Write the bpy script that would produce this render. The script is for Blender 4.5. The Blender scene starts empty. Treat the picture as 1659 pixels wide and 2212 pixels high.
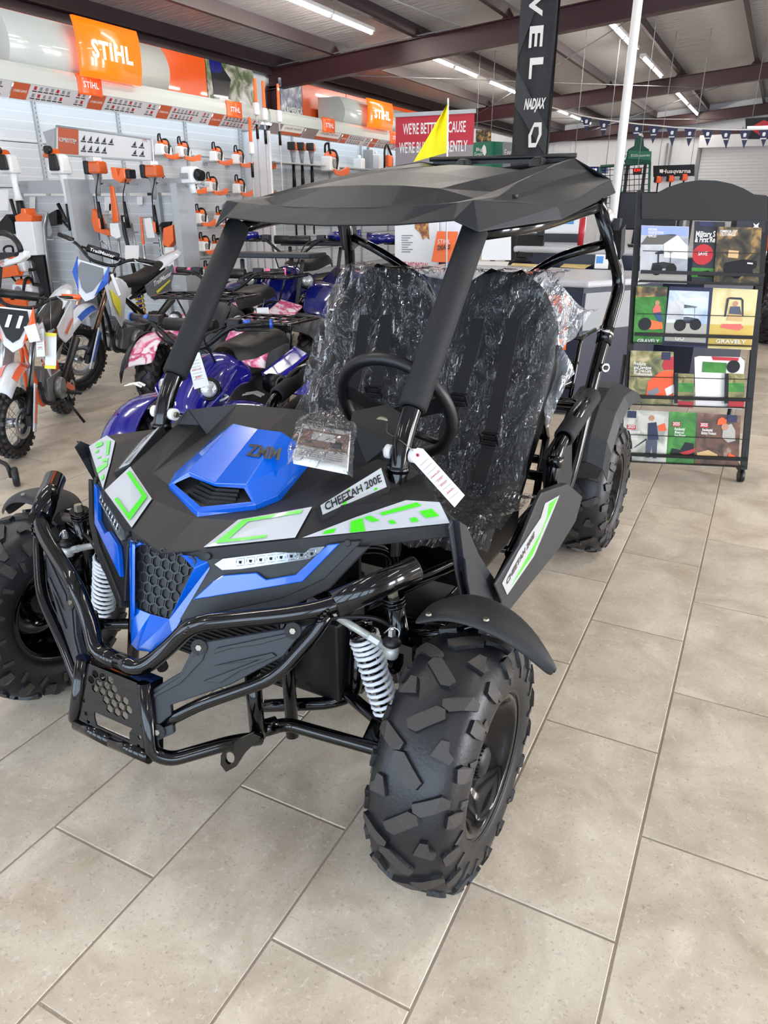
import bpy, bmesh, math, random
import numpy as np
from mathutils import Vector, Matrix, noise
random.seed(7)
PI = math.pi
col = bpy.context.scene.collection
SC = bpy.context.scene
# ------------------------------------------------------------ camera
FP, PITCH, ROLL, YAW = 1554.16, 0.405542, 0.001065, 0.470085
CO = np.array([0.030425, -1.064340, 1.356206])
def _rot():
    cp, sp = math.cos(PITCH), math.sin(PITCH)
    fw = np.array([0, cp, -sp]); r = np.array([1.0, 0, 0]); u = np.cross(r, fw)
    cr, sr = math.cos(ROLL), math.sin(ROLL)
    r2 = cr*r+sr*u; u2 = -sr*r+cr*u
    c, s = math.cos(YAW), math.sin(YAW); Z = np.array([[c, -s, 0], [s, c, 0], [0, 0, 1]])
    return Z@r2, Z@u2, Z@fw
CR, CU, CF = _rot()
cam = bpy.data.cameras.new('camera'); camo = bpy.data.objects.new('camera', cam); col.objects.link(camo)
cam.sensor_fit = 'HORIZONTAL'; cam.sensor_width = 36.0; cam.lens = 36.0*FP/1659.0
cam.clip_start = 0.02; cam.clip_end = 200
M = Matrix(((CR[0], CU[0], -CF[0], CO[0]), (CR[1], CU[1], -CF[1], CO[1]), (CR[2], CU[2], -CF[2], CO[2]), (0, 0, 0, 1)))
camo.matrix_world = M
SC.camera = camo
# ------------------------------------------------------------ world, light, exposure
SC.view_settings.view_transform = 'Standard'; SC.view_settings.look = 'None'
SC.view_settings.gamma = 1.0; SC.view_settings.use_curve_mapping = False
SC.view_settings.exposure = 0.14
w = bpy.data.worlds.new('world'); SC.world = w; w.use_nodes = True
w.node_tree.nodes['Background'].inputs[0].default_value = (0.75, 0.87, 1.0, 1)
w.node_tree.nodes['Background'].inputs[1].default_value = 1.0
def area(name, loc, rot, sx, sy, power, colr):
    l = bpy.data.lights.new(name, 'AREA'); l.shape = 'RECTANGLE'; l.size = sx; l.size_y = sy; l.energy = power; l.color = colr
    o = bpy.data.objects.new(name, l); col.objects.link(o); o.location = loc; o.rotation_euler = rot
    return o
# daylight entering through the shop-front windows behind and beside the photographer
for i, xx in enumerate((-6.2, -4.3, -2.4, -0.5, 1.4, 3.3)):
    area('shopfront_daylight', (xx, -4.35, 1.55), (PI/2, 0, 0), 1.55, 2.3, 66, (0.64, 0.81, 1.0))
for i, yy in enumerate((0.5, 3.2, 9.0)):
    area('side_daylight', (6.85, yy, 1.6), (0, PI/2, 0), 2.3, 1.9, 310, (0.93, 0.96, 1.0))
TUBE_STRENGTH = 98.0
# ------------------------------------------------------------ pixel rays to metric points
def ray(px, py): return CF+CR*(px-829.5)/FP-CU*(py-1106)/FP
def Wp(px, py, x=None, y=None, z=None):
    d = ray(px, py)
    i, c = [(i, c) for i, c in enumerate((x, y, z)) if c is not None][0]
    return Vector(CO+(c-CO[i])/d[i]*d)
BX0, BYAW = -1.035, math.radians(-1.5)
BF = np.array([math.sin(BYAW), -math.cos(BYAW), 0]); BL = np.array([math.cos(BYAW), math.sin(BYAW), 0]); BU = np.array([0, 0, 1.0])
BO = np.array([BX0, 0, 0])
OL = np.array([(CO-BO)@BF, (CO-BO)@BL, CO[2]])
def B(px, py, X=None, Y=None, Z=None):
    d = ray(px, py); dl = np.array([d@BF, d@BL, d[2]])
    i, c = [(i, c) for i, c in enumerate((X, Y, Z)) if c is not None][0]
    return Vector(OL+(c-OL[i])/dl[i]*dl)
def T(a, b):
    A = []; y = []
    for (px, py), s in ((a, -1), (b, 1)):
        d = ray(px, py); d = d/np.linalg.norm(d); dl = np.array([d@BF, s*(d@BL), d[2]])
        P = np.eye(3)-np.outer(dl, dl); ol = OL.copy(); ol[1] *= s
        A.append(P); y.append(P@ol)
    X = np.linalg.lstsq(np.concatenate(A), np.concatenate(y), rcond=None)[0]
    return Vector(X)
# ------------------------------------------------------------ materials
def srgb(h):
    if isinstance(h, str):
        h = h.lstrip('#'); c = [int(h[i:i+2], 16)/255 for i in (0, 2, 4)]
    else: c = h
    return tuple(((v/12.92) if v <= .04045 else ((v+.055)/1.055)**2.4) for v in c)+(1,)
def mat(name, c, rough=.5, metal=0., coat=0., bump=0., bscale=200., emit=0., var=0., vscale=5., trans=0., spec=.5, alpha=1.):
    m = bpy.data.materials.new(name); m.use_nodes = True; nt = m.node_tree; b = nt.nodes['Principled BSDF']
    c = srgb(c); b.inputs['Base Color'].default_value = c
    b.inputs['Roughness'].default_value = rough; b.inputs['Metallic'].default_value = metal
    b.inputs['Coat Weight'].default_value = coat; b.inputs['Coat Roughness'].default_value = .03
    b.inputs['Transmission Weight'].default_value = trans; b.inputs['Specular IOR Level'].default_value = spec
    b.inputs['Alpha'].default_value = alpha
    if emit: b.inputs['Emission Color'].default_value = c; b.inputs['Emission Strength'].default_value = emit
    tc = nt.nodes.new('ShaderNodeTexCoord')
    if bump:
        n = nt.nodes.new('ShaderNodeTexNoise'); n.inputs['Scale'].default_value = bscale; n.inputs['Detail'].default_value = 3
        bp = nt.nodes.new('ShaderNodeBump'); bp.inputs['Strength'].default_value = bump; bp.inputs['Distance'].default_value = .01
        nt.links.new(tc.outputs['Object'], n.inputs['Vector']); nt.links.new(n.outputs['Fac'], bp.inputs['Height']); nt.links.new(bp.outputs['Normal'], b.inputs['Normal'])
    # every surface gets at least a faint tonal unevenness
    n = nt.nodes.new('ShaderNodeTexNoise'); n.inputs['Scale'].default_value = vscale; n.inputs['Detail'].default_value = 4
    nt.links.new(tc.outputs['Object'], n.inputs['Vector'])
    mx = nt.nodes.new('ShaderNodeMix'); mx.data_type = 'RGBA'; v = max(var, .03)
    mx.inputs[6].default_value = tuple(x*(1-v) for x in c[:3])+(1,); mx.inputs[7].default_value = tuple(min(1, x*(1+v)) for x in c[:3])+(1,)
    nt.links.new(n.outputs['Fac'], mx.inputs[0]); nt.links.new(mx.outputs[2], b.inputs['Base Color'])
    return m
K = {}
def km(name, *a, **k):
    if name not in K: K[name] = mat(name, *a, **k)
    return K[name]
km('gloss_black', '#050507', .13, spec=.35, coat=.25)
km('satin_black', '#111113', .42, spec=.4, bump=.05, bscale=600)
km('body_black', '#222223', .5, spec=.35, bump=.06, bscale=900)
km('roof_black', '#1b1d20', .4, spec=.35, bump=.12, bscale=700)
km('guard_black', '#292c31', .45, spec=.4, bump=.05, bscale=700)
km('foam', '#191a1c', .7, spec=.35, bump=.08, bscale=300)
km('rubber', '#111216', .42, bump=.08, bscale=150, spec=.5)
km('lug', '#35312e', .6, bump=.1, bscale=200)
km('dark_hole', '#050505', .6)
km('blue', '#0457c4', .16, coat=.45)
km('white_plastic', '#e8e9ea', .35)
km('decal_silver', '#b6b9bd', .3, coat=.4)
km('decal_green', '#3ed30e', .25, coat=.6)
km('decal_dark', '#1b1c22', .3, coat=.4)
km('silver', '#b9bcbe', .28, metal=.9)
km('chrome', '#dddddd', .1, metal=1.)
km('zinc', '#8c897a', .35, metal=.9)
km('spring_white', '#f0f2f8', .35, coat=.3)
km('rod_silver', '#b4b6b2', .4, metal=.35)
km('belt', '#141416', .85, bump=.3, bscale=900)
km('vinyl', '#09090a', .5, spec=.3, bump=.05, bscale=80)
km('orange', '#e8641c', .38, coat=.3)
km('orange_glow', '#f1641a', .3, coat=.4)
km('clear_orange', '#c9561a', .2, coat=.6)
km('paper', '#e8e6e4', .7)
km('tag_red', '#d6495a', .7)
km('tag_line', '#8b8b90', .7)
km('yellow_cloth', '#f4e312', .75, bump=.1, bscale=40)
km('navy', '#20264a', .5)
km('shelf_grey', '#8f9397', .4)
km('shelf_light', '#a9adb0', .38)
km('maroon', '#3a1c20', .45)
km('purlin', '#37292c', .5)
km('white_wall', '#e3e6ec', .5)
km('pure_black', '#08080a', .4, spec=.4)
km('dark_grey', '#2c2e33', .5)
km('mid_grey', '#8b8d90', .45)
km('engine_alu', '#8d8f90', .35, metal=.7, bump=.2, bscale=60)
km('copper_fork', '#b98f74', .25, metal=.8)
km('purple_blue', '#17127c', .14, coat=.7)
km('deep_blue', '#141a6a', .15, coat=.7)
km('counter_top', '#b4b4b8', .35, var=.08, vscale=300)
km('counter_navy', '#171c30', .4)
km('green_dark', '#0f4a3a', .5)
km('green_egg', '#1e6b52', .5)
km('red', '#b3202b', .45)
km('red_banner', '#b32838', .6)
km('banner_grey', '#8c8488', .6)
km('pvc', '#d8d5d2', .4)
km('pink', '#e25a93', .3, coat=.5)
km('pink_light', '#f0c4d4', .3, coat=.5)
km('led', '#ff2010', .4, emit=3.)
km('yellow', '#e9df4b', .4)
km('ohlins_yellow', '#d0a030', .3, coat=.3)
# ------------------------------------------------------------ mesh builder
NOSPLIT = {'lettering', 'small_print', 'ruled_lines', 'caption_bars', 'pictograms', 'tile_field', 'honeycomb', 'upright_slots', 'red_writing', 'cover_band', 'wire_grid', 'grey_facets', 'emblem', 'cooling_fins', 'tread', 'name_decal', 'headlight', 'radiator', 'spokes', 'arrow_print', 'hub_cap', 'white_field'}
def loose_groups(v, f, tol=.004):
    # faces grouped into separate solid pieces (shared or touching bounding boxes count as one piece)
    par = list(range(len(v)))
    def fd(a):
        while par[a] != a: par[a] = par[par[a]]; a = par[a]
        return a
    for q in f:
        r = fd(q[0])
        for i in q[1:]: par[fd(i)] = r
    comp = {}
    for k, q in enumerate(f): comp.setdefault(fd(q[0]), []).append(k)
    gs = []
    for fs in comp.values():
        p = [v[i] for k in fs for i in f[k]]; gs.append([fs, [min(c[a] for c in p)-tol for a in range(3)], [max(c[a] for c in p)+tol for a in range(3)]])
    if len(gs) > 150: return [[k for k in range(len(f))]]
    ch = True
    while ch:
        ch = False
        for i in range(len(gs)):
            for j in range(i+1, len(gs)):
                if all(gs[i][1][a] < gs[j][2][a] and gs[j][1][a] < gs[i][2][a] for a in range(3)):
                    a_, b_ = gs[i], gs[j]; gs[i] = [a_[0]+b_[0], [min(x, y) for x, y in zip(a_[1], b_[1])], [max(x, y) for x, y in zip(a_[2], b_[2])]]; del gs[j]; ch = True; break
            if ch: break
    return [sorted(g[0]) for g in gs]
def frame_of(d):
    d = d.normalized(); a = Vector((0, 0, 1)) if abs(d.z) < .9 else Vector((1, 0, 0))
    u = d.cross(a).normalized(); return u, d.cross(u).normalized()
class MB:
    def __init__(s): s.v = []; s.f = []; s.mi = []; s.sm = []; s.k = 0
    def add(s, vs, fs, smooth=False):
        o = len(s.v); s.v += [tuple(v) for v in vs]
        for f in fs: s.f.append(tuple(o+i for i in f)); s.mi.append(s.k); s.sm.append(smooth)
        return s
    def m(s, k): s.k = k; return s
    def box(s, c, d, R=None, taper=1.):
        c = Vector(c); h = Vector(d)/2; vs = []
        for z in (-1, 1):
            t = taper if z > 0 else 1.
            for x, y in ((-1, -1), (1, -1), (1, 1), (-1, 1)):
                p = Vector((x*h.x*t, y*h.y*t, z*h.z))
                if R is not None: p = R@p
                vs.append(c+p)
        return s.add(vs, [(0, 3, 2, 1), (4, 5, 6, 7), (0, 1, 5, 4), (1, 2, 6, 5), (2, 3, 7, 6), (3, 0, 4, 7)])
    def bar(s, a, b, w, h=None, up=None):
        a, b = Vector(a), Vector(b); h = h or w; d = (b-a).normalized()
        if up is None: u, v = frame_of(d)
        else: u = d.cross(Vector(up)).normalized(); v = u.cross(d)
        vs = []
        for p in (a, b):
            for x, y in ((-1, -1), (1, -1), (1, 1), (-1, 1)): vs.append(p+u*x*w/2+v*y*h/2)
        return s.add(vs, [(0, 1, 2, 3), (7, 6, 5, 4), (0, 4, 5, 1), (1, 5, 6, 2), (2, 6, 7, 3), (3, 7, 4, 0)])
    def tube(s, pts, r, n=12, bend=.05, cap=True, smooth=True, rs=None):
        pts = [Vector(p) for p in pts]
        if rs is None: rs = [r]*len(pts)
        P = [pts[0]]; Rr = [rs[0]]
        for i in range(1, len(pts)-1):
            a, b, c = pts[i-1], pts[i], pts[i+1]; l1 = (a-b).length; l2 = (c-b).length
            if l1 < 1e-6 or l2 < 1e-6: continue
            k = min(bend, l1*.45, l2*.45)
            if bend <= 0: P.append(b); Rr.append(rs[i]); continue
            p0 = b+(a-b)/l1*k; p2 = b+(c-b)/l2*k
            for t in (0, .25, .5, .75, 1): P.append((1-t)**2*p0+2*t*(1-t)*b+t*t*p2); Rr.append(rs[i])
        P.append(pts[-1]); Rr.append(rs[-1])
        u = None; rings = []
        for i, p in enumerate(P):
            d = (P[min(i+1, len(P)-1)]-P[max(i-1, 0)]).normalized()
            if u is None: u, _ = frame_of(d)
            u = (u-d*u.dot(d)).normalized(); v = d.cross(u)
            rings.append([p+(u*math.cos(2*PI*j/n)+v*math.sin(2*PI*j/n))*Rr[i] for j in range(n)])
        vs = [q for ring in rings for q in ring]; fs = []
        for i in range(len(P)-1):
            for j in range(n):
                k = (j+1) % n; fs.append((i*n+j, i*n+k, (i+1)*n+k, (i+1)*n+j))
        s.add(vs, fs, smooth)
        if cap:
            o = len(s.v)-len(vs)
            s.f.append(tuple(o+j for j in reversed(range(n)))); s.mi.append(s.k); s.sm.append(False)
            s.f.append(tuple(o+(len(P)-1)*n+j for j in range(n))); s.mi.append(s.k); s.sm.append(False)
        return s
    def lathe(s, prof, c=(0, 0, 0), axis=(0, 0, 1), n=24, smooth=True, close=False):
        # prof: list of (radius, along axis)
        c = Vector(c); d = Vector(axis).normalized(); u, v = frame_of(d); vs = []; fs = []
        m = len(prof)
        for r, h in prof:
            for j in range(n): a = 2*PI*j/n; vs.append(c+d*h+(u*math.cos(a)+v*math.sin(a))*r)
        rng = range(m) if close else range(m-1)
        for i in rng:
            i2 = (i+1) % m
            for j in range(n):
                k = (j+1) % n; fs.append((i*n+j, i*n+k, i2*n+k, i2*n+j))
        return s.add(vs, fs, smooth)
    def cyl(s, a, b, r, r2=None, n=16, smooth=True):
        a, b = Vector(a), Vector(b); r2 = r if r2 is None else r2; L = (b-a).length
        s.lathe([(r, 0), (r2, L)], a, b-a, n, smooth); s.lathe([(1e-5, 0), (r, 0)], a, b-a, n, False); s.lathe([(r2, L), (1e-5, L)], a, b-a, n, False)
        return s
    def prism(s, poly, nrm, th, both=False):
        # polygon of 3-D points pushed along nrm by th
        poly = [Vector(p) for p in poly]; nrm = Vector(nrm).normalized()*th; n = len(poly)
        lo = [p-nrm*.5 for p in poly] if both else poly; hi = [p+nrm*(.5 if both else 1) for p in poly]
        return s.add(lo+hi, [tuple(reversed(range(n))), tuple(range(n, 2*n))]+[(i, (i+1) % n, n+(i+1) % n, n+i) for i in range(n)])
    def sphere(s, c, r, n=14, m=8, sc=(1, 1, 1), R=None):
        c = Vector(c); vs = []; fs = []
        for i in range(m+1):
            t = PI*i/m
            for j in range(n):
                a = 2*PI*j/n; p = Vector((math.sin(t)*math.cos(a)*r*sc[0], math.sin(t)*math.sin(a)*r*sc[1], math.cos(t)*r*sc[2]))
                if R is not None: p = R@p
                vs.append(c+p)
        for i in range(m):
            for j in range(n): k = (j+1) % n; fs.append((i*n+j, (i+1)*n+j, (i+1)*n+k, i*n+k))
        return s.add(vs, fs, True)
    def grid(s, rows, smooth=True, closed=False):
        m = len(rows); n = len(rows[0]); fs = []
        for i in range(m-1):
            for j in range(n if closed else n-1):
                k = (j+1) % n; fs.append((i*n+j, i*n+k, (i+1)*n+k, (i+1)*n+j))
        return s.add([p for r in rows for p in r], fs, smooth)
    def mirror(s):
        n = len(s.v); s.v += [(x, -y, z) for x, y, z in s.v]
        s.f += [tuple(n+i for i in reversed(f)) for f in s.f]; s.mi += s.mi; s.sm += s.sm
        return s
    def mesh(s, name, mats):
        me = bpy.data.meshes.new(name); me.from_pydata(s.v, [], s.f)
        if not isinstance(mats, (list, tuple)): mats = [mats]
        for m_ in mats: me.materials.append(K[m_] if isinstance(m_, str) else m_)
        me.polygons.foreach_set('material_index', s.mi); me.polygons.foreach_set('use_smooth', s.sm); me.update()
        return me
    def build(s, name, mats, parent=None, bevel=0., fix=True, solid=0., sub=0):
        me = s.mesh(name, mats)
        if parent is not None and name not in NOSPLIT:
            gs = loose_groups(s.v, s.f)
            if 1 < len(gs) <= 60:
                first = None
                for g in gs:
                    idx = sorted({i for fi in g for i in s.f[fi]}); mp = {a: b for b, a in enumerate(idx)}; q = MB(); q.v = [s.v[i] for i in idx]
                    q.f = [tuple(mp[i] for i in s.f[fi]) for fi in g]; q.mi = [s.mi[fi] for fi in g]; q.sm = [s.sm[fi] for fi in g]
                    o = q._obj(name, mats, parent, bevel, fix, solid, sub); first = first or o
                bpy.data.meshes.remove(me); return first
        bpy.data.meshes.remove(me)
        o = s._obj(name, mats, parent, bevel, fix, solid, sub)
        if name in ('caption_bars', 'pictograms', 'ruled_lines', 'small_print'): o['kind'] = 'stuff'
        return o
    def _obj(s, name, mats, parent, bevel, fix, solid, sub):
        me = s.mesh(name, mats)
        if fix:
            bm = bmesh.new(); bm.from_mesh(me); bmesh.ops.remove_doubles(bm, verts=bm.verts, dist=2e-5); bmesh.ops.recalc_face_normals(bm, faces=bm.faces); bm.to_mesh(me); bm.free()
        o = bpy.data.objects.new(name, me); col.objects.link(o)
        if parent: o.parent = parent
        if solid: md = o.modifiers.new('solid', 'SOLIDIFY'); md.thickness = solid; md.offset = -1
        if bevel:
            md = o.modifiers.new('bevel', 'BEVEL'); md.width = bevel; md.segments = 2; md.limit_method = 'ANGLE'; md.angle_limit = .5
        if sub: md = o.modifiers.new('sub', 'SUBSURF'); md.levels = sub; md.render_levels = sub
        return o
def tag(o, label=None, cat=None, group=None, kind=None):
    if label: o['label'] = label
    if cat: o['category'] = cat
    if group: o['group'] = group
    if kind: o['kind'] = kind
    return o
def thing(name, label, cat, loc=(0, 0, 0), rz=0., group=None, M4=None):
    rz = rz or 0.
    o = bpy.data.objects.new(name, None); col.objects.link(o); o.empty_display_size = .1
    if M4 is not None: o.matrix_world = M4
    else: o.location = loc; o.rotation_euler = (0, 0, rz)
    return tag(o, label, cat, group)
def kids(o): return [c for c in o.children]
def dup(o, parent=None, label=None, group=None, loc=None, rz=None):
    c = o.copy(); col.objects.link(c)
    if parent is not None: c.parent = parent
    if label: c['label'] = label
    if group: c['group'] = group
    if loc is not None: c.location = loc
    if rz is not None: c.rotation_euler = (0, 0, rz)
    for ch in o.children: dup(ch, c)
    return c
_tc = {}
def text_mesh(s, size=1., ext=.001, bold=0., shear=0., align='CENTER', spacing=1.):
    key = (s, ext, bold, shear, align, spacing)
    if key not in _tc:
        cu = bpy.data.curves.new('t', 'FONT'); cu.body = s; cu.size = 1.; cu.extrude = 0; cu.offset = bold; cu.shear = shear
        cu.align_x = align; cu.align_y = 'CENTER'; cu.space_character = spacing; cu.resolution_u = 2
        ob = bpy.data.objects.new('t', cu); col.objects.link(ob)
        dg = bpy.context.evaluated_depsgraph_get(); me = bpy.data.meshes.new_from_object(ob.evaluated_get(dg))
        bpy.data.objects.remove(ob); _tc[key] = ([tuple(v.co) for v in me.vertices], [tuple(p.vertices) for p in me.polygons])
        bpy.data.meshes.remove(me)
    return _tc[key]
def put_text(mb, s, org, ux, uy, size, off=.0008, wfit=None, **kw):
    # flat lettering: org = centre, ux = reading direction, uy = up
    vs, fs = text_mesh(s, **kw); ux = Vector(ux).normalized(); uy = Vector(uy).normalized(); n = ux.cross(uy).normalized(); org = Vector(org)
    sx = size
    if wfit:
        xs = [v[0] for v in vs]; W = max(xs)-min(xs); sx = wfit/W if W else size
    cx = 0
    return mb.add([org+ux*(v[0]-cx)*sx+uy*v[1]*size+n*off for v in vs], fs)
def rotz(a): return Matrix.Rotation(a, 3, 'Z')
# ============================================================ SETTING
def node_floor():
    m = bpy.data.materials.new('travertine_tile'); m.use_nodes = True; nt = m.node_tree; b = nt.nodes['Principled BSDF']; L = nt.links
    N = nt.nodes.new
    geo = N('ShaderNodeNewGeometry'); oi = N('ShaderNodeObjectInfo')
    rnd = N('ShaderNodeMath'); rnd.operation = 'ADD'; L.new(oi.outputs['Random'], rnd.inputs[0]); L.new(geo.outputs['Random Per Island'], rnd.inputs[1])
    fr = N('ShaderNodeMath'); fr.operation = 'FRACT'; L.new(rnd.outputs[0], fr.inputs[0])
    off = N('ShaderNodeCombineXYZ'); mu = N('ShaderNodeMath'); mu.operation = 'MULTIPLY'; mu.inputs[1].default_value = 37.; L.new(fr.outputs[0], mu.inputs[0]); L.new(mu.outputs[0], off.inputs[2])
    ad = N('ShaderNodeVectorMath'); ad.operation = 'ADD'; L.new(geo.outputs['Position'], ad.inputs[0]); L.new(off.outputs[0], ad.inputs[1])
    def noise_(s, d, r, dist=0.):
        n = N('ShaderNodeTexNoise'); n.inputs['Scale'].default_value = s; n.inputs['Detail'].default_value = d; n.inputs['Roughness'].default_value = r; n.inputs['Distortion'].default_value = dist
        L.new(ad.outputs[0], n.inputs['Vector']); return n
    n1 = noise_(5., 5, .62, .6); n2 = noise_(55., 7, .8, .8); n3 = noise_(120., 4, .7, .5)
    cr = N('ShaderNodeValToRGB'); e = cr.color_ramp.elements
    e[0].position = .3; e[0].color = srgb('#ab9c88'); e[1].position = .72; e[1].color = srgb('#d9cdb9')
    x = cr.color_ramp.elements.new(.5); x.color = srgb('#c3b5a2')
    L.new(n1.outputs['Fac'], cr.inputs[0])
    cr2 = N('ShaderNodeValToRGB'); e = cr2.color_ramp.elements; e[0].position = .55; e[0].color = (0, 0, 0, 1); e[1].position = .72; e[1].color = (1, 1, 1, 1)
    L.new(n2.outputs['Fac'], cr2.inputs[0])
    mx = N('ShaderNodeMix'); mx.data_type = 'RGBA'; mx.inputs[7].default_value = srgb('#ebe4d6'); L.new(cr.outputs[0], mx.inputs[6])
    m5 = N('ShaderNodeMath'); m5.operation = 'MULTIPLY'; m5.inputs[1].default_value = .7; L.new(cr2.outputs[0], m5.inputs[0]); L.new(m5.outputs[0], mx.inputs[0])
    cr3 = N('ShaderNodeValToRGB'); e = cr3.color_ramp.elements; e[0].position = .27; e[0].color = (1, 1, 1, 1); e[1].position = .43; e[1].color = (0, 0, 0, 1)
    L.new(n3.outputs['Fac'], cr3.inputs[0])
    mx2 = N('ShaderNodeMix'); mx2.data_type = 'RGBA'; mx2.inputs[7].default_value = srgb('#857767'); L.new(mx.outputs[2], mx2.inputs[6])
    m6 = N('ShaderNodeMath'); m6.operation = 'MULTIPLY'; m6.inputs[1].default_value = .75; L.new(cr3.outputs[0], m6.inputs[0]); L.new(m6.outputs[0], mx2.inputs[0])
    hs = N('ShaderNodeHueSaturation'); mr = N('ShaderNodeMapRange'); mr.inputs[3].default_value = .9; mr.inputs[4].default_value = 1.07
    L.new(fr.outputs[0], mr.inputs[0]); L.new(mr.outputs[0], hs.inputs['Value']); L.new(mx2.outputs[2], hs.inputs['Color']); L.new(hs.outputs[0], b.inputs['Base Color'])
    b.inputs['Roughness'].default_value = .36; b.inputs['Specular IOR Level'].default_value = .45
    bp = N('ShaderNodeBump'); bp.inputs['Strength'].default_value = .22; bp.inputs['Distance'].default_value = .004; L.new(n2.outputs['Fac'], bp.inputs['Height']); L.new(bp.outputs[0], b.inputs['Normal'])
    return m
K['tile'] = node_floor()
K['grout'] = mat('grout', '#a39484', .8, var=.12, vscale=6, bump=.3, bscale=200)
XL, XR, YF, YB, XRIDGE = -8.75, 7.1, -4.5, 27.25, -0.7
fl = MB().box(((XL+XR)/2, (YF+YB)/2, -.053), (XR-XL, YB-YF, .1)).build('floor', 'grout'); tag(fl, kind='structure')
TW, TL, G = .31, .60355, .0055
def tile_mesh():
    mb = MB(); w, l, c = (TW-G)/2, (TL-G)/2, .0015
    mb.add([(-w, -l, -.006), (w, -l, -.006), (w, l, -.006), (-w, l, -.006), (-w, -l, -c), (w, -l, -c), (w, l, -c), (-w, l, -c), (-w+c, -l+c, 0), (w-c, -l+c, 0), (w-c, l-c, 0), (-w+c, l-c, 0)],
           [(0, 1, 5, 4), (1, 2, 6, 5), (2, 3, 7, 6), (3, 0, 4, 7), (4, 5, 9, 8), (5, 6, 10, 9), (6, 7, 11, 10), (7, 4, 8, 11), (8, 9, 10, 11)])
    return mb
tm = tile_mesh(); tme = tm.mesh('tile', 'tile'); rest = MB(); cand = []
for r in range(-23, 29):
    xc = -(r-.5)*TW
    if not (XL+.16 < xc < XR-.16): continue
    o0 = .319 if r % 2 == 0 else .0205
    for k in range(-9, 45):
        yc = o0+(k+.5)*TL
        if not (YF+.3 < yc < YB-.3): continue
        d = np.array([xc, yc, 0])-CO; z = d@CF; u = 829.5+FP*(d@CR)/z if z > .3 else -9e9; v = 1106-FP*(d@CU)/z if z > .3 else 0
        vis = z > .3 and -150 < u < 1800 and v < 2450
        cand.append((z if vis else 999, xc, yc))
cand.sort()
for i, (z, xc, yc) in enumerate(cand):
    if i < 290 and z < 900:
        o = bpy.data.objects.new('tile', tme); col.objects.link(o); o.parent = fl; o.location = (xc, yc, random.uniform(-.0004, .0004))
    else: rest.add([(x+xc, y+yc, zz) for x, y, zz in tm.v], tm.f)
o = rest.build('tile_field', 'tile', fl, fix=False); tag(o, kind='stuff')
def wallbox(name, a, b, m):
    o = MB().box([(a[i]+b[i])/2 for i in range(3)], [abs(b[i]-a[i]) for i in range(3)]).build(name, m); return tag(o, kind='structure')
def sheet_mat(name, c, rough, horiz):
    m = mat(name, c, rough, spec=.4); nt = m.node_tree; L = nt.links; b = nt.nodes['Principled BSDF']
    geo = nt.nodes.new('ShaderNodeNewGeometry'); mp = nt.nodes.new('ShaderNodeMapping'); L.new(geo.outputs['Position'], mp.inputs['Vector'])
    mp.inputs['Scale'].default_value = (.9, 9, 1) if horiz else (1, 6, .4)
    n = nt.nodes.new('ShaderNodeTexNoise'); n.inputs['Scale'].default_value = 1.6; n.inputs['Detail'].default_value = 5; n.inputs['Distortion'].default_value = .8
    L.new(mp.outputs[0], n.inputs['Vector']); bp = nt.nodes.new('ShaderNodeBump'); bp.inputs['Strength'].default_value = .9; bp.inputs['Distance'].default_value = .07
    L.new(n.outputs['Fac'], bp.inputs['Height']); L.new(bp.outputs[0], b.inputs['Normal']); return m
K['insulation'] = sheet_mat('insulation', '#c6c4c6', .3, True)
def zdeck(x): return 3.76+.086*((x if x < XRIDGE else 2*XRIDGE-x)+8.5)
mb = MB()
for xa, xb in ((XL, XRIDGE), (XRIDGE, XR+.3)):
    mb.add([(xa, YF-.2, zdeck(xa)), (xb, YF-.2, zdeck(xb)), (xb, YB+.2, zdeck(xb)), (xa, YB+.2, zdeck(xa)), (xa, YF-.2, zdeck(xa)+.08), (xb, YF-.2, zdeck(xb)+.08), (xb, YB+.2, zdeck(xb)+.08), (xa, YB+.2, zdeck(xa)+.08)],
           [(0, 1, 2, 3), (4, 7, 6, 5), (0, 4, 5, 1), (3, 2, 6, 7), (0, 3, 7, 4), (1, 5, 6, 2)])
tag(mb.build('ceiling', 'insulation', fix=False), kind='structure')
wallbox('wall_left', (XL-.15, YF, -.1), (XL, YB, 3.8), 'white_wall')
wallbox('wall_right', (XR, YF, -.1), (XR+.15, YB, 3.8), 'white_wall')
wallbox('wall_back', (XL, YB, -.1), (XR, YB+.15, 4.4), 'white_wall')
wallbox('wall_front', (XL, YF-.15, -.1), (XR, YF, 4.4), 'white_wall')
# window frames of the shop front (the area lamps stand in their openings)
for i, xx in enumerate((-6.2, -4.3, -2.4, -0.5, 1.4, 3.3)):
    f = MB()
    for sx in (-1, 1): f.box((xx+sx*.83, YF+.06, 1.55), (.06, .1, 2.5))
    for z in (.33, 1.62, 2.77): f.box((xx, YF+.06, z), (1.6, .1, .06))
    tag(f.build('window_%d' % (i+1), 'dark_grey'), kind='structure')
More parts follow.
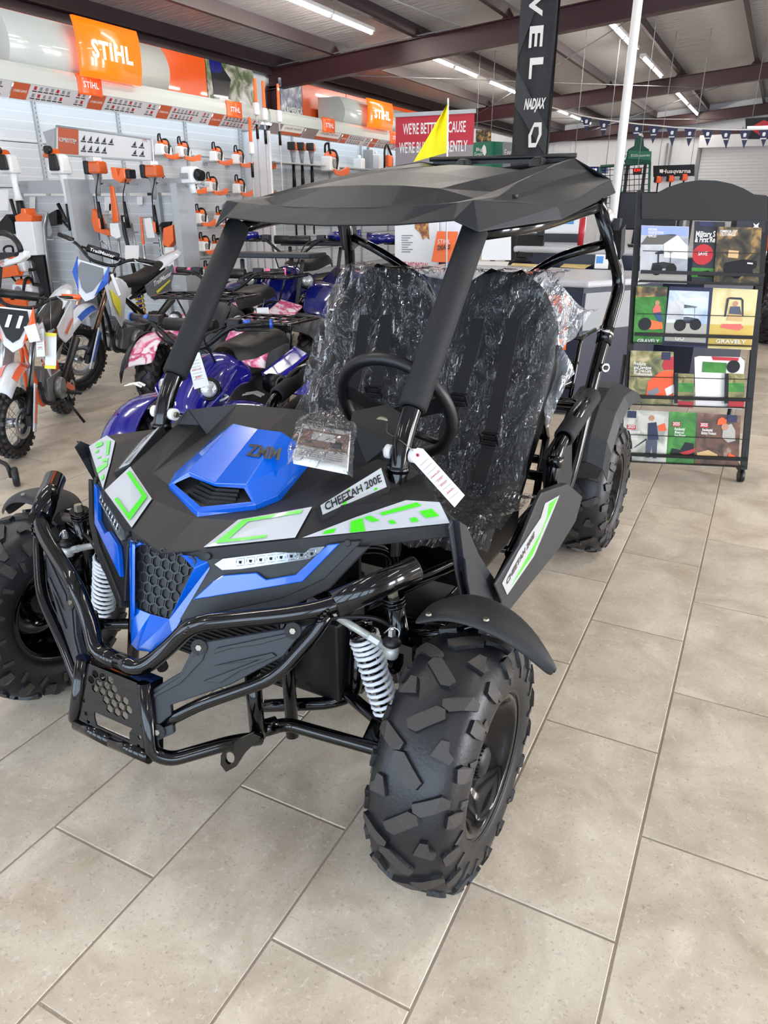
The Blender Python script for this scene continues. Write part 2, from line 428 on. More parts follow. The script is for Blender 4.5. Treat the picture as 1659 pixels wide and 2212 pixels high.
# rigid frames: tapered maroon I-beams with columns
n = 0
for yy in (11.4, 19.3, 26.95):
    for a, b in ((XL+.1, XRIDGE), (XRIDGE, XR)):
        n += 1; mb = MB()
        for lo, hi, w in ((0, .32, .008), (0, .014, .18), (.306, .32, .18)):
            za, zb = zdeck(a)-.52+lo, zdeck(b)-.52+lo; h = hi-lo
            mb.add([(a, yy-w/2, za), (b, yy-w/2, zb), (b, yy+w/2, zb), (a, yy+w/2, za), (a, yy-w/2, za+h), (b, yy-w/2, zb+h), (b, yy+w/2, zb+h), (a, yy+w/2, za+h)],
                   [(0, 3, 2, 1), (4, 5, 6, 7), (0, 1, 5, 4), (1, 2, 6, 5), (2, 3, 7, 6), (3, 0, 4, 7)])
        o = mb.build('trim_%d' % n, 'maroon', fix=False); tag(o, 'maroon steel roof beam', kind='structure')
        sg = 1 if b < 0 else -1; xc = a+.1 if sg > 0 else b-.1
        n += 1; c = MB()
        for dx, w, d in ((-.1, .014, .18), (.12, .014, .18), (.01, .22, .008)): c.box((xc+dx*sg, yy, 1.65), (w, d, 3.3))
        tag(c.build('trim_%d' % n, 'maroon', fix=False), kind='structure')
# purlins (Z sections) running down the building
PX = [-8.45, -7.25, -5.72, -4.2, -2.62, -1.05, .35, 1.9, 3.4, 4.9, 6.4]
for x in PX:
    n += 1; mb = MB(); z = zdeck(x)-.1
    mb.box((x, (YF+YB)/2, z), (.012, YB-YF, .2)); mb.box((x+.035, (YF+YB)/2, z-.095), (.07, YB-YF, .01)); mb.box((x-.035, (YF+YB)/2, z+.085), (.07, YB-YF, .01))
    tag(mb.build('trim_%d' % n, 'purlin', fix=False), kind='structure')
# eave struts, purlin clips and girts
n += 1; tag(MB().box((XL+.12, (YF+YB)/2, 3.6), (.12, YB-YF, .26)).build('trim_%d' % n, 'purlin'), kind='structure')
n += 1; tag(MB().box((-2, YB-.12, 3.45), (12, .1, .18)).build('trim_%d' % n, 'maroon'), kind='structure')
clip = MB()
for yy in (11.4, 19.3):
    for x in PX[1:6]:
        z = zdeck(x)-.2; clip.add([(x-.1, yy, z), (x+.12, yy, z), (x+.02, yy, z+.15), (x-.1, yy-.006, z), (x+.12, yy-.006, z), (x+.02, yy-.006, z+.15)], [(0, 1, 2), (5, 4, 3), (0, 3, 4, 1), (1, 4, 5, 2), (2, 5, 3, 0)])
n += 1; tag(clip.build('trim_%d' % n, 'maroon'), kind='structure')
br = MB()
for a, b in (((-7.9, 11.4, 3.45), (-2.0, 19.3, 3.8)), ((-2.2, 11.4, 3.85), (-7.6, 19.3, 3.5)), ((-7.9, 19.3, 3.45), (-2.0, 26.9, 3.8)), ((-1.4, 19.3, 3.9), (-6.4, 26.9, 3.6))): br.tube([a, b], .008, 6)
n += 1; tag(br.build('trim_%d' % n, 'mid_grey'), kind='structure')
# conduit along the first beam
n += 1; tag(MB().tube([(-8.5, 11.28, 3.58), (-4.9, 11.28, 3.88), (-5.2, 8.6, 3.86)], .012, 8).build('trim_%d' % n, 'mid_grey'), kind='structure')
# back wall: vertical ribs, down pipes, roller door
ribs = MB()
for i in range(26): ribs.box((XL+.6+i*.6, YB-.015, 1.8), (.04, .03, 3.6))
n += 1; tag(ribs.build('trim_%d' % n, 'white_wall', fix=False), kind='structure')
dx0 = Wp(1512, 350, y=YB-.1).x
dr = MB(); z = 0.
while z < 3.05:
    dr.grid([[(x, YB-.06-.025*math.sin(t*PI), z+.095*t) for x in (dx0, dx0+3.4)] for t in (0, .3, .7, 1)]); z += .095
d1 = dr.build('door_1', 'white_wall'); tag(d1, kind='structure')
o = MB().box((dx0+1.7, YB-.2, 3.2), (3.6, .34, .36)).build('door_housing', 'white_wall', d1)
for xx in (dx0-.07, dx0+3.47): MB().box((xx, YB-.08, 1.6), (.12, .1, 3.2)).build('door_track', 'mid_grey', d1)
pp = MB()
for px in (1440, 1449): x = Wp(px, 330, y=YB-.1).x; pp.tube([(x, YB-.08, 0), (x, YB-.08, 3.2)], .03, 8)
n += 1; tag(pp.build('trim_%d' % n, 'mid_grey'), kind='structure')
# ============================================================ LAMPS
K['tube_glow'] = mat('tube_glow', '#fff8ee', .4, emit=TUBE_STRENGTH)
def make_fixture():
    t = thing('ceiling_light', 'x', 'light')
    b = MB().box((0, 0, .045), (.11, 1.24, .05)); b.add([(-.055, -.62, .02), (.055, -.62, .02), (.02, -.62, -.0), (-.02, -.62, 0)], [(0, 1, 2, 3)])
    b.build('housing', 'white_plastic', t)
    MB().tube([(0, -.6, 0), (0, .6, 0)], .019, 10).build('lamp_tube', 'tube_glow', t)
    e = MB(); e.box((0, -.61, .005), (.04, .03, .05)); e.box((0, .61, .005), (.04, .03, .05)); e.build('socket', 'white_plastic', t)
    return t
fx0 = None
rowA = [7.75, 9.1, 10.4-.02, 13.4, 14.75, 16.75, 18.05, 22.2, 23.5, 25.0, 26.35]
names = {}
def fix(x, y, z, label, grp):
    global fx0
    if fx0 is None: fx0 = make_fixture(); fx0.location = (x, y, z); fx0['label'] = label; fx0['group'] = grp; return
    dup(fx0, None, label, grp, (x, y, z))
ordn = ['nearest', 'second', 'third', 'fourth', 'fifth', 'sixth', 'seventh', 'eighth', 'ninth', 'tenth', 'eleventh', 'twelfth']
for i, y in enumerate([7.5, 8.78, 10.05, 13.4, 14.72, 16.75, 18.03, 22.5, 24.1, 25.6]):
    fix(-6.15, y, 3.79, 'fluorescent strip light, %s lit one from the front in the left ceiling row' % ordn[i], 'fluorescent lights of the left row')
for i, y in enumerate([13.1, 14.4, 16.4, 17.75, 21.8, 23.1, 24.7, 26.1]):
    fix(-2.9, y, 3.96, 'fluorescent strip light, %s lit one from the front in the right ceiling row' % ordn[i], 'fluorescent lights of the right row')
for i, (x, y) in enumerate([(-6.15, 3.4), (-6.15, 1.9), (-2.9, 6.6), (-2.9, 5.3), (-2.9, 1.4), (-2.9, 0.1), (1.4, 1.4), (1.4, 2.7), (1.4, 7.2), (1.4, 12.2), (4.6, 3), (4.6, 9), (1.4, 18), (-2.9, -3), (1.4, -2.5), (-6.15, -2)]):  # unseen fixtures added to brighten the room and streak the black tubes
    fix(x, y, zdeck(x)-.28, 'added unseen fluorescent strip light on the ceiling, for extra light', 'added fluorescent lights out of view')
# ============================================================ GO-KART
def holed(outer, holes, th, frame):
    # flat sheet with cut-outs; 2-D loops, frame maps (u, v, w) to 3-D
    cu = bpy.data.curves.new('t', 'CURVE'); cu.dimensions = '2D'; cu.fill_mode = 'BOTH'; cu.extrude = th/2
    for lp in [outer]+holes:
        sp = cu.splines.new('POLY'); sp.points.add(len(lp)-1)
        for i, p in enumerate(lp): sp.points[i].co = (p[0], p[1], 0, 1)
        sp.use_cyclic_u = True
    ob = bpy.data.objects.new('t', cu); col.objects.link(ob)
    me = bpy.data.meshes.new_from_object(ob.evaluated_get(bpy.context.evaluated_depsgraph_get())); bpy.data.objects.remove(ob)
    vs = [frame(*v.co) for v in me.vertices]; fs = [tuple(p.vertices) for p in me.polygons]; bpy.data.meshes.remove(me)
    return vs, fs
def ngon(cx, cy, r, n=6, a0=0., sx=1., sy=1.): return [(cx+sx*r*math.cos(a0+2*PI*i/n), cy+sy*r*math.sin(a0+2*PI*i/n)) for i in range(n)]
def tire_mesh(R, w, rr, N=18, lh=.0095, dense=True):
    Rc = R-lh; k = w/.19
    half = [(0, Rc), (.028*k, Rc-.001), (.052*k, Rc-.005), (.070*k, Rc-.014), (.083*k, Rc-.029), (.091*k, Rc-.05), (.094*k, Rc-.075), (.091*k, Rc-.098), (.083*k, (Rc-.098+rr)/2), (.072*k, rr+.004), (.066*k, rr-.004)]
    prof = [(r, -y) for y, r in reversed(half)]+[(r, y) for y, r in half[1:]]
    mb = MB().lathe(prof, (0, 0, 0), (0, 1, 0), 64 if dense else 28)
    mb.lathe([(rr+.012, .083*k), (rr+.017, .086*k), (rr+.022, .083*k)], (0, 0, 0), (0, 1, 0), 48)
    s = [0]
    for i in range(1, len(half)): s.append(s[-1]+math.hypot(half[i][0]-half[i-1][0], half[i][1]-half[i-1][1]))
    def S(u, t, h):
        sg = 1 if t >= 0 else -1; t = min(abs(t), s[-1]-1e-4); i = 0
        while s[i+1] < t: i += 1
        f = (t-s[i])/(s[i+1]-s[i]); y = half[i][0]+(half[i+1][0]-half[i][0])*f; r = half[i][1]+(half[i+1][1]-half[i][1])*f
        dy = half[i+1][0]-half[i][0]; dr = half[i+1][1]-half[i][1]; L = math.hypot(dy, dr); ny, nr = -dr/L, dy/L
        y = (y+ny*h)*sg; r = r+nr*h; a = u/R
        return Vector((r*math.cos(a), y, r*math.sin(a)))
    C = [(-.030, -.028), (-.014, -.036), (.008, -.012), (.030, .012), (.028, .030), (.010, .036), (-.012, .012), (-.032, -.010)]
    A = [(-.024, -.016), (.018, -.022), (.026, -.010), (.010, .004), (.008, .022), (-.010, .024)]
    Sh = [(-.022, -.016), (.014, -.020), (.024, -.006), (.020, .026), (-.016, .030), (-.024, .006)]
    W = [(-.010, -.014), (.008, -.018), (.012, .016), (-.004, .020)]
    def lug(poly, u0, t0, fl, rot=0., h=lh, sc=1.):
        lo = []; hi = []; ca, sa = math.cos(rot), math.sin(rot)
        for pu, pt in poly:
            pu, pt = (pu*ca-pt*sa)*sc, (pu*sa+pt*ca)*sc; pt *= fl; lo.append(S(u0+pu, t0+pt, -.004)); hi.append(S(u0+pu*.90, t0+pt*.90, h))
        n = len(poly); mb.k = 1; mb.add(lo+hi, [tuple(range(n, 2*n))]); mb.k = 0
        o = len(mb.v)-2*n
        for i in range(n):
            j = (i+1) % n; mb.f.append((o+i, o+j, o+n+j, o+n+i)); mb.mi.append(2); mb.sm.append(False)
    st = 2*PI*R/N
    for i in range(N):
        u = i*st; f = 1 if i % 2 else -1
        lug(C, u, .004*f, f, .0, sc=1.02)
        for sd in (-1, 1):
            lug(A if (i+(sd > 0)) % 2 else C, u+st*.5, sd*.052*k, sd, .5 if (i+(sd > 0)) % 2 else .2, sc=.92)
            lug(Sh, u+(.02 if sd > 0 else -.01), sd*.098*k, sd, .12*f, lh*.8, .85)
            if dense: lug(W, u+st*.45, sd*(.128*k), sd, .35*f, lh*.35, 1.)
    return mb
def rim_mesh(rr, w):
    k = w/.19
    mb = MB().lathe([(rr+.010, .078*k), (rr+.004, .082*k), (rr-.004, .078*k), (rr-.006, .064*k), (rr-.014, .058*k), (rr-.018, .040*k), (rr-.030, .034*k), (rr-.034, .016*k), (rr-.05, .006*k), (rr-.06, .010*k), (.05, .010*k), (.046, .018*k), (.001, .018*k)], (0, 0, 0), (0, 1, 0), 48)
    mb.lathe([(rr+.010, -.078*k), (rr-.004, -.078*k), (rr-.014, -.05*k), (rr-.03, .0), (rr-.034, .016*k)], (0, 0, 0), (0, 1, 0), 32)
    return mb
def add_wheel(par, loc, R, w, rr, side, rot=0., pcd=.045, tm=None):
    t = bpy.data.objects.new('tire', tm); col.objects.link(t); t.parent = par; t.location = loc; t.rotation_euler = (0, rot, 0)
    k = w/.19
    rim = rim_mesh(rr, w); rim.build('rim', 'gloss_black', t)
    if side < 0: t.rotation_euler = (PI, rot, 0)
    h = MB().cyl((0, .01, 0), (0, .062*k, 0), .033, .031, 20).lathe([(.031, .062*k), (.024, .068*k), (.001, .069*k)], (0, 0, 0), (0, 1, 0), 20)
    for i in range(20): a = 2*PI*i/20; h.box((.033*math.cos(a), .036*k, .033*math.sin(a)), (.003, .05*k, .003))
    h.build('hub_cap', 'satin_black', t)
    for i in range(4):
        a = PI/4+i*PI/2; MB().cyl((pcd*1.25*math.cos(a), .012*k, pcd*1.25*math.sin(a)), (pcd*1.25*math.cos(a), .034*k, pcd*1.25*math.sin(a)), .008, .006, 6, False).build('lug_nut', 'zinc', t)
    return t
kart = thing('go_kart', 'blue and black two-seat off-road go-kart with roof, plastic-wrapped seats and green-white decals', 'go-kart', (BX0, 0, 0), math.atan2(BF[1], BF[0]))
V = Vector
def my(p): return V((p[0], -p[1], p[2]))
def both(name, mats, fn, par=kart, **kw):
    # a left part and its mirror image, each an object of its own
    out = []
    for sg in (1, -1):
        mb = MB(); fn(mb)
        if sg < 0: mb.v = [(x, -y, z) for x, y, z in mb.v]; mb.f = [tuple(reversed(f)) for f in mb.f]
        out.append(mb.build(name, mats, par, **kw))
    return out
TR = .28
tf = tire_mesh(TR, .19, .143).mesh('tire', ['rubber', 'lug', 'rubber']); tr_ = tire_mesh(TR, .235, .135, 18).mesh('tire', ['rubber', 'lug', 'rubber'])
for sg in (1, -1):
    add_wheel(kart, (-.10, sg*.655, TR), TR, .19, .143, sg, .15, tm=tf)
    add_wheel(kart, (-1.83, sg*.515, TR), TR, .235, .135, sg, .4, tm=tr_)
# ---- hood
P0, P1, P2, P3 = V((.035, 0, .658)), V((.016, .1, .681)), V((-.075, .285, .709)), V((-.271, .56, .727))
SI = V((-.262, .436, .757)); SM = V((-.30, .50, .76)); R_ = V((-.159, .275, .749)); RO = V((-.40, .345, .786)); RI = V((-.43, .288, .784)); G_ = V((-.335, .385, .757))
A0, A1 = V((-.08, 0, .696)), V((-.079, .124, .716)); B0, B1 = V((-.15, 0, .705)), V((-.15, .138, .724)); V1 = V((-.17, .215, .738)); V2 = V((-.42, .255, .765))
C0 = V((-.32, 0, .815)); C1 = V((-.31, .12, .795)); D0, D1, D2 = V((-.475, 0, .858)), V((-.472, .18, .849)), V((-.424, .32, .827)); E1 = V((-.47, .26, .79)); E3 = V((-.42, .40, .765))
L0, L1, L2, L3 = V((.030, 0, .634)), V((.02, .102, .650)), V((-.078, .30, .678)), V((-.275, .572, .700)); L4 = V((-.335, .54, .70))
def hood_half(mb):
    F = [(P0, P1, A1, A0), (A0, A1, B1, B0), (P1, P2, R_, A1), (A1, R_, V1, B1), (B0, B1, C1, C0), (B1, V1, V2, C1), (V1, R_, RO, RI), (V1, RI, V2), (C0, C1, D1, D0), (C1, V2, D2, D1), (V2, RI, D2), (RI, RO, D2), (R_, P2, SI, G_), (R_, G_, RO), (P2, P3, SM, SI), (G_, SI, SM, E3), (RO, G_, E3), (D2, RO, E3),
         (L0, L1, P1, P0), (L1, L2, P2, P1), (L2, L3, P3, P2), (P3, L3, L4, SM)]
    for f in F: mb.add(f, [tuple(range(len(f)))])
h = MB(); hood_half(h); h.mirror(); h.build('hood', 'body_black', kart, bevel=.003, solid=.004)
def shrink(poly, k=.93, n=None, off=.0022):
    c = sum(poly, V((0, 0, 0)))/len(poly); nn = (poly[1]-poly[0]).cross(poly[2]-poly[0]).normalized()
    if nn.z < 0: nn = -nn
    return [c+(p-c)*k+nn*off for p in poly], nn
def lerp(a, b, t): return a+(b-a)*t
def diamond(mb):
    q, nn = shrink([P1, P2, R_, A1], .95, off=.004); mb.prism(q, nn, .0008); mb.m(1)
    a, b, c, d = [p+nn*.0012 for p in q]   # front, outer, rear, inner
    def bq(u, v): return lerp(lerp(a, b, u), lerp(d, c, u), v)
    for u0, u1, v0, v1 in ((.10, .22, .08, .92), (.10, .9, .80, .92), (.10, .66, .07, .17)):
        
        M_ = 6; g_ = [[bq(u0+(u1-u0)*i_/M_, v0+(v1-v0)*j_/M_)+nn*.0025 for j_ in range(M_+1)] for i_ in range(M_+1)]; mb.grid(g_, False)
both('decal', ['decal_silver', 'decal_green'], diamond, fix=False)
def strip(mb):
    q = [lerp(P2, L2, -.0)+V((0, 0, .0)), lerp(P2, P3, .96), lerp(SM, P3, .18), lerp(SI, SM, .25), lerp(SI, P2, .12)]
    q = [P2+(P3-P2)*.03, lerp(P2, P3, .5), P3+(P2-P3)*.04, lerp(P3, SM, .85), lerp(SM, SI, .9), lerp(SI, P2, .45)]
    nn = (P3-P2).cross(SI-P2).normalized(); nn = nn if nn.z > 0 else -nn
    up = nn*.004
    mb.add([p+up for p in (q[0], q[2], q[3], q[4], q[5])], [(0, 1, 2, 3, 4)])
    mb.m(1)
    def qd(t0, t1, s0, s1, sk=0.):
        e0, e1 = P2+(P3-P2)*.04, P3; f0, f1 = P2+(SI-P2)*.1, lerp(SM, SI, .5)
        return [lerp(lerp(e0, e1, t0), lerp(f0, f1, t0), s0)+up*1.35, lerp(lerp(e0, e1, t1), lerp(f0, f1, t1), s0)+up*1.35, lerp(lerp(e0, e1, t1+sk), lerp(f0, f1, t1+sk), s1)+up*1.35, lerp(lerp(e0, e1, t0+sk), lerp(f0, f1, t0+sk), s1)+up*1.35]
    for a in [(.12, .20, .2, .7, .03), (.30, .40, .0, .95, .07), (.50, .56, .55, .95, -.02), (.60, .64, .25, .45, .01), (.74, .79, .2, .4, .02), (.62, .95, .78, .93, .0), (.86, .96, .3, .6, .02)]: mb.add(qd(*a), [(0, 1, 2, 3)])
both('decal', ['decal_silver', 'decal_green'], strip, fix=False)
def name_panel(mb, mir=False):
    # raised nameplate on the flank of the hood ridge
    a, b, c, d = B(692, 1093, Z=.752), B(697, 1112, Z=.742), B(835, 1052, Z=.766), B(823, 1012, Z=.795)
    nn = (c-b).cross(a-b).normalized(); nn = nn if nn.z > 0 else -nn
    mb.m(2).prism([a-(c-b)*.06+nn*-.02, b-(c-b)*.04+(b-a)*.5-nn*.02, c+(b-a)*.6-nn*.02, c+(c-b)*.06-nn*.02, d+(c-b)*.04+(a-b)*.25-nn*.02], nn, .019)
    mb.m(0).prism([a, b, c, d], nn, .002); mb.m(1)
    for t, s, w_ in ((.3, .0, .06), (.42, .85, .04), (.58, .5, .05), (.93, .7, .06), (.8, .05, .05)):
        p = lerp(lerp(b, c, t), lerp(a, d, t), s)+nn*.0024; e = (c-b)*w_; f = (a-b)*.25
        mb.add([p, p+e, p+e+f+e*.3, p+f+e*.3], [(0, 1, 2, 3)])
    return a, b, c, d, nn
for sg in (1, -1):
    mb = MB(); a, b, c, d, nn = name_panel(mb)
    if sg < 0: mb.v = [(x, -y, z) for x, y, z in mb.v]; mb.f = [tuple(reversed(f)) for f in mb.f]
    pl = mb.build('name_decal', ['decal_silver', 'decal_green', 'body_black'], kart, fix=False)
    if sg < 0: a, b, c, d, nn = [my(p) for p in (d, c, b, a)]+[my(nn)]
    else: a, b, c, d, nn = a, b, c, d, nn
    ce = (a+b+c+d)/4; tx = MB(); put_text(tx, 'CHEETAH 200E', ce, ((c+d)-(a+b)), (a-b)+(d-c), .030, .0035, wfit=((c+d)-(a+b)).length*.5*.9, bold=.02)
    tx.build('lettering', 'decal_dark', pl, fix=False)
def onp_(px, py, p0, n, off=0.):
    d = ray(px, py); dl = V((d@BF, d@BL, d[2])); o = V(OL); t = (p0-o).dot(n)/dl.dot(n); return o+dl*t+n*off
# ---- blue scoop on the hood
def scoop(mb):
    cb, ob, uo, ct = V((-.090, 0, .708)), V((-.136, .13, .735)), V((-.162, .088, .768)), V((-.152, 0, .757))
    r1, r2 = V((-.322, .074, .846)), V((-.34, .15, .80)); r0 = V((-.325, 0, .842)); so = V((-.185, .155, .745))
    for f in [(ct, uo, r1, r0), (uo, so, r2, r1), (ob, so, uo)]: mb.add(f, [tuple(range(len(f)))])
    # lip round the mouth
    cin = V((-.101, 0, .716)); oi = V((-.141, .117, .7375)); ui = V((-.160, .081, .756)); ti = V((-.153, 0, .749))
    for f in [(cb, ob, oi, cin), (ob, uo, ui, oi), (uo, ct, ti, ui)]: mb.add(f, [(0, 1, 2, 3)])
    mb.add([ob, so, V((-.19, .158, .728)), V((-.14, .133, .722))], [(0, 1, 2, 3)]); mb.add([so, r2, V((-.345, .156, .785)), V((-.19, .158, .728))], [(0, 1, 2, 3)])
    mb.add([cb, ob, V((-.14, .133, .715)), V((-.085, 0, .694))], [(0, 1, 2, 3)])
s = MB(); scoop(s); s.mirror(); sc = s.build('hood_scoop', 'blue', kart, bevel=.002)
g = MB(); g.add([V((-.15, -.12, .722)), V((-.112, 0, .708)), V((-.15, .12, .722)), V((-.24, .11, .765)), V((-.24, -.11, .765))], [(0, 1, 2, 3, 4)]); g.build('vent_floor', 'body_black', sc)
for i in range(5):
    x = -.125-i*.011; z = .722+i*.006; MB().bar((x-.012, -.07+i*.004, z+.002), (x+.004, 0, z), .004, .008).bar((x+.004, 0, z), (x-.012, .07-i*.004, z+.002), .004, .008).build('vent_slat', 'body_black', sc)
em = MB(); o_ = V((-.245, .012, .8035)); ux = V((-.06, 1, .0)); uy = V((-1, -.06, .50)).normalized()
put_text(em, '///KAY', o_, ux, uy, .045, .004, shear=.35, bold=.02, wfit=.13)
SCN = (V((-.162, .088, .768))-V((-.152, 0, .757))).cross(V((-.322, .074, .846))-V((-.152, 0, .757))).normalized(); SCN = SCN if SCN.z > 0 else -SCN
e0, e1, e2 = [onp_(x, y, V((-.152, 0, .757)), SCN, .0015) for x, y in ((535, 974), (618, 986), (576, 960))]; em = MB(); put_text(em, 'ZMM', (e0+e1)/2, e1-e0, SCN.cross((e1-e0).normalized()), .052, .001, shear=-.5, bold=.04, wfit=(e1-e0).length); em.build('emblem', 'decal_dark', sc, fix=False)
# ---- nose: blue V, honeycomb grille
GN = V((.93, 0, .37)).normalized(); GD = V((.046*1., 0, -.117)).normalized(); GO = V((.020, 0, .657))
def gp(y, s, o=0.): return GO+V((0, y, 0))+GD*s+GN*o
gr = MB().prism([gp(-.06, -.004), gp(.06, -.004), gp(.092, .02), gp(.05, .14), gp(-.05, .14), gp(-.092, .02)], GN, .006)
gobj = gr.build('grille', 'body_black', kart)
hx = MB()
for r in range(7):
    for c in range(-5, 6):
        y = c*.0270+(.0135 if r % 2 else 0); s_ = .008+r*.0205
        lim = .088-(max(0, s_-.02))*.35
        if abs(y) < lim-.006 and s_ < .136:
            for ro, ri, hh in ((.0142, .0112, .0105),):
                lo = ngon(0, 0, ro, 6, PI/6); li = ngon(0, 0, ri, 6, PI/6)
                vs = [gp(y+p[0], s_+p[1], .006) for p in lo]+[gp(y+p[0], s_+p[1], hh) for p in lo]+[gp(y+p[0], s_+p[1], hh) for p in li]+[gp(y+p[0], s_+p[1], .006) for p in li]
                hx.add(vs, [(k*6+i, k*6+(i+1) % 6, (k+1)*6+(i+1) % 6, (k+1)*6+i) for k in range(3) for i in range(6)])
tag(hx.build('honeycomb', 'guard_black', gobj, fix=False), kind='stuff')
def vhalf(mb):
    to, ti, g1, g2 = V((.0, .122, .660)), V((.03, .05, .662)), gp(.093, .018, .01), gp(.05, .14, .012)
    lo = V((.125, .028, .468)); le = V((.09, .06, .50)); c = V((.135, 0, .468)); gc = gp(0, .142, .014)
    mb.add([to, ti, gp(.058, .0, .012), g1], [(0, 1, 2, 3)]); mb.add([to, g1, g2, le], [(0, 1, 2, 3)]); mb.add([g2, gc, c, lo], [(0, 1, 2, 3)]); mb.add([g2, lo, le], [(0, 1, 2)])
    bk = V((-.03, 0, -.005)); mb.add([to, le, le+bk, to+bk], [(0, 1, 2, 3)]); mb.add([le, lo, lo+bk, le+bk], [(0, 1, 2, 3)]); mb.add([lo, c, c+bk, lo+bk], [(0, 1, 2, 3)])
s = MB(); vhalf(s); s.mirror(); s.build('nose_trim', 'blue', kart, bevel=.002, solid=.003)
# centre rib of the nose on the right side of the grille
MB().prism([gp(-.094, .0, .008), gp(-.062, .0, .03), gp(-.04, .15, .022), gp(-.055, .2, .0)], V((0, -1, 0)), .008).build('nose_rib', 'blue', kart)
# ---- headlight pods on an inclined plane
HA, HB_, HC = V((.012, .131, .653)), V((-.099, .334, .684)), V((.058, .103, .582)); HN = (HB_-HA).cross(HC-HA).normalized()
HN = HN if HN.x > 0 else -HN
def onp(px, py, p0, n, off=0.):
    d = ray(px, py); dl = V((d@BF, d@BL, d[2])); o = V(OL); t = (p0-o).dot(n)/dl.dot(n); return o+dl*t+n*off
def H(px, py, off=0.): return onp(px, py, HA, HN, off)
def pod(mb):
    q = [(440, 1198), (700, 1172), (782, 1166), (764, 1200), (700, 1256), (612, 1296), (398, 1348), (386, 1340), (452, 1228)]
    mb.prism([H(x, y, -.045) for x, y in q], HN, .042)
def lowlip(mb):
    q = [(398, 1338), (610, 1292), (700, 1250), (770, 1180), (800, 1180), (712, 1272), (625, 1312), (392, 1358), (382, 1352)]
    mb.prism([H(x, y, -.03) for x, y in q], HN, .034)
both('headlight_pod', 'satin_black', pod, bevel=.003); both('pod_lip', 'body_black', lowlip, bevel=.003)
def bluetrim(mb):
    q = [(736, 1173), (709, 1176), (641, 1240), (576, 1251), (555, 1236), (483, 1242), (462, 1255), (418, 1295), (597, 1266), (655, 1256)]
    mb.prism([H(x, y, -.003) for x, y in q], HN, .012)
both('headlight_trim', 'blue', bluetrim, bevel=.002)
def sheen(mb):
    q = [(482, 1252), (548, 1246), (560, 1256), (600, 1256), (470, 1284), (440, 1288)]
    mb.prism([H(x, y, .0092) for x, y in q], HN, .0012)
K['lens'] = mat('lens', '#7d8288', .12, coat=1., metal=.55)
def lens(mb):
    q = [(464, 1219), (482, 1207), (702, 1180), (690, 1194), (668, 1207), (520, 1229), (480, 1231)]
    mb.prism([H(x, y, -.002) for x, y in q], HN, .004); mb.m(1)
    for i in range(8):
        x = 520+i*22; y = 1214.-i*2.6; a = H(x, y, .003); u = (H(x+9, y-1.1, .003)-a); v = (H(x, y-8, .003)-a)
        mb.add([a-u-v, a+u-v, a+u+v, a-u+v, a-u*.4-v*.4-HN*.006, a+u*.4-v*.4-HN*.006, a+u*.4+v*.4-HN*.006, a-u*.4+v*.4-HN*.006], [(0, 1, 5, 4), (1, 2, 6, 5), (2, 3, 7, 6), (3, 0, 4, 7), (4, 5, 6, 7)])
        mb.m(2).box(a-HN*.001, (.005, .005, .005)); mb.m(1)
both('headlight', ['lens', 'chrome', 'dark_hole'], lens)
def bolt_at(mb, p, n, r=.008, h=.004, k=6):
    mb.cyl(p, V(p)+V(n)*h, r, r*.85, k, False)
bs = MB()
for p in (V((.014, .116, .668)), V((-.13, .375, .698))):
    for q in (p, my(p)): bolt_at(bs, q, (.8, .3 if q.y > 0 else -.3, .4), .008, .006, 12)
bs.build('hood_screws', 'satin_black', kart)
# ---- roll cage
def pillar(mb):
    mb.tube([(-.34, .37, .58), (-.366, .370, .79), (-.405, .370, .875), (-.765, .374, 1.292)], .0235, 16, .06)
    mb.tube([(-.366, .37, .780), (-.368, .37, .795)], .027, 16)
both('windscreen_pillar', 'gloss_black', pillar)
def foam(a, b, r, name='foam_sleeve'):
    def f(mb):
        A_, B_ = V(a), V(b); d = (B_-A_).normalized()
        mb.lathe([(.024, 0), (r-.004, 0), (r, .006), (r, (B_-A_).length-.006), (r-.004, (B_-A_).length), (.024, (B_-A_).length)], A_, d, 20)
    return both(name, 'foam', f)
foam((-.437, .370, .914), (-.768, .374, 1.296), .0345)
def bpil(mb):
    mb.tube([(-1.56, .485, 1.36), (-1.72, .56, 1.10), (-1.585, .556, .94), (-1.50, .55, .80), (-1.36, .545, .50), (-1.30, .52, .34)], .022, 16, .07)
    mb.tube([(-1.595, .556, .955), (-1.565, .555, .905)], .027, 16); mb.tube([(-1.46, .55, .735), (-1.45, .55, .72)], .027, 16)
both('rear_pillar', 'gloss_black', bpil)
def clamp(mb): mb.tube([(-1.583, .556, .94), (-1.577, .5555, .932)], .0285, 20)
both('chrome_clamp', 'chrome', clamp)
def sidebolt(mb):
    for p in ((-1.51, .576, .835),): mb.cyl(p, V(p)+V((.012, .012, .002)), .014, .014, 16); mb.m(1).cyl(V(p)+V((.012, .012, .002)), V(p)+V((.015, .015, .002)), .009, .009, 16)
both('frame_plug', ['chrome', 'dark_hole'], sidebolt)
def rtube(mb): mb.tube([(-.76, .374, 1.285), (-1.0, .46, 1.30), (-1.56, .485, 1.345), (-1.85, .42, 1.37)], .018, 12, .08)
both('roof_rail', 'gloss_black', rtube)
def brace(mb):
    mb.tube([(-1.66, .53, 1.235), (-1.60, .36, 1.185), (-1.66, .18, 1.07), (-1.66, .1, .9)], .0165, 12, .06); mb.tube([(-1.66, .1, .9), (-1.6, .08, .5)], .0165, 12)
both('rear_brace', 'gloss_black', brace)
def bracket(mb):
    mb.box((-1.665, .535, 1.235), (.06, .05, .10), Matrix.Rotation(.35, 3, 'Y')); mb.box((-1.64, .52, 1.29), (.035, .06, .04))
both('cage_bracket', 'satin_black', bracket)
K['shade_lamp'] = mat('shade_lamp', '#cfccc8', .18, metal=.6)
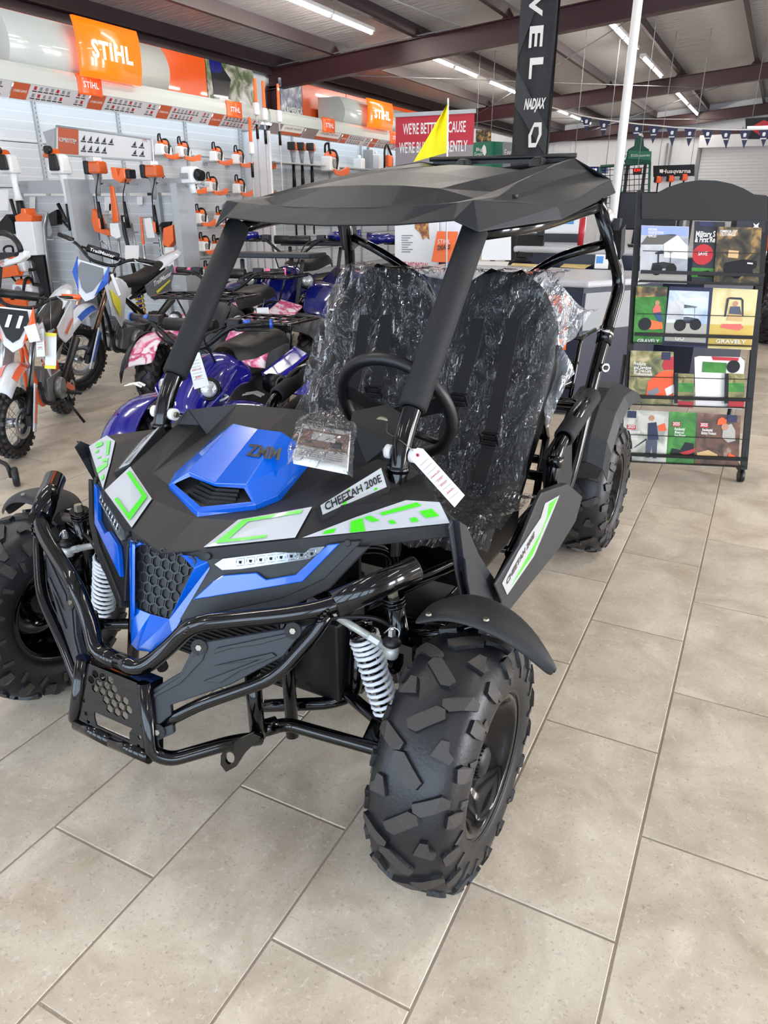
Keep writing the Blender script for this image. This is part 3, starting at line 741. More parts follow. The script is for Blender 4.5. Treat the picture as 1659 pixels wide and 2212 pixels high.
def bulb(mb): mb.lathe([(.001, -.03), (.016, -.028), (.026, -.016), (.028, -.004), (.02, .012), (.012, .03), (.001, .032)], (-1.62, .50, 1.315), (-.5, -.6, -.2), 18)
l_ = MB(); bulb(l_); l_.build('reversing_lamp', 'shade_lamp', kart)
for a, b, nm in (((-.369, .395, .815), (-.369, .345, .815), 'washer'),):
    def wsh(mb):
        for s_ in (-1, 1): mb.cyl((-.385, .37+s_*.024, .82), (-.385, .37+s_*.040, .82), .0165, .0165, 16)
    both('nylon_washer', 'paper', wsh)
    def bl(mb):
        for s_ in (-1, 1): bolt_at(mb, (-.385, .37+s_*.040, .82), (0, s_, 0), .009, .008)
    both('pillar_bolt', 'zinc', bl)
def arm(mb):
    mb.tube([(-1.46, .562, .745), (-1.30, .566, .742), (-1.10, .552, .655), (-1.075, .55, .60), (-1.06, .545, .42)], .02, 14, .05); mb.tube([(-1.09, .551, .635), (-1.083, .55, .60)], .026, 14)
both('side_guard_rail', 'gloss_black', arm)
foam((-1.44, .563, .748), (-1.145, .555, .678), .033)
# lower frame
fr = MB()
for s_ in (1, -1):
    fr.tube([(-.27, s_*.30, .52), (-.29, s_*.30, .20), (-.45, s_*.31, .17), (-1.75, s_*.31, .17), (-1.95, s_*.28, .42)], .0165, 12, .06)
    fr.tube([(-.07, s_*.165, .238), (-.155, s_*.30, .238), (-.20, s_*.345, .25), (-.215, s_*.348, .44)], .0155, 12, .05)
    fr.tube([(-.30, s_*.30, .43), (-.62, s_*.45, .46), (-.66, s_*.46, .22)], .017, 12, .06)
    fr.tube([(-.66, s_*.46, .20), (-1.25, s_*.47, .20), (-1.33, s_*.5, .4)], .017, 12, .06)
    fr.tube([(-.20, s_*.25, .62), (-.34, s_*.37, .60), (-.36, s_*.37, .20)], .017, 12, .05)
    fr.tube([(-.05, s_*.26, .20), (-.10, s_*.22, .60)], .0155, 12)
    fr.tube([(-.66, s_*.46, .20), (-.66, 0, .18)], .015, 10); fr.tube([(-1.25, s_*.47, .20), (-1.25, 0, .18)], .015, 10)
    fr.tube([(-1.45, s_*.55, .70), (-1.75, s_*.30, .62), (-1.95, s_*.28, .42)], .016, 10)
fr.tube([(-.34, -.37, .60), (-.34, .37, .60)], .016, 10); fr.tube([(-1.45, -.55, .70), (-1.45, .55, .70)], .016, 10); fr.tube([(-1.95, -.28, .42), (-1.95, .28, .42)], .016, 10)
fr.build('frame', 'gloss_black', kart)
fpan = MB().box((-.78, 0, .17), (.95, .60, .012)).box((-.34, 0, .38), (.012, .56, .40)).box((-.66, .40, .19), (.55, .16, .01)).box((-.66, -.40, .19), (.55, .16, .01)).build('floor_pan', 'satin_black', kart)
tank = MB().box((-.22, .24, .355), (.13, .175, .22)).box((-.22, -.24, .355), (.13, .175, .22)).build('side_box', 'satin_black', kart, bevel=.008)
for i in range(2): MB().cyl((-.156, .20+i*.04, .268), (-.1535, .20+i*.04, .268), .006, .006, 10).build('drain_hole', 'dark_hole', tank)
rad = MB().box((-.12, 0, .42), (.03, .40, .28))
for i in range(22): rad.box((-.103, 0, .29+i*.012), (.004, .38, .003))
rad.build('radiator', 'satin_black', kart)
MB().tube([(-.42, .11, .42), (-.38, .12, .60), (-.56, .24, .83)], .012, 10).build('steering_column', 'gloss_black', kart)
MB().box((-.62, .1, .27), (.02, .05, .12)).box((-.60, .2, .27), (.02, .05, .12)).build('pedal', 'satin_black', kart)
MB().tube([(-.60, .40, .25), (-.62, .44, .34), (-.50, .455, .40)], .007, 8, .02).tube([(-.52, .453, .392), (-.44, .46, .405)], .011, 10).build('brake_lever', 'satin_black', kart)
# engine & rear carrier
eng = MB().box((-1.72, 0, .38), (.30, .30, .30)).cyl((-1.72, .13, .36), (-1.72, .24, .36), .10, .09, 20).cyl((-1.9, -.1, .5), (-1.6, -.1, .5), .05, .05, 14)
for i in range(6): eng.box((-1.56+.02*0, 0, .42+i*.018), (.12, .22, .006))
eng.build('engine', 'engine_alu', kart, bevel=.01)
MB().tube([(-1.9, -.25, .33), (-1.9, .40, .33)], .02, 12).tube([(-1.83, -.45, .28), (-1.83, .45, .28)], .022, 12).build('rear_axle', 'gloss_black', kart)
cr_ = MB()
for y in (.0, .42):
    cr_.tube([(-1.72, y, .62), (-1.74, y, .70), (-1.80, y, .88), (-2.02, y, .88)], .009, 10, .03)
for z_, x_ in ((.70, -1.74), (.79, -1.77), (.88, -1.80)): cr_.tube([(x_, .0, z_), (x_, .43, z_-.002)], .008, 10)
for y in (.08, .17, .26, .35): cr_.tube([(-1.80, y, .88), (-2.02, y, .88)], .007, 8)
cr_.tube([(-1.50, .30, .70), (-1.50, .545, .70)], .017, 12); cr_.tube([(-1.5, .25, .64), (-1.7, .42, .73)], .012, 8)
cr_.build('rear_carrier', 'gloss_black', kart)
# ---- front bumper
def bump(mb):
    mb.tube([(-.125, .533, .678), (.02, .422, .633), (.06, .345, .615), (.135, .17, .585), (.155, .115, .52), (.19, .066, .472), (.19, 0, .472)], .0175, 18, .06)
    mb.tube([(-.128, .536, .679), (.012, .428, .637)], .027, 22)
both('bumper_tube', 'gloss_black', bump)
def cap_(mb): d = V((-.128, .536, .679))-V((.012, .428, .637)); d.normalize(); mb.cyl(V((-.128, .536, .679)), V((-.128, .536, .679))+d*.004, .026, .024, 20)
both('tube_cap', 'satin_black', cap_)
def bump2(mb):
    mb.tube([(.022, .42, .622), (.045, .405, .585), (.105, .345, .495), (.17, .19, .415), (.205, .115, .36)], .0135, 14, .045)
    mb.tube([(.205, .09, .46), (.235, .115, .31), (.215, .145, .291), (.12, .23, .30), (.06, .255, .275)], .0155, 14, .04)
    mb.tube([(.236, .11, .30), (.238, 0, .298)], .0155, 14); mb.tube([(.055, .245, .445), (.055, .245, .27)], .0175, 16)
both('bumper_brace', 'gloss_black', bump2)
def welds(mb):
    for c, r in (((.03, .415, .615), .02), ((.057, .247, .275), .02), ((.14, .165, .57), .016)):
        for i in range(14):
            a = 2*PI*i/14; mb.sphere(V(c)+V((math.cos(a)*r*.8, math.sin(a)*r*.6, math.sin(a)*r)), .0045, 6, 4)
both('weld_bead', 'gloss_black', welds)
PA, PB, PC = V((.206, .088, .452)), V((.238, .113, .308)), V((.206, -.088, .452))
pu = V((0, 1, 0)); pv = ((PB+V((PB.x, -PB.y, PB.z)))/2-(PA+PC)/2).normalized(); pn = pu.cross(pv); pn = pn if pn.x > 0 else -pn; po = (PA+PC)/2
def pf(u, v, w_): return po+pu*u+pv*v+pn*w_
holes = []
for r, cs in ((0, (-2.5, -1.5, -.5)), (1, (-3, -2, -1, 0)), (2, (-2.5, -1.5, -.5, .5, 1.5)), (3, (-1, 0, 1, 2)), (4, (-.5, .5, 1.5))):
    for c in cs: holes.append(ngon(c*.0225+.004, .018+r*.0165, .0098, 6, PI/6, 1.05, .95))
holes.append([(-.052, .106), (.060, .106), (.052, .119), (.054, .136), (-.045, .136), (-.052, .12)])
for x, y in ((-.085, .09), (-.078, .118), (.088, .09), (.082, .118), (-.07, .135), (.08, .14)): holes.append(ngon(x, y, .005, 8))
vs, fs = holed([(-.09, 0), (.09, 0), (.114, .15), (-.114, .15)], holes, .003, pf)
MB().add(vs, fs).add([pf(-.09, 0, 0), pf(.09, 0, 0), pf(.09, .0, -.05), pf(-.09, 0, -.05)], [(0, 1, 2, 3)]).add([pf(.09, 0, 0), pf(.114, .15, 0), pf(.114, .15, -.035), pf(.09, 0, -.05)], [(0, 1, 2, 3)]).add([pf(-.09, 0, 0), pf(-.114, .15, 0), pf(-.114, .15, -.035), pf(-.09, 0, -.05)], [(0, 1, 2, 3)]).build('skid_plate', 'gloss_black', kart, fix=False)
GA, GB, GC = V((.150, .14, .545)), V((.035, .395, .60)), V((.228, .125, .315)); GNn = (GB-GA).cross(GC-GA).normalized(); GNn = GNn if GNn.x > 0 else -GNn
def Gp(px, py, off=0.): return onp(px, py, GA, GNn, off)
def guard(mb):
    q = [(423, 1390), (666, 1350), (648, 1372), (612, 1418), (500, 1478), (369, 1523), (376, 1584), (331, 1603), (307, 1508), (320, 1495), (390, 1453)]
    mb.prism([Gp(x, y, -.012) for x, y in q], GNn, .014)
    q = [(432, 1400), (450, 1390), (440, 1425), (392, 1475), (330, 1508), (336, 1560), (352, 1590), (333, 1600), (312, 1510), (392, 1460)]
    mb.prism([Gp(x, y, .002) for x, y in q], GNn, .004)
    mb.prism([Gp(x, y, .002) for x, y in [(470, 1398), (640, 1362), (636, 1371), (560, 1392), (500, 1400), (462, 1412)]], GNn, .004)
    mb.prism([Gp(x, y, .002) for x, y in [(463, 1437), (590, 1408), (600, 1416), (520, 1448), (478, 1474), (440, 1470), (560, 1424)]], GNn, .005)
go = both('bumper_guard', 'guard_black', guard, bevel=.002)
def gbolts(mb):
    for px, py in ((432, 1397), (634, 1361), (342, 1579)):
        p = Gp(px, py, .003); mb.m(1).cyl(p, p+GNn*.003, .017, .017, 20); mb.m(0); bolt_at(mb, p+GNn*.003, GNn, .0075, .003)
both('guard_bolts', ['zinc', 'dark_hole'], gbolts)
# tow eye
ev, ef = holed([(478, 1650), (479, 1630), (488, 1614), (520, 1594), (548, 1582), (566, 1590), (530, 1626), (512, 1654), (490, 1666)], [ngon(498, 1636, 1, 16, 0, 10.5, 13.5)], .006, lambda u, v, w_: B(u, v, X=.125)+V((w_, 0, 0)))
MB().add(ev, ef).build('tow_eye', 'gloss_black', kart, fix=False)
# ---- front suspension
def aarm(mb):
    mb.tube([(.02, .245, .268), (-.02, .27, .262), (-.075, .50, .235), (-.11, .53, .235)], .0155, 14, .03); mb.tube([(-.24, .24, .27), (-.2, .27, .27), (-.13, .50, .235), (-.11, .53, .235)], .0155, 14, .03)
    mb.tube([(.03, .235, .27), (-.0, .255, .268)], .020, 12); mb.prism([V((-.06, .44, .243)), V((-.165, .42, .25)), V((-.12, .51, .24)), V((-.085, .505, .24))], (0, 0, 1), .005)
both('control_arm', 'gloss_black', aarm)
ST, SB = V((-.143, .395, .497)), V((-.147, .468, .262))
def spring(mb):
    d = SB-ST; u, v = frame_of(d); pts = []; N_ = 150; turns = 13
    for i in range(N_+1):
        t = i/N_; ph = (t*.55 if t < .38 else .209+(t-.38)/.62*.791); tt = .10+.80*(.25*(t/.30) if t < .30 else .25+.75*(t-.30)/.70)
        a = 2*PI*turns*t; r = .0325-.003*t; pts.append(ST+d*tt+(u*math.cos(a)+v*math.sin(a))*r)
    mb.tube(pts, .0046, 7, 0.)
both('coil_spring', 'spring_white', spring, fix=False)
def damper(mb):
    d = (SB-ST).normalized(); L = (SB-ST).length
    mb.cyl(ST+d*.02, ST+d*(L*.92), .0145, .0135, 14); mb.lathe([(.001, .012), (.026, .014), (.030, .022), (.030, .03), (.001, .03)], ST, d, 18)
    mb.cyl(ST+V((.02, -.012, .002)), ST+V((-.02, .012, .002)), .013, .013, 14)
both('damper', 'gloss_black', damper)
def dbolt(mb): bolt_at(mb, ST+V((.02, -.008, .002)), (1, -.5, 0), .010, .007); d = (SB-ST).normalized(); L = (SB-ST).length; mb.cyl(ST+d*L*.9, ST+d*L*1.02, .007, .006, 10)
both('damper_bolt', 'zinc', dbolt)
def king(mb):
    t, b = V((-.14, .478, .60)), V((-.165, .505, .36)); d = (b-t).normalized()
    mb.cyl(t+d*.015, b, .0215, .0215, 18); mb.cyl(b, b+d*.09, .016, .016, 14)
    for i in range(3): mb.cyl(t+d*(.005+i*.009), t+d*(.010+i*.009), .0245, .0245, 18)
    mb.box(lerp(t, b, .62)+V((.0, .02, 0)), (.05, .03, .07)); mb.box(b+V((0, .035, -.02)), (.04, .05, .05)); mb.prism([lerp(t, b, .52), lerp(t, b, .8), lerp(t, b, .75)+V((.05, -.005, .0)), lerp(t, b, .66)+V((.055, -.005, .0))], (0, 1, 0), .01, True)
    mb.cyl((-.11, .52, .28), (-.105, .60, .28), .02, .02, 14); mb.cyl(b+d*.085, b+d*.12, .02, .018, 14)
both('steering_knuckle', 'gloss_black', king)
def kbolt(mb):
    t = V((-.14, .478, .60)); mb.cyl(t+V((0, 0, -.012)), t+V((0, 0, .012)), .013, .011, 6, False); mb.cyl(t+V((0, 0, -.02)), t+V((0, 0, -.012)), .018, .018, 16)
    for z_ in (.02, -.05): bolt_at(mb, (-.150, .535, .45+z_), (.7, .6, 0), .008, .008)
    bolt_at(mb, (-.125, .50, .268), (1, -.3, 0), .009, .014); mb.cyl((-.12, .505, .262), (-.10, .50, .262), .005, .005, 8)
both('knuckle_bolt', 'zinc', kbolt)
TA, TB = V((-.085, .30, .565)), V((-.098, .492, .490))
def tie(mb):
    mb.tube([TA, TB], .0085, 12); d = (TB-TA).normalized(); mb.cyl(TB-d*.05, TB-d*.025, .0105, .0105, 6, False); mb.lathe([(.001, -.016), (.014, -.014), (.017, 0), (.014, .012), (.001, .013)], TB+V((0, .006, -.003)), (0, 0, 1), 16)
both('tie_rod', 'rod_silver', tie)
def boot(mb): mb.lathe([(.013, 0), (.020, .006), (.0205, .012), (.014, .02), (.008, .024)], TB+V((0, .006, .010)), (0, 0, 1), 18)
both('ball_joint_boot', 'satin_black', boot)
def cast(mb):
    p = TB+V((0, .006, .036)); mb.cyl(p, p+V((0, 0, .016)), .009, .008, 6, False); mb.cyl(p, p+V((0, 0, .022)), .005, .005, 8)
    mb.tube([p+V((.012, -.012, .008)), p+V((0, 0, .022)), p+V((-.004, .016, .014)), p+V((.004, .018, .002))], .0014, 6, .006)
both('castle_nut', 'silver', cast)
def hose(mb): mb.tube([(-.05, .30, .50), (-.08, .36, .54), (-.12, .45, .545), (-.15, .50, .50)], .005, 8, .05)
both('brake_hose', 'satin_black', hose)
# mud fenders
def mud(mb):
    C_ = (-.13, .0, .28); rows = []
    for i in range(15):
        t = i/14; a = math.radians(62+78*t)  # angle over the tyre
        y0 = .50+.02*t; row = []
    # profile across: inner rolled edge, crest, outer tip swooping down
    prof = [(.545, .570, -.15), (.60, .598, -.17), (.66, .603, -.17), (.72, .594, -.165), (.78, .565, -.16), (.83, .515, -.15)]
    for (y, z, xc), hw in zip(prof, (.045, .055, .055, .048, .034, .006)):
        rows.append([(xc+hw, y-.004, z-.014), (xc+hw*.85, y, z), (xc+hw*.3, y+.004, z+.006), (xc-hw*.4, y+.004, z+.005), (xc-hw*1.0, y, z-.006), (xc-hw*1.25, y-.003, z-.022)])
    mb.grid(rows)
both('mud_fender', 'body_black', mud, solid=.004, sub=2, fix=False)
def mudarm(mb): mb.tube([(-.16, .51, .50), (-.17, .60, .52), (-.17, .68, .575)], .009, 8, .03)
both('fender_stay', 'gloss_black', mudarm)
def mbolt(mb):
    for p in ((-.11, .575, .592), (-.13, .69, .603)): bolt_at(mb, p, (0, 0, 1), .007, .004)
both('fender_bolt', 'zinc', mbolt)
def rfend(mb):
    rows = []
    sec = [(-1.45, .50), (-1.47, .60), (-1.56, .68), (-1.70, .715), (-1.85, .705), (-2.02, .655)]
    for x, z in sec:
        k = 1 if x > -1.9 else .95
        rows.append([(x+.01, .46, z-.0), (x+.01, .48, z+.008), (x, .57, z+.006), (x-.02, .625, z-.02), (x-.03, .645, z-.065*k)])
    mb.grid(rows, False)
    mb.add([(-1.44, .46, .50), (-1.45, .57, .505), (-1.47, .625, .48), (-1.48, .61, .44), (-1.43, .47, .44)], [(0, 1, 2, 3, 4)])
both('rear_fender', 'body_black', rfend, solid=.004, bevel=.006, fix=False)
# ---- side panel with nameplate
SN = V((0, 1, .0)).normalized()
def S_(px, py, y=.575): return B(px, py, Y=y)
def sidep(mb):
    q = [(1062, 1262), (1116, 1174), (1155, 1075), (1164, 1058), (1210, 1042), (1243, 1070), (1228, 1124), (1192, 1181), (1077, 1319), (1064, 1328)]
    mb.prism([S_(x, y) for x, y in q], SN, .025)
    q = [(1064, 1262), (1118, 1176), (1158, 1078), (1166, 1064), (1200, 1052), (1207, 1072), (1181, 1086), (1086, 1262), (1094, 1284), (1080, 1300)]
    mb.prism([S_(x, y, .60) for x, y in q], SN, .006)
def frontp(mb):
    q = [(975, 1122), (992, 1132), (1020, 1195), (1064, 1262), (1077, 1319), (1064, 1331), (1011, 1317), (998, 1240), (985, 1200)]
    mb.prism([S_(x, y, .56) for x, y in q], SN, .018)
    q = [(1000, 1206), (1018, 1212), (1052, 1262), (1064, 1300), (1052, 1322), (1016, 1312), (1004, 1250)]
    mb.prism([S_(x, y, .578) for x, y in q], SN, .006)
    q = [(975, 1122), (985, 1200), (1011, 1317), (1000, 1317), (982, 1240), (966, 1140)]
    mb.prism([S_(x, y, .56) for x, y in q], SN, .004)
both('side_panel', 'guard_black', sidep, bevel=.004); both('front_side_panel', 'guard_black', frontp, bevel=.004)
YD = .607
def sdec(mb):
    mb.prism([S_(x, y, YD) for x, y in [(1084, 1260), (1095, 1285), (1153, 1201), (1183, 1131), (1208, 1070), (1177, 1087), (1168, 1118), (1120, 1190)]], SN, .001)
    mb.m(1).prism([S_(x, y, YD+.001) for x, y in [(1104, 1266), (1150, 1199), (1178, 1131), (1204, 1075), (1186, 1088), (1181, 1118), (1168, 1150), (1145, 1192)]], SN, .0006)
dec = both('name_decal', ['decal_silver', 'decal_green'], sdec, fix=False)
for sg, o in ((1, dec[0]), (-1, dec[1])):
    a, b = S_(1092, 1262, YD+.001), S_(1155, 1152, YD+.001); up = (S_(1140, 1180, YD+.001)-S_(1150, 1200, YD+.001))
    d = b-a; c = (a+b)/2; nrm = V((0, 1, 0)); 
    u_ = d.normalized(); v_ = V((0, 1, 0)).cross(u_); v_ = v_ if v_.z > 0 else -v_
    tx = MB()
    if sg > 0: put_text(tx, 'CHEETAH 200E', c+V((0, .0012, 0)), u_, v_, .026, .0, wfit=d.length*.96, bold=.03)
    else: put_text(tx, 'CHEETAH 200E', my(c)-V((0, .0012, 0)), -my(u_), my(v_), .030, .0, wfit=d.length, bold=.02)
    tx.build('lettering', 'decal_dark', o, fix=False)
def step(mb): mb.tube([(-.62, .545, .34), (-.60, .545, .40), (-.98, .53, .50)], .012, 10, .03); mb.lathe([(.018, 0), (.02, .004), (.02, .2), (.018, .204)], (-.74, .54, .437), V((-.36, -.014, .10)), 12)
both('side_step', 'gloss_black', step)
def rearcov(mb): mb.prism([(-1.10, .50, .62), (-1.28, .50, .66), (-1.38, .50, .40), (-1.32, .50, .26), (-1.15, .50, .24), (-1.18, .50, .42)], (0, 1, 0), .05)
both('rear_side_cover', 'body_black', rearcov, bevel=.01)
# ---- roof
def roofh(mb):
    rows = []
    X = [(-.69, .735), ]
    R0 = [(-.690, 0, 1.345), (-.698, .12, 1.347), (-.715, .24, 1.352), (-.735, .339, 1.358)]
    R1 = [(-.780, 0, 1.343), (-.785, .12, 1.344), (-.79, .24, 1.347), (-.775, .345, 1.362)]
    R2 = [(-.865, 0, 1.402), (-.865, .12, 1.400), (-.87, .23, 1.392), (-.85, .335, 1.368)]
    R3 = [(-1.10, 0, 1.442), (-1.10, .12, 1.438), (-1.10, .24, 1.420), (-1.08, .30, 1.385)]
    R4 = [(-1.45, 0, 1.476), (-1.45, .12, 1.470), (-1.45, .23, 1.452), (-1.42, .28, 1.425)]
    R5 = [(-1.88, 0, 1.478), (-1.88, .12, 1.472), (-1.90, .19, 1.468), (-1.9, .24, 1.498)]
    mb.grid([R0, R1, R2, R3, R4, R5], False)
    # wing: from the front corner widening to the raised rear fin
    CT, CF_ = V((-.731, .380, 1.363)), V((-.735, .339, 1.358)); MT, RT = V((-.90, .540, 1.351)), V((-1.84, .455, 1.436))
    W0 = [CF_, V((-.775, .345, 1.362)), V((-.85, .335, 1.368)), V((-1.08, .30, 1.385)), V((-1.42, .28, 1.425)), V((-1.9, .24, 1.498))]
    W1 = [CT, V((-.80, .375, 1.366)), V((-.90, .385, 1.374)), V((-1.10, .365, 1.412)), V((-1.45, .345, 1.462)), V((-1.86, .31, 1.508))]
    W2 = [CT, V((-.82, .395, 1.364)), V((-.92, .405, 1.362)), V((-1.12, .39, 1.388)), V((-1.47, .375, 1.428)), V((-1.90, .37, 1.468))]
    W3 = [CT, V((-.82, .41, 1.363)), V((-.93, .425, 1.360)), V((-1.13, .41, 1.382)), V((-1.48, .395, 1.418)), V((-1.91, .40, 1.45))]
    W4 = [CT, V((-.82, .44, 1.358)), MT, V((-1.15, .53, 1.372)), V((-1.5, .49, 1.405)), RT]
    mb.grid([W0, W1, W2, W3, W4], False)
    # skirts
    LB0, LB0b, LB1 = V((-.655, 0, 1.303)), V((-.672, .2, 1.307)), V((-.686, .35, 1.319)); CB, MB_, RB = V((-.704, .408, 1.293)), V((-.905, .553, 1.319)), V((-1.92, .462, 1.393))
    for f in [(LB0, LB0b, V((-.715, .24, 1.352)), V(R0[0])), (LB0b, LB1, V(R0[3]), V(R0[2])), (LB1, CB, CT, V(R0[3])), (CB, MB_, MT, CT), (MB_, RB, RT, MT), (RT, RB, V((-1.95, .3, 1.42)), V((-1.86, .31, 1.508))), (V((-1.86, .31, 1.508)), V((-1.95, .3, 1.42)), V((-1.93, 0, 1.43)), V((-1.88, 0, 1.478)))]: mb.add(f, [(0, 1, 2, 3)])
r = MB(); roofh(r); r.mirror(); roof = r.build('roof', 'roof_black', kart, bevel=.004, solid=.005)
MB().tube([(-1.93, -.30, 1.52), (-1.93, .30, 1.52)], .009, 10).box((-1.93, .0, 1.505), (.03, .56, .012)).build('rear_bar', 'satin_black', roof)
for y in (-.12, .18): MB().box((-1.86, y, 1.497), (.10, .06, .035), None, .6).build('bar_mount', 'roof_black', roof, bevel=.01)
rb = MB()
for p in ((-.80, .12, 1.347), (-.80, -.12, 1.347)): rb.box(p, (.01, .022, .002))
bolt_at(rb, (-.98, .40, 1.372), (0, 0, 1), .008, .006); bolt_at(rb, (-.98, -.40, 1.372), (0, 0, 1), .008, .006); rb.build('roof_screws', 'satin_black', roof)
# ---- steering wheel
SWC = V((-.585, .25, .866)); sn = V((-.90, 0, .44)).normalized(); su = V((0, 1, 0)); sv = V((.44, 0, .90)).normalized()
mb = MB(); R1_, r1_ = .155, .0165; N1, N2 = 48, 12
mb.grid([[SWC+(su*math.cos(a)+sv*math.sin(a))*(R1_+r1_*math.cos(b))+sn*r1_*math.sin(b) for b in [2*PI*j/N2 for j in range(N2)]] for a in [2*PI*i/N1 for i in range(N1+1)]], True, True)
sw = mb.build('steering_wheel', 'satin_black', kart)
mb = MB()
for a in (.25, PI-.25, -PI/2): mb.bar(SWC-sn*.03, SWC+(su*math.cos(a)+sv*math.sin(a))*.15, .045, .004, up=sn)
mb.build('spoke', 'satin_black', sw)
MB().lathe([(.02, -.075), (.028, -.074), (.028, -.06), (.018, -.058), (.018, -.05), (.032, -.048), (.032, -.04), (.024, -.03), (.001, -.028)], SWC, sn, 20).build('hub', 'zinc', sw)
MB().prism([V((-.47, .17, .80)), V((-.47, .31, .80)), V((-.52, .33, .86)), V((-.54, .25, .885)), V((-.52, .16, .86))], (.8, 0, .6), .004).build('column_bracket', 'satin_black', kart)
MB().tube([V((-.60, .30, .80)), V((-.64, .345, .775))], .010, 10).build('switch_stalk', 'satin_black', kart)
# ---- seats
SQ = V((-1.055, 0, .45)); SD = V((-.43, 0, .70)).normalized(); SNm = V((.852, 0, .523)).normalized()
def seat_back(cy, mb):
    rows = []
    for i in range(15):
        t = i/14; L_ = .80*t; w_ = .205+.02*math.sin(t*3) if t < .7 else .215*math.sqrt(max(.02, 1-((t-.7)/.315)**2))*.98
        w_ = max(w_, .03); row = []
        for j in range(13):
            s_ = -1+2*j/12; bol = .035*(abs(s_)**2.4); dep = .012*math.sin(t*8)
            row.append(SQ+SD*L_+V((0, cy+s_*w_, 0))+SNm*(bol+dep-.03*(abs(s_) > .95)))
        rows.append(row)
    mb.grid(rows); back = [[p-SNm*.09 for p in r_] for r_ in rows]; mb.grid([list(reversed(r_)) for r_ in back])
    for a, b in ((0, None),):
        mb.grid([[r_[0] for r_ in rows], [r_[0] for r_ in back]]); mb.grid([[r_[-1] for r_ in back], [r_[-1] for r_ in rows]]); mb.grid([rows[-1], back[-1]])
for cy in (.225, -.225):
    mb = MB(); seat_back(cy, mb); sb = mb.build('seat_back', 'vinyl', kart)
    for s_ in (-1, 1): MB().box(SQ+SD*.52+V((0, cy+s_*.075, 0))+SNm*.014, (.05, .07, .012), Matrix.Rotation(-1.0, 3, 'Y')).build('belt_slot', 'satin_black', sb)
    c = MB(); rows = []
    for i in range(9):
        t = i/8; rows.append([(-.70-.38*t, cy+s_*.225, .475-.045*t+.028*abs(s_)**2-.05*max(0, .15-t)*4) for s_ in [-1+2*j/8 for j in range(9)]])
    c.grid(rows); c.grid([rows[0], [(x-.02, y, z-.10) for x, y, z in rows[0]]]); c.grid([[r_[0] for r_ in rows], [(r_[0][0], r_[0][1], .36) for r_ in rows]]); c.grid([[r_[-1] for r_ in rows], [(r_[-1][0], r_[-1][1], .36) for r_ in rows]])
    c.build('seat_cushion', 'vinyl', kart, fix=False)
MB().box((-.88, 0, .34), (.36, .86, .04)).build('seat_base', 'satin_black', kart)
# belts
def OnSeat(px, py, off=.035): return onp(px, py, SQ, SNm, off)
def belt(pts, w_=.045, offs=None):
    mb = MB(); P_ = [OnSeat(x, y, .105) for x, y in pts]; rows = []
    for i, p in enumerate(P_):
        d = (P_[min(i+1, len(P_)-1)]-P_[max(0, i-1)]).normalized(); s_ = d.cross(SNm).normalized(); rows.append([p-s_*w_/2, p, p+s_*w_/2])
    mb.grid(rows, False); return mb.build('seat_belt', 'belt', kart, solid=.003, fix=False)
def buckle(px, py, par):
    p = OnSeat(px, py, .111); mb = MB(); R3 = Matrix.Rotation(-1.02, 3, 'Y')
    for k_ in (-1, 0, 1): mb.box(p+SD*k_*.017, (.008, .06, .008), R3)
    for s_ in (-1, 1): mb.box(p+V((0, s_*.028, 0)), (.046, .007, .010), R3)
    mb.build('belt_buckle', 'satin_black', par, bevel=.002)
for pts, bk in (([(1052, 716), (1040, 775), (1012, 870), (985, 945), (975, 1000)], (1012, 886)), ([(1127, 716), (1110, 800), (1084, 930), (1070, 1000), (1052, 1060)], (1076, 968)), ([(815, 706), (803, 790), (788, 870), (778, 930)], None), ([(860, 706), (852, 790), (836, 860), (800, 900)], (835, 868))):
    bt = belt(pts)
    if bk: buckle(bk[0], bk[1], bt)
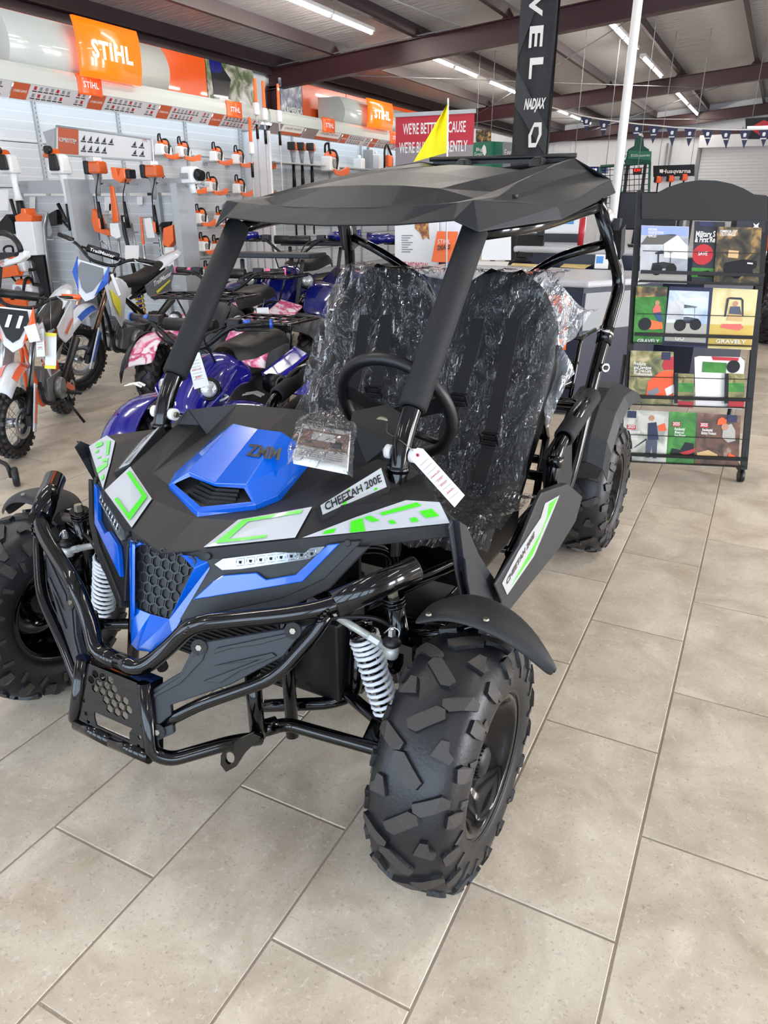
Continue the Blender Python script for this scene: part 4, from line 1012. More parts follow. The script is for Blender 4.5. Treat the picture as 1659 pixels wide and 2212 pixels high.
# clear film over the seats
def film_mat(milk=.035):
    m = bpy.data.materials.new('clear_film'); m.use_nodes = True; nt = m.node_tree; nt.nodes.clear(); N = nt.nodes.new; L = nt.links
    out = N('ShaderNodeOutputMaterial'); tr = N('ShaderNodeBsdfTransparent'); gl = N('ShaderNodeBsdfGlossy'); df = N('ShaderNodeBsdfDiffuse')
    tr.inputs[0].default_value = (.93, .94, .95, 1); gl.inputs['Roughness'].default_value = .035; df.inputs[0].default_value = (.75, .77, .8, 1)
    tc = N('ShaderNodeTexCoord'); mp = N('ShaderNodeMapping'); mp.inputs['Scale'].default_value = (1, 1.7, .55); L.new(tc.outputs['Object'], mp.inputs[0])
    n1 = N('ShaderNodeTexNoise'); n1.inputs['Scale'].default_value = 7; n1.inputs['Detail'].default_value = 4; n1.inputs['Roughness'].default_value = .5; n1.inputs['Distortion'].default_value = 1.6
    vo = N('ShaderNodeTexVoronoi'); vo.feature = 'DISTANCE_TO_EDGE'; vo.inputs['Scale'].default_value = 10; L.new(mp.outputs[0], n1.inputs['Vector'])
    mxv = N('ShaderNodeVectorMath'); mxv.operation = 'MULTIPLY_ADD'; mxv.inputs[1].default_value = (.14, .14, .14); L.new(n1.outputs['Color'], mxv.inputs[0]); L.new(mp.outputs[0], mxv.inputs[2]); L.new(mxv.outputs[0], vo.inputs['Vector'])
    rid = N('ShaderNodeMath'); rid.operation = 'MULTIPLY'; rid.inputs[1].default_value = -1.5; L.new(vo.outputs['Distance'], rid.inputs[0])
    ad = N('ShaderNodeMath'); L.new(rid.outputs[0], ad.inputs[0]); L.new(n1.outputs['Fac'], ad.inputs[1])
    bp = N('ShaderNodeBump'); bp.inputs['Strength'].default_value = 1.; bp.inputs['Distance'].default_value = .03; L.new(ad.outputs[0], bp.inputs['Height']); L.new(bp.outputs[0], gl.inputs['Normal'])
    fr = N('ShaderNodeFresnel'); fr.inputs[0].default_value = 1.5; L.new(bp.outputs[0], fr.inputs['Normal'])
    mr = N('ShaderNodeMapRange'); mr.inputs[1].default_value = 0; mr.inputs[1].default_value = .035; mr.inputs[2].default_value = .55; mr.inputs[3].default_value = .035; mr.inputs[4].default_value = .95; L.new(fr.outputs[0], mr.inputs[0])
    m1 = N('ShaderNodeMixShader'); L.new(mr.outputs[0], m1.inputs[0]); L.new(tr.outputs[0], m1.inputs[1]); L.new(gl.outputs[0], m1.inputs[2])
    m2 = N('ShaderNodeMixShader'); m2.inputs[0].default_value = milk; L.new(m1.outputs[0], m2.inputs[1]); L.new(df.outputs[0], m2.inputs[2]); L.new(m2.outputs[0], out.inputs[0])
    return m
K['film'] = film_mat(); K['film_milky'] = film_mat(.22)
def nz(x, y, z, s): return noise.noise(V((x*s, y*s, z*s)))
def film_sheet(fn, nu, nv, amp, name, parent=None):
    rows = []
    for i in range(nu):
        row = []
        for j in range(nv):
            p, n_ = fn(i/(nu-1), j/(nv-1)); k_ = amp*(abs(nz(p.x, p.y*1.6, p.z*.6, 8))*2.0+abs(nz(p.x+3, p.y*1.8, p.z*.7, 19))*1.1-.3); row.append(p+n_*k_)
        rows.append(row)
    mb = MB().grid(rows, True); return mb.build(name, 'film', parent, fix=False)
def backfn(u, v):
    L_ = -.02+.86*u; y = (-.435+.91*v)
    if u > .55: edge = .04*math.sin(v*19)+.02*math.sin(v*41); L_ -= 0
    wy = 1.0-.10*max(0, u-.75)*4*abs(2*v-1); y *= wy
    valley = .03*math.exp(-(y/.06)**2)
    top = max(0, (u-.93)/.07)
    p = SQ+SD*(L_+.0)+V((0, y, 0))+SNm*(.035+.03*(abs(abs(y)-.225)/.22)**2-valley-top*.10)
    return p, SNm
wrap = film_sheet(backfn, 70, 90, .021, 'plastic_wrap')
wrap.matrix_world = kart.matrix_world.copy() if False else Matrix.Translation((BX0, 0, 0)) @ Matrix.Rotation(math.atan2(BF[1], BF[0]), 4, 'Z')
tag(wrap, 'crinkled clear plastic film draped over both seat backs of the go-kart', 'plastic film')
def flare(u, v):
    a = B(1165, 602, X=-1.52); b = B(1268, 652, X=-1.58); c = B(1185, 930, X=-1.25); d = B(1222, 800, X=-1.38)
    p = lerp(lerp(a, b, v), lerp(c, d, v), u); p = p+V((0, .05*math.sin(u*7)*v, .03*math.sin(u*11+v*5)*v)); return p, V((.8, -.3, .5)).normalized()
f2 = film_sheet(flare, 40, 16, .025, 'loose_film', wrap); f2.data.materials[0] = K['film_milky']
def cushfn(u, v):
    x = -.66-.46*u; y = -.50+1.0*v; y = y; dr = max(0, .12-u)*.5; p = V((x, y, .508-.045*u+.015*math.cos(y*14)-dr)); return p, V((0, 0, 1))
f3 = film_sheet(cushfn, 40, 80, .022, 'plastic_wrap'); f3.matrix_world = wrap.matrix_world.copy(); tag(f3, 'clear plastic film lying over the go-kart seat cushions', 'plastic film')
# ---- whip flag
MB().tube([B(964, 600, X=-1.99), B(966, 345, X=-1.99), B(968, 212, X=-1.99)], .0035, 8, 0).build('flag_pole', 'white_plastic', kart)
fl_ = [(968, 222), (967, 270), (966, 300), (965, 329), (946, 333), (928, 340), (893, 350), (905, 330), (898, 322), (915, 295), (935, 262), (950, 245)]
mb = MB(); rows = []
for t in [i/14 for i in range(15)]:
    l = lerp(V((968, 222, 0)), V((965, 330, 0)), t); r_ = lerp(V((967, 223, 0)), V((893, 350, 0)), t**.9); rows.append([])
    for s_ in [j/12 for j in range(13)]:
        q = lerp(l, r_, s_); rows[-1].append(B(q.x+0, q.y, X=-1.99+.025*math.sin(s_*7+t*3)*s_))
mb.grid(rows).build('safety_flag', 'yellow_cloth', kart, fix=False)
# ---- price tag on the pillar and owner's manual bag on the hood
def price_tag(name, label, pts, parentM, lines=9, grp=None, string=None, n_off=.0012):
    a, b, c, d = [V(p) for p in pts]  # hole-end left, hole-end right, far right, far left
    ux = (b-a); uy = (a-d); n_ = ux.cross(uy).normalized()
    mb = MB(); k1 = lerp(a, d, .07); k2 = lerp(b, c, .07); mb.prism([lerp(a, b, .22), lerp(a, b, .78), k2, c, d, k1], n_, .0006, True)
    o = mb.build(name, 'paper', None, fix=False); o.matrix_world = parentM; tag(o, label, 'price tag', grp)
    m2 = MB(); W_, H_ = ux.length, uy.length; X_, Y_ = ux.normalized(), uy.normalized()
    for i in range(lines):
        p = a-Y_*H_*(.22+i*.08)+X_*W_*.12+n_*n_off; m2.add([p, p+X_*W_*.76, p+X_*W_*.76+Y_*H_*.006, p+Y_*H_*.006], [(0, 1, 2, 3)])
    m2.build('ruled_lines', 'tag_line', o, fix=False)
    m3 = MB(); c0 = (a+b)/2-Y_*H_*.08
    m3.add([c0+(X_*math.cos(t)+Y_*math.sin(t))*W_*.11+n_*n_off for t in [2*PI*i/14 for i in range(14)]], [tuple(range(14))])
    for i, (tt, s_) in enumerate((('Cheetah 200', .42), ('200E', .52), ('Blue', .60), ('$2649', .74))): put_text(m3, tt, a-Y_*H_*(s_+.03)+X_*W_*.5, X_, Y_, W_*.2, n_off*1.5, shear=.3, wfit=W_*(.5 if i else .75))
    m3.build('red_writing', 'tag_red', o, fix=False)
    m4 = MB(); m4.add([c0+(X_*math.cos(t)+Y_*math.sin(t))*W_*.05+n_*n_off*1.6 for t in [2*PI*i/10 for i in range(10)]], [tuple(range(10))]); m4.build('eyelet', 'dark_hole', o, fix=False)
    if string: s0 = [V(q) for q in string]+[c0]; MB().tube(s0, .0009, 5, .01).build('string', 'silver', o)
    return o
KM = Matrix.Translation((BX0, 0, 0)) @ Matrix.Rotation(math.atan2(BF[1], BF[0]), 4, 'Z')
price_tag('price_tag', 'white price tag wired to the front left roof pillar of the go-kart', [B(882, 985, X=-.25), B(907, 962, X=-.25), B(1004, 1070, X=-.27), B(982, 1096, X=-.27)], KM, string=[(-.50, .27, .85), (-.46, .29, .84), (-.36, .38, .86)])
man = MB(); q = [B(632, 985, Z=.862), B(750, 1008, Z=.862), B(757, 920, Z=.88), B(657, 904, Z=.88)]
nm = (q[1]-q[0]).cross(q[3]-q[0]).normalized(); man.prism([p-nm*.018 for p in q], nm, .018)
mo = man.build('owners_manual', 'paper', None, fix=False); mo.matrix_world = KM; tag(mo, 'bagged owner\'s manual lying on the blue hood scoop of the go-kart', 'manual')
ux, uy = q[1]-q[0], q[3]-q[0]
def mq(a, b, c, d, h=.0012): return [q[0]+ux*x+uy*y+nm*h for x, y in ((a, b), (c, b), (c, d), (a, d))]
K['cover_photo'] = mat('cover_photo', '#8d6a58', .5, var=.5, vscale=40)
MB().add(mq(.03, .28, .97, .72), [(0, 1, 2, 3)]).build('cover_photo', 'cover_photo', mo, fix=False)
MB().add(mq(.0, .84, 1, 1.), [(0, 1, 2, 3)]).add(mq(.15, .36, .3, .44, .0016), [(0, 1, 2, 3)]).add(mq(.62, .34, .86, .5, .0016), [(0, 1, 2, 3)]).build('cover_band', 'pure_black', mo, fix=False)
m = MB(); put_text(m, "OWNER'S OPERATOR'S", q[0]+ux*.5+uy*.93, ux, uy, uy.length*.09, .002, wfit=ux.length*.85); put_text(m, 'MANUAL', q[0]+ux*.3+uy*.85, ux, uy, uy.length*.09, .002, wfit=ux.length*.4); m.build('lettering', 'paper', mo, fix=False)
m = MB(); put_text(m, 'K SERIES', q[0]+ux*.5+uy*.76, ux, uy, uy.length*.09, .002, wfit=ux.length*.35)
for i in range(4): p_ = mq(.1, .06+i*.045, .9, .072+i*.045, .0016); m.add(p_, [(0, 1, 2, 3)])
m.build('small_print', 'tag_line', mo, fix=False)
MB().add(mq(.26, .46, .72, .66, .002), [(0, 1, 2, 3)]).build('label_sticker', 'paper', mo, fix=False)
def bagfn(u, v):
    w0 = .5-(.58 if u < .8 else .58-(u-.8)*1.6); x = .5+(v-.5)*2*(.5-w0+.0) if False else .5+(v-.5)*(1.2 if u < .75 else 1.2-(u-.75)*3.2); y = -.10+1.36*u
    b = max(0., 1-abs(2*v-1)**3)*max(0, 1-(abs(2*u-.9))**3)
    return q[0]+ux*x+uy*y+nm*(.004+.012*b-.016*(1-b)*(u < .1)), nm
bag = film_sheet(bagfn, 30, 30, .012, 'plastic_bag', mo)
for o in (bag,): o.parent = mo
# ============================================================ POWER-TOOL WALL (left)
XF, XBk = -7.68, -8.2
def perf_mat():
    m = mat('perforated_panel', '#c3c7cb', .4); nt = m.node_tree; L = nt.links; N = nt.nodes.new; b = nt.nodes['Principled BSDF']
    geo = N('ShaderNodeNewGeometry'); sp = N('ShaderNodeSeparateXYZ'); L.new(geo.outputs['Position'], sp.inputs[0])
    def mth(op, a, b_=None, c=None):
        n = N('ShaderNodeMath'); n.operation = op
        for i, v in enumerate((a, b_, c)):
            if v is None: continue
            if isinstance(v, (int, float)): n.inputs[i].default_value = v
            else: L.new(v, n.inputs[i])
        return n.outputs[0]
    z = mth('ABSOLUTE', mth('SUBTRACT', mth('FRACT', mth('MULTIPLY', sp.outputs[2], 1/.1)), .5)); zl = mth('LESS_THAN', z, .05)
    h = mth('FRACT', mth('MULTIPLY', mth('ADD', sp.outputs[0], sp.outputs[1]), 1/.025)); hl = mth('LESS_THAN', h, .5)
    d = mth('MULTIPLY', zl, hl)
    mx = N('ShaderNodeMix'); mx.data_type = 'RGBA'; L.new(d, mx.inputs[0]); pc = b.inputs['Base Color'].links[0].from_socket; L.new(pc, mx.inputs[6]); mx.inputs[7].default_value = srgb('#e9edf2'); L.new(mx.outputs[2], b.inputs['Base Color'])
    return m
K['perf'] = perf_mat()
def yz(px, py, x=None): return Wp(px, py, x=XF if x is None else x)
zt, zb = yz(0, 127).z, yz(0, 174).z
ztt = 2.0
YS0, YS1, YS2 = 3.2, 9.95, 16.6
shelfbay = []
def bays(y0, y1, n_, label):
    t = thing('display_shelving', label, 'shelving', (XBk, (y0+y1)/2, 0)); o = V((XBk, (y0+y1)/2, 0)); w_ = (y1-y0)/n_
    for i in range(n_):
        c = y0+(i+.5)*w_
        for k_ in range(5): MB().box(V((XBk, c, .27+k_*.5))-o, (.02, w_-.05, .49)).build('back_panel', 'perf', t)
        MB().box(V((XBk+.22, c, .12))-o, (.46, w_-.02, .03)).build('base_shelf', 'shelf_grey', t)
    for i in range(n_+1):
        MB().box(V((XBk+.02, y0+i*w_, 1.3))-o, (.04, .045, 2.6)).build('upright', 'shelf_light', t)
        s_ = MB()
        for j in range(48): s_.box(V((XBk+.041, y0+i*w_, .15+j*.05))-o, (.003, .006, .024))
        tag(s_.build('upright_slots', 'dark_grey', t, fix=False), kind='stuff')
    return t
bays(YS0-.05, YS1-.15, 5, 'tall light grey perforated wall shelving holding the chainsaws, under the grey canopy')
sh2 = bays(YS1+.1, YS2, 5, 'tall light grey wall shelving behind the string trimmers, right of the pole pruners')
SH2 = V(sh2.location)
def canopy(y0, y1, label):
    o = V((XF, (y0+y1)/2, zt)); t = thing('canopy', label, 'display canopy', o); L_ = y1-y0
    mb = MB(); prof = [(XF-.02, zt), (XF, zt-.04), (XF+.005, (zt+zb)/2), (XF, zb+.02), (XF-.02, zb), (XF-.04, zb), (XF-.04, zt)]
    mb.grid([[V((x, y, z))-o for x, z in prof] for y in (y0, y1)], False, True); mb.add([V((x, y0, z))-o for x, z in prof], [tuple(range(len(prof)))]); mb.add([V((x, y1, z))-o for x, z in prof], [tuple(range(len(prof)))])
    mb.build('fascia', 'canopy_grey', t)
    MB().box(V(((XF+XL)/2, (y0+y1)/2, zt-.06))-o, (XF-XL-.04, L_, .02)).build('roof_board', 'shelf_light', t)
    l = MB().box(V((XF-.24, (y0+y1)/2, zb+.02))-o, (.05, L_-.1, .03)).build('strip_lamp', 'strip_glow', t)
    return t
K['canopy_grey'] = mat('canopy_grey', '#cdd3ce', .12, coat=.7)
K['strip_glow'] = mat('strip_glow', '#e8f6ff', .4, emit=8.)
K['strip_glow'].node_tree.nodes['Principled BSDF'].inputs['Base Color'].default_value = (.9, .97, 1, 1)
cn1 = canopy(YS0, YS1, 'long glossy grey canopy fascia above the chainsaw shelving'); cn2 = canopy(YS1+.05, YS2, 'glossy grey canopy fascia right of the maroon column, above the trimmers')
# slanted label strips with pictograms
z0, z1 = zb+.012, yz(300, 250).z
def label_strip(par, o, ya, yb, kind):
    A_ = V((XF+.0, ya, z0)); Bq = V((XF, yb, z0)); dn = V((-.13, 0, z1-z0+.02)); nn = V((.6, 0, -.35)).normalized()
    A_, Bq = A_-o, Bq-o; mb = MB(); mb.add([A_, Bq, Bq+dn, A_+dn], [(0, 1, 2, 3)]); st = mb.build('label_strip', 'strip_paper' if kind != 'photo' else 'strip_photo', par, fix=False)
    e = Bq-A_; off = nn*.0012
    def q(x0, x1, s0, s1): return [A_+e*x0+dn*s0+off, A_+e*x1+dn*s0+off, A_+e*x1+dn*s1+off, A_+e*x0+dn*s1+off]
    if kind == 'saws' or kind == 'trim':
        MB().add(q(0, .2, 0, 1), [(0, 1, 2, 3)]).build('orange_field', 'print_orange', st, fix=False)
        m = MB(); put_text(m, 'CHAIN SAWS' if kind == 'saws' else 'STRING TRIMMERS', A_+e*.1+dn*.5+off*1.6, e, -dn, .045, 0, wfit=e.length*.16, bold=.01); m.build('lettering', 'paper', st, fix=False)
        m = MB(); m2 = MB(); m3 = MB()
        for r in range(2):
            for c in range(10):
                if c in (7,) or (c == 6 and r): continue
                x = .24+c*.072; s0 = .08+r*.46; m.add(q(x, x+.058, s0+.27, s0+.34), [(0, 1, 2, 3)]); (m2 if (c*3+r) % 4 else m3).add(q(x+.012, x+.046, s0, s0+.22), [(0, 1, 2, 3)])
        m.build('caption_bars', 'decal_dark', st, fix=False); m2.build('pictograms', 'mid_grey', st, fix=False); m3.build('pictograms', 'red', st, fix=False)
    else:
        MB().add(q(.32, .95, .0, .62), [(0, 1, 2, 3)]).build('white_field', 'paper', st, fix=False); MB().add(q(.32, .95, .62, .9), [(0, 1, 2, 3)]).build('orange_field', 'print_orange', st, fix=False)
        m = MB(); put_text(m, 'CONQUER CONCRETE', A_+e*.64+dn*.3+off*1.6, e, -dn, .05, 0, wfit=e.length*.5, bold=.01); m.build('lettering', 'decal_dark', st, fix=False)
K['strip_paper'] = mat('strip_paper', '#cfcdd2', .4); K['strip_photo'] = mat('strip_photo', '#8d8083', .5, var=.4, vscale=12); K['print_orange'] = mat('print_orange', '#bf5a38', .45)
o1 = V(cn1.location); o2 = V(cn2.location)
zs = (z0+z1)/2
def ypx(px, py): return Wp(px, py, x=XF-.06).y
ys = [YS0-.0, ypx(25, 190), ypx(192, 216), ypx(342, 238), ypx(456, 258), ypx(562, 272)]
for i in range(5): label_strip(cn1, o1, ys[i], ys[i+1]-.01, 'saws')
ys = [YS1+.1, ypx(657, 296), ypx(737, 308), ypx(800, 318), ypx(858, 327), ypx(858, 327)+1.3]
for i in range(5): label_strip(cn2, o2, ys[i], ys[i+1]-.01, ('photo', 'photo', 'trim', 'trim', 'trim')[i])
# small sign plates under the headers
def logo_plate(name, label, y, z, w_, h_, x, glow=0., th=.03, grp=None, tilt=0., cat='sign', curved=False):
    o = V((x, y, z)); t = thing(name, label, cat, o, 0, grp)
    m = 'sign_glow' if glow else 'print_self_glow'; mb = MB(); rows = []
    for i in range(9):
        s_ = -1+2*i/8; zz = s_*h_/2; xx = (.07*math.sqrt(max(0, 1-(s_*.9)**2)) if curved else 0.)+tilt*zz
        rows.append([(xx, -w_/2*(1+.02*s_), zz), (xx, w_/2*(1+.02*s_), zz)])
    mb.grid(rows, True); back = [[(xx-th, y_, z_) for xx, y_, z_ in r] for r in rows]; mb.grid([[r[0] for r in rows], [r[0] for r in back]], False); mb.grid([[r[1] for r in rows], [r[1] for r in back]], False); mb.grid([rows[0], back[0]], False); mb.grid([rows[-1], back[-1]], False)
    mb.build('panel', m, t)
    if curved: MB().box((-.14, 0, 0), (.22, .1, .1)).build('mount', 'shelf_light', t)
    m = MB(); put_text(m, 'STIHL', (.002+(.068 if curved else 0), w_*.0, -h_*.02), (0, 1, 0), (0, 0, 1), h_*.42, .012, bold=.03, wfit=w_*.66, spacing=1.08); m.build('lettering', 'logo_white' if glow else 'paper', t, fix=False)
    return t
K['sign_glow'] = mat('sign_glow', '#ff6a0a', .25, emit=1.0, coat=.6); K['logo_white'] = mat('logo_white', '#ffffff', .4, emit=1.1); K['print_self_glow'] = mat('print_self_glow', '#f2601c', .25, emit=.15, coat=.7)  # unlit orange print also given a faint glow of its own
def plate_from(px0, py0, px1, py1, x):
    a, b = Wp(px0, py0, x=x), Wp(px1, py1, x=x); return (a.y+b.y)/2, (a.z+b.z)/2, abs(b.y-a.y), abs(a.z-b.z)
# curved header boxes
def header(label, pxa, pya, pxb, pyb, hz0, hz1, x=-7.78):
    ya, yb = Wp(pxa, pya, x=x).y, Wp(pxb, pyb, x=x).y; o = V((x, (ya+yb)/2, hz0)); t = thing('header_box', label, 'header box', o)
    prof = []
    for i in range(13): s_ = i/12; prof.append((x+.10*math.sin(PI*min(1, s_*1.02))**.8-.05*s_, hz0+(hz1-hz0)*s_))
    mb = MB(); mb.grid([[V((a, y, z))-o for a, z in prof] for y in (ya, yb)], True)
    for y in (ya, yb): mb.add([V((a, y, z))-o for a, z in prof]+[V((-8.3, y, hz1))-o, V((-8.3, y, hz0))-o], [tuple(range(15))])
    mb.build('shell', 'canopy_grey', t); return ya, yb
hz1 = 3.28
header('rounded grey header box behind the largest orange logo sign at top left', 12, 100, 362, 200, zt-.0, hz1)
header('rounded grey header box behind the orange logo sign beside the red banner', 738, 260, 905, 300, zt, 3.22)
y_, z_, w_, h_ = plate_from(140, 62, 286, 150, -7.66)
logo_plate('logo_sign', 'largest lit orange logo sign, at the top left of the tool wall', y_+.05, 3.03, w_*.98, .60, -7.60, 1, .04, curved=True)
y_, z_, w_, h_ = plate_from(786, 228, 838, 268, -7.66)
logo_plate('logo_sign', 'lit orange logo sign left of the red roll-up banner', y_, 3.0, w_*1.0, .50, -7.60, 1, .04, curved=True)
for px, py, lb in ((195, 184, 'small orange logo plate below the largest orange sign'), (507, 237, 'small orange logo plate near the pole pruner blades'), (711, 271, 'small orange logo plate above the string trimmers'), (853, 298, 'small orange logo plate at the left edge of the red banner')):
    p = Wp(px, py, x=XF+.02); logo_plate('logo_plate', lb, p.y, p.z, .36 if px < 600 else .42, .22 if px < 600 else .24, XF+.02, 0, .02)
# orange / photo header panels on the wall above
K['panel_orange'] = mat('panel_orange', '#d8551a', .22, coat=.6)
def hpanel(name, label, pxa, pxb, m, cat='panel', z0_=zt-.05, z1_=3.42, x=-8.40):
    ya, yb = Wp(pxa, 200, x=x).y, Wp(pxb, 200, x=x).y; o = V((x, (ya+yb)/2, z0_)); t = thing(name, label, cat, o)
    MB().box((0, 0, (z1_-z0_)/2), (.04, abs(yb-ya), z1_-z0_)).build('board', m, t, bevel=.004); return t, abs(yb-ya), z1_-z0_
hpanel('signboard', 'orange header panel left of the large photo print, behind the grey header box', -120, 446, 'panel_orange')
def photo_mat(name, stops, scale=4.):
    m = mat(name, '#888888', .4); nt = m.node_tree; b = nt.nodes['Principled BSDF']; tc = nt.nodes.new('ShaderNodeTexCoord')
    n = nt.nodes.new('ShaderNodeTexNoise'); n.inputs['Scale'].default_value = scale; n.inputs['Detail'].default_value = 6; n.inputs['Distortion'].default_value = .7; cr = nt.nodes.new('ShaderNodeValToRGB')
    el = cr.color_ramp.elements; el[0].position = stops[0][0]; el[0].color = srgb(stops[0][1]); el[1].position = stops[-1][0]; el[1].color = srgb(stops[-1][1])
    for p, c in stops[1:-1]: e = el.new(p); e.color = srgb(c)
    nt.links.new(tc.outputs['Object'], n.inputs['Vector']); nt.links.new(n.outputs['Fac'], cr.inputs[0]); nt.links.new(cr.outputs[0], b.inputs['Base Color']); return m
K['photo_forest'] = photo_mat('photo_forest', [(.3, '#2c3130'), (.45, '#5d6a4b'), (.55, '#a9a79f'), (.7, '#cfd4da')])
K['photo_flag'] = photo_mat('photo_flag', [(.35, '#3a4260'), (.5, '#7d8494'), (.65, '#cdd0d4')], 6.)
t, w_, h_ = hpanel('photo_panel', 'photo print of a chainsaw user kneeling in gravel, at the end of the orange header', 448, 548, 'photo_forest')
MB().prism([(.024, -w_*.2, h_*.95), (.024, -w_*.42, h_*.95), (.024, -w_*.40, h_*.3), (.024, -w_*.12, h_*.25), (.024, -w_*.02, h_*.7)], (1, 0, 0), .002).build('figure_trousers', 'decal_dark', t)
MB().prism([(.026, -w_*.28, h_*.32), (.026, -w_*.05, h_*.28), (.026, w_*.42, h_*.02), (.026, -w_*.2, h_*.02), (.026, -w_*.32, h_*.12)], (1, 0, 0), .002).build('saw_print', 'paper', t)
MB().prism([(.025, -w_*.44, h_), (.025, -w_*.2, h_), (.025, -w_*.2, h_*.8), (.025, -w_*.42, h_*.75)], (1, 0, 0), .002).build('figure_shirt', 'deep_blue', t)
t, w_, h_ = hpanel('photo_panel', 'photo print with a flag and the letters AMER just right of the maroon column', 604, 650, 'photo_flag')
m = MB(); put_text(m, 'N AMERICA', (.03, 0, h_*.3), (0, 1, 0), (0, 0, 1), h_*.2, .002, wfit=w_*.95, bold=.02); m.build('lettering', 'paper', t, fix=False)
hpanel('signboard', 'orange header panel between the photo print and the second grey header box', 651, 745, 'panel_orange'); hpanel('signboard', 'thin orange header panel showing above the right logo sign', 746, 960, 'panel_orange')
# end panel between the sections
MB().box((0, 0, 1.2), (.5, .04, 2.4))
t = MB().box((XBk+.27, YS1-.05, 1.22), (.56, .05, 2.44)).build('end_panel', 'white_wall'); tag(t, 'pale upright end panel of the chainsaw shelving behind the pole pruners', 'panel')
# ============================================================ TOOLS
def chainsaw(label, loc, sc=1., rz=0., bar=1):
    t = thing('chainsaw', label, 'chainsaw', loc, rz, 'chainsaws on the wall shelving'); t.scale = (sc,)*3
    MB().box((0, -.01, -.01), (.14, .28, .15), None, .85).box((.01, .09, -.02), (.12, .12, .12)).build('body', 'white_plastic', t, bevel=.02)
    MB().box((.01, .0, .085), (.12, .16, .06), None, .7).build('top_cover', 'orange', t, bevel=.015)
    MB().tube([(.07, .02, -.06), (.08, .06, .05), (.04, .07, .13), (-.04, .07, .13), (-.05, .06, -.05)], .016, 8, .04).build('front_handle', 'pure_black', t)
    MB().tube([(.04, -.08, .09), (.04, -.13, .15), (.03, -.09, .19), (-.03, -.05, .19), (-.03, -.06, .1)], .012, 6, .03).build('hand_guard', 'pure_black', t)
    MB().tube([(0, .12, .06), (0, .21, .06), (0, .27, .0), (0, .22, -.06), (0, .12, -.06)], .018, 8, .03).build('rear_handle', 'pure_black', t)
    MB().cyl((.07, -.04, -.01), (.08, -.04, -.01), .05, .045, 14).build('starter_cover', 'mid_grey', t)
    b = MB().prism([(.09, -.16*bar, -.07), (.09, -.12*bar, -.12), (.09, .10*bar, -.135), (.09, .38*bar, -.11), (.09, .42*bar, -.03), (.09, .36*bar, -.02), (.09, .08*bar, -.075)], (1, 0, 0), .018)
    b.build('scabbard', 'orange', t, bevel=.006)
    MB().box((-.06, 0, -.085), (.30, .10, .012)).box((-.19, 0, -.10), (.03, .06, .06)).build('bracket', 'shelf_light', t)
    return t
ords = ['first', 'second', 'third', 'fourth', 'fifth', 'sixth']
for i, (px, py) in enumerate([(352, 322), (394, 327), (467, 337), (514, 343), (566, 348)]): chainsaw('orange and white chainsaw, %s from the left in the top row' % ords[i], Wp(px, py, x=-7.98), .98, .25, 1)
for i, (px, py) in enumerate([(338, 388), (412, 398), (456, 402), (516, 406), (568, 408)]): chainsaw('orange and white chainsaw, %s from the left in the second row' % ords[i], Wp(px, py, x=-7.98), 1.0, .25, 1)
for i, (px, py) in enumerate([(432, 470), (476, 474), (520, 478)]): chainsaw('orange and white chainsaw, %s from the left in the third row, beside the kart roof' % ords[i], Wp(px, py, x=-7.98), 1.0, .25, 1)
for i, (px, py) in enumerate([(440, 530), (468, 535), (450, 590)]): chainsaw('orange and white chainsaw low on the shelving, %s one behind the roof pillar' % ords[i], Wp(px, py, x=-7.98), 1.0, .25, 1)
# pole pruners
def pole_saw(label, px0, py0, px1, py1, x, blade=.32):
    a, b = Wp(px0, py0, x=x), Wp(px1, py1, x=x); b.z = .004; o = V((a.x, a.y, b.z)); t = thing('pole_pruner', label, 'pole pruner', o, 0, 'pole pruners standing by the end panel'); L_ = a.z-b.z; dy = b.y-a.y
    MB().prism([(0, -.03, L_-blade), (0, .035, L_-blade), (0, .035, L_-.02), (0, .01, L_), (0, -.02, L_-.01)], (1, 0, 0), .02).build('scabbard', 'orange', t, bevel=.005)
    MB().box((0, .01, L_-blade-.09), (.07, .10, .17)).build('gearbox', 'white_plastic', t, bevel=.02)
    MB().tube([(0, .01, L_-blade-.16), (0, .01, 0)], .013, 8).build('shaft', 'shelf_light', t); MB().tube([(0, .01, L_-blade-.3), (0, .01, L_-blade-.5)], .022, 8).build('grip_sleeve', 'pure_black', t)
pole_saw('pole pruner with the tallest orange scabbard, left of the end panel', 548, 168, 548, 600, -7.4)
pole_saw('pole pruner with orange scabbard, second from the left by the end panel', 566, 174, 582, 620, -7.35, .36)
pole_saw('pole pruner with orange scabbard, rightmost and in front of the column', 598, 180, 598, 620, -7.3, .36)
pole_saw('pole pruner hung lower, its darker orange blade beside the label strip', 537, 252, 552, 620, -7.45, .34)
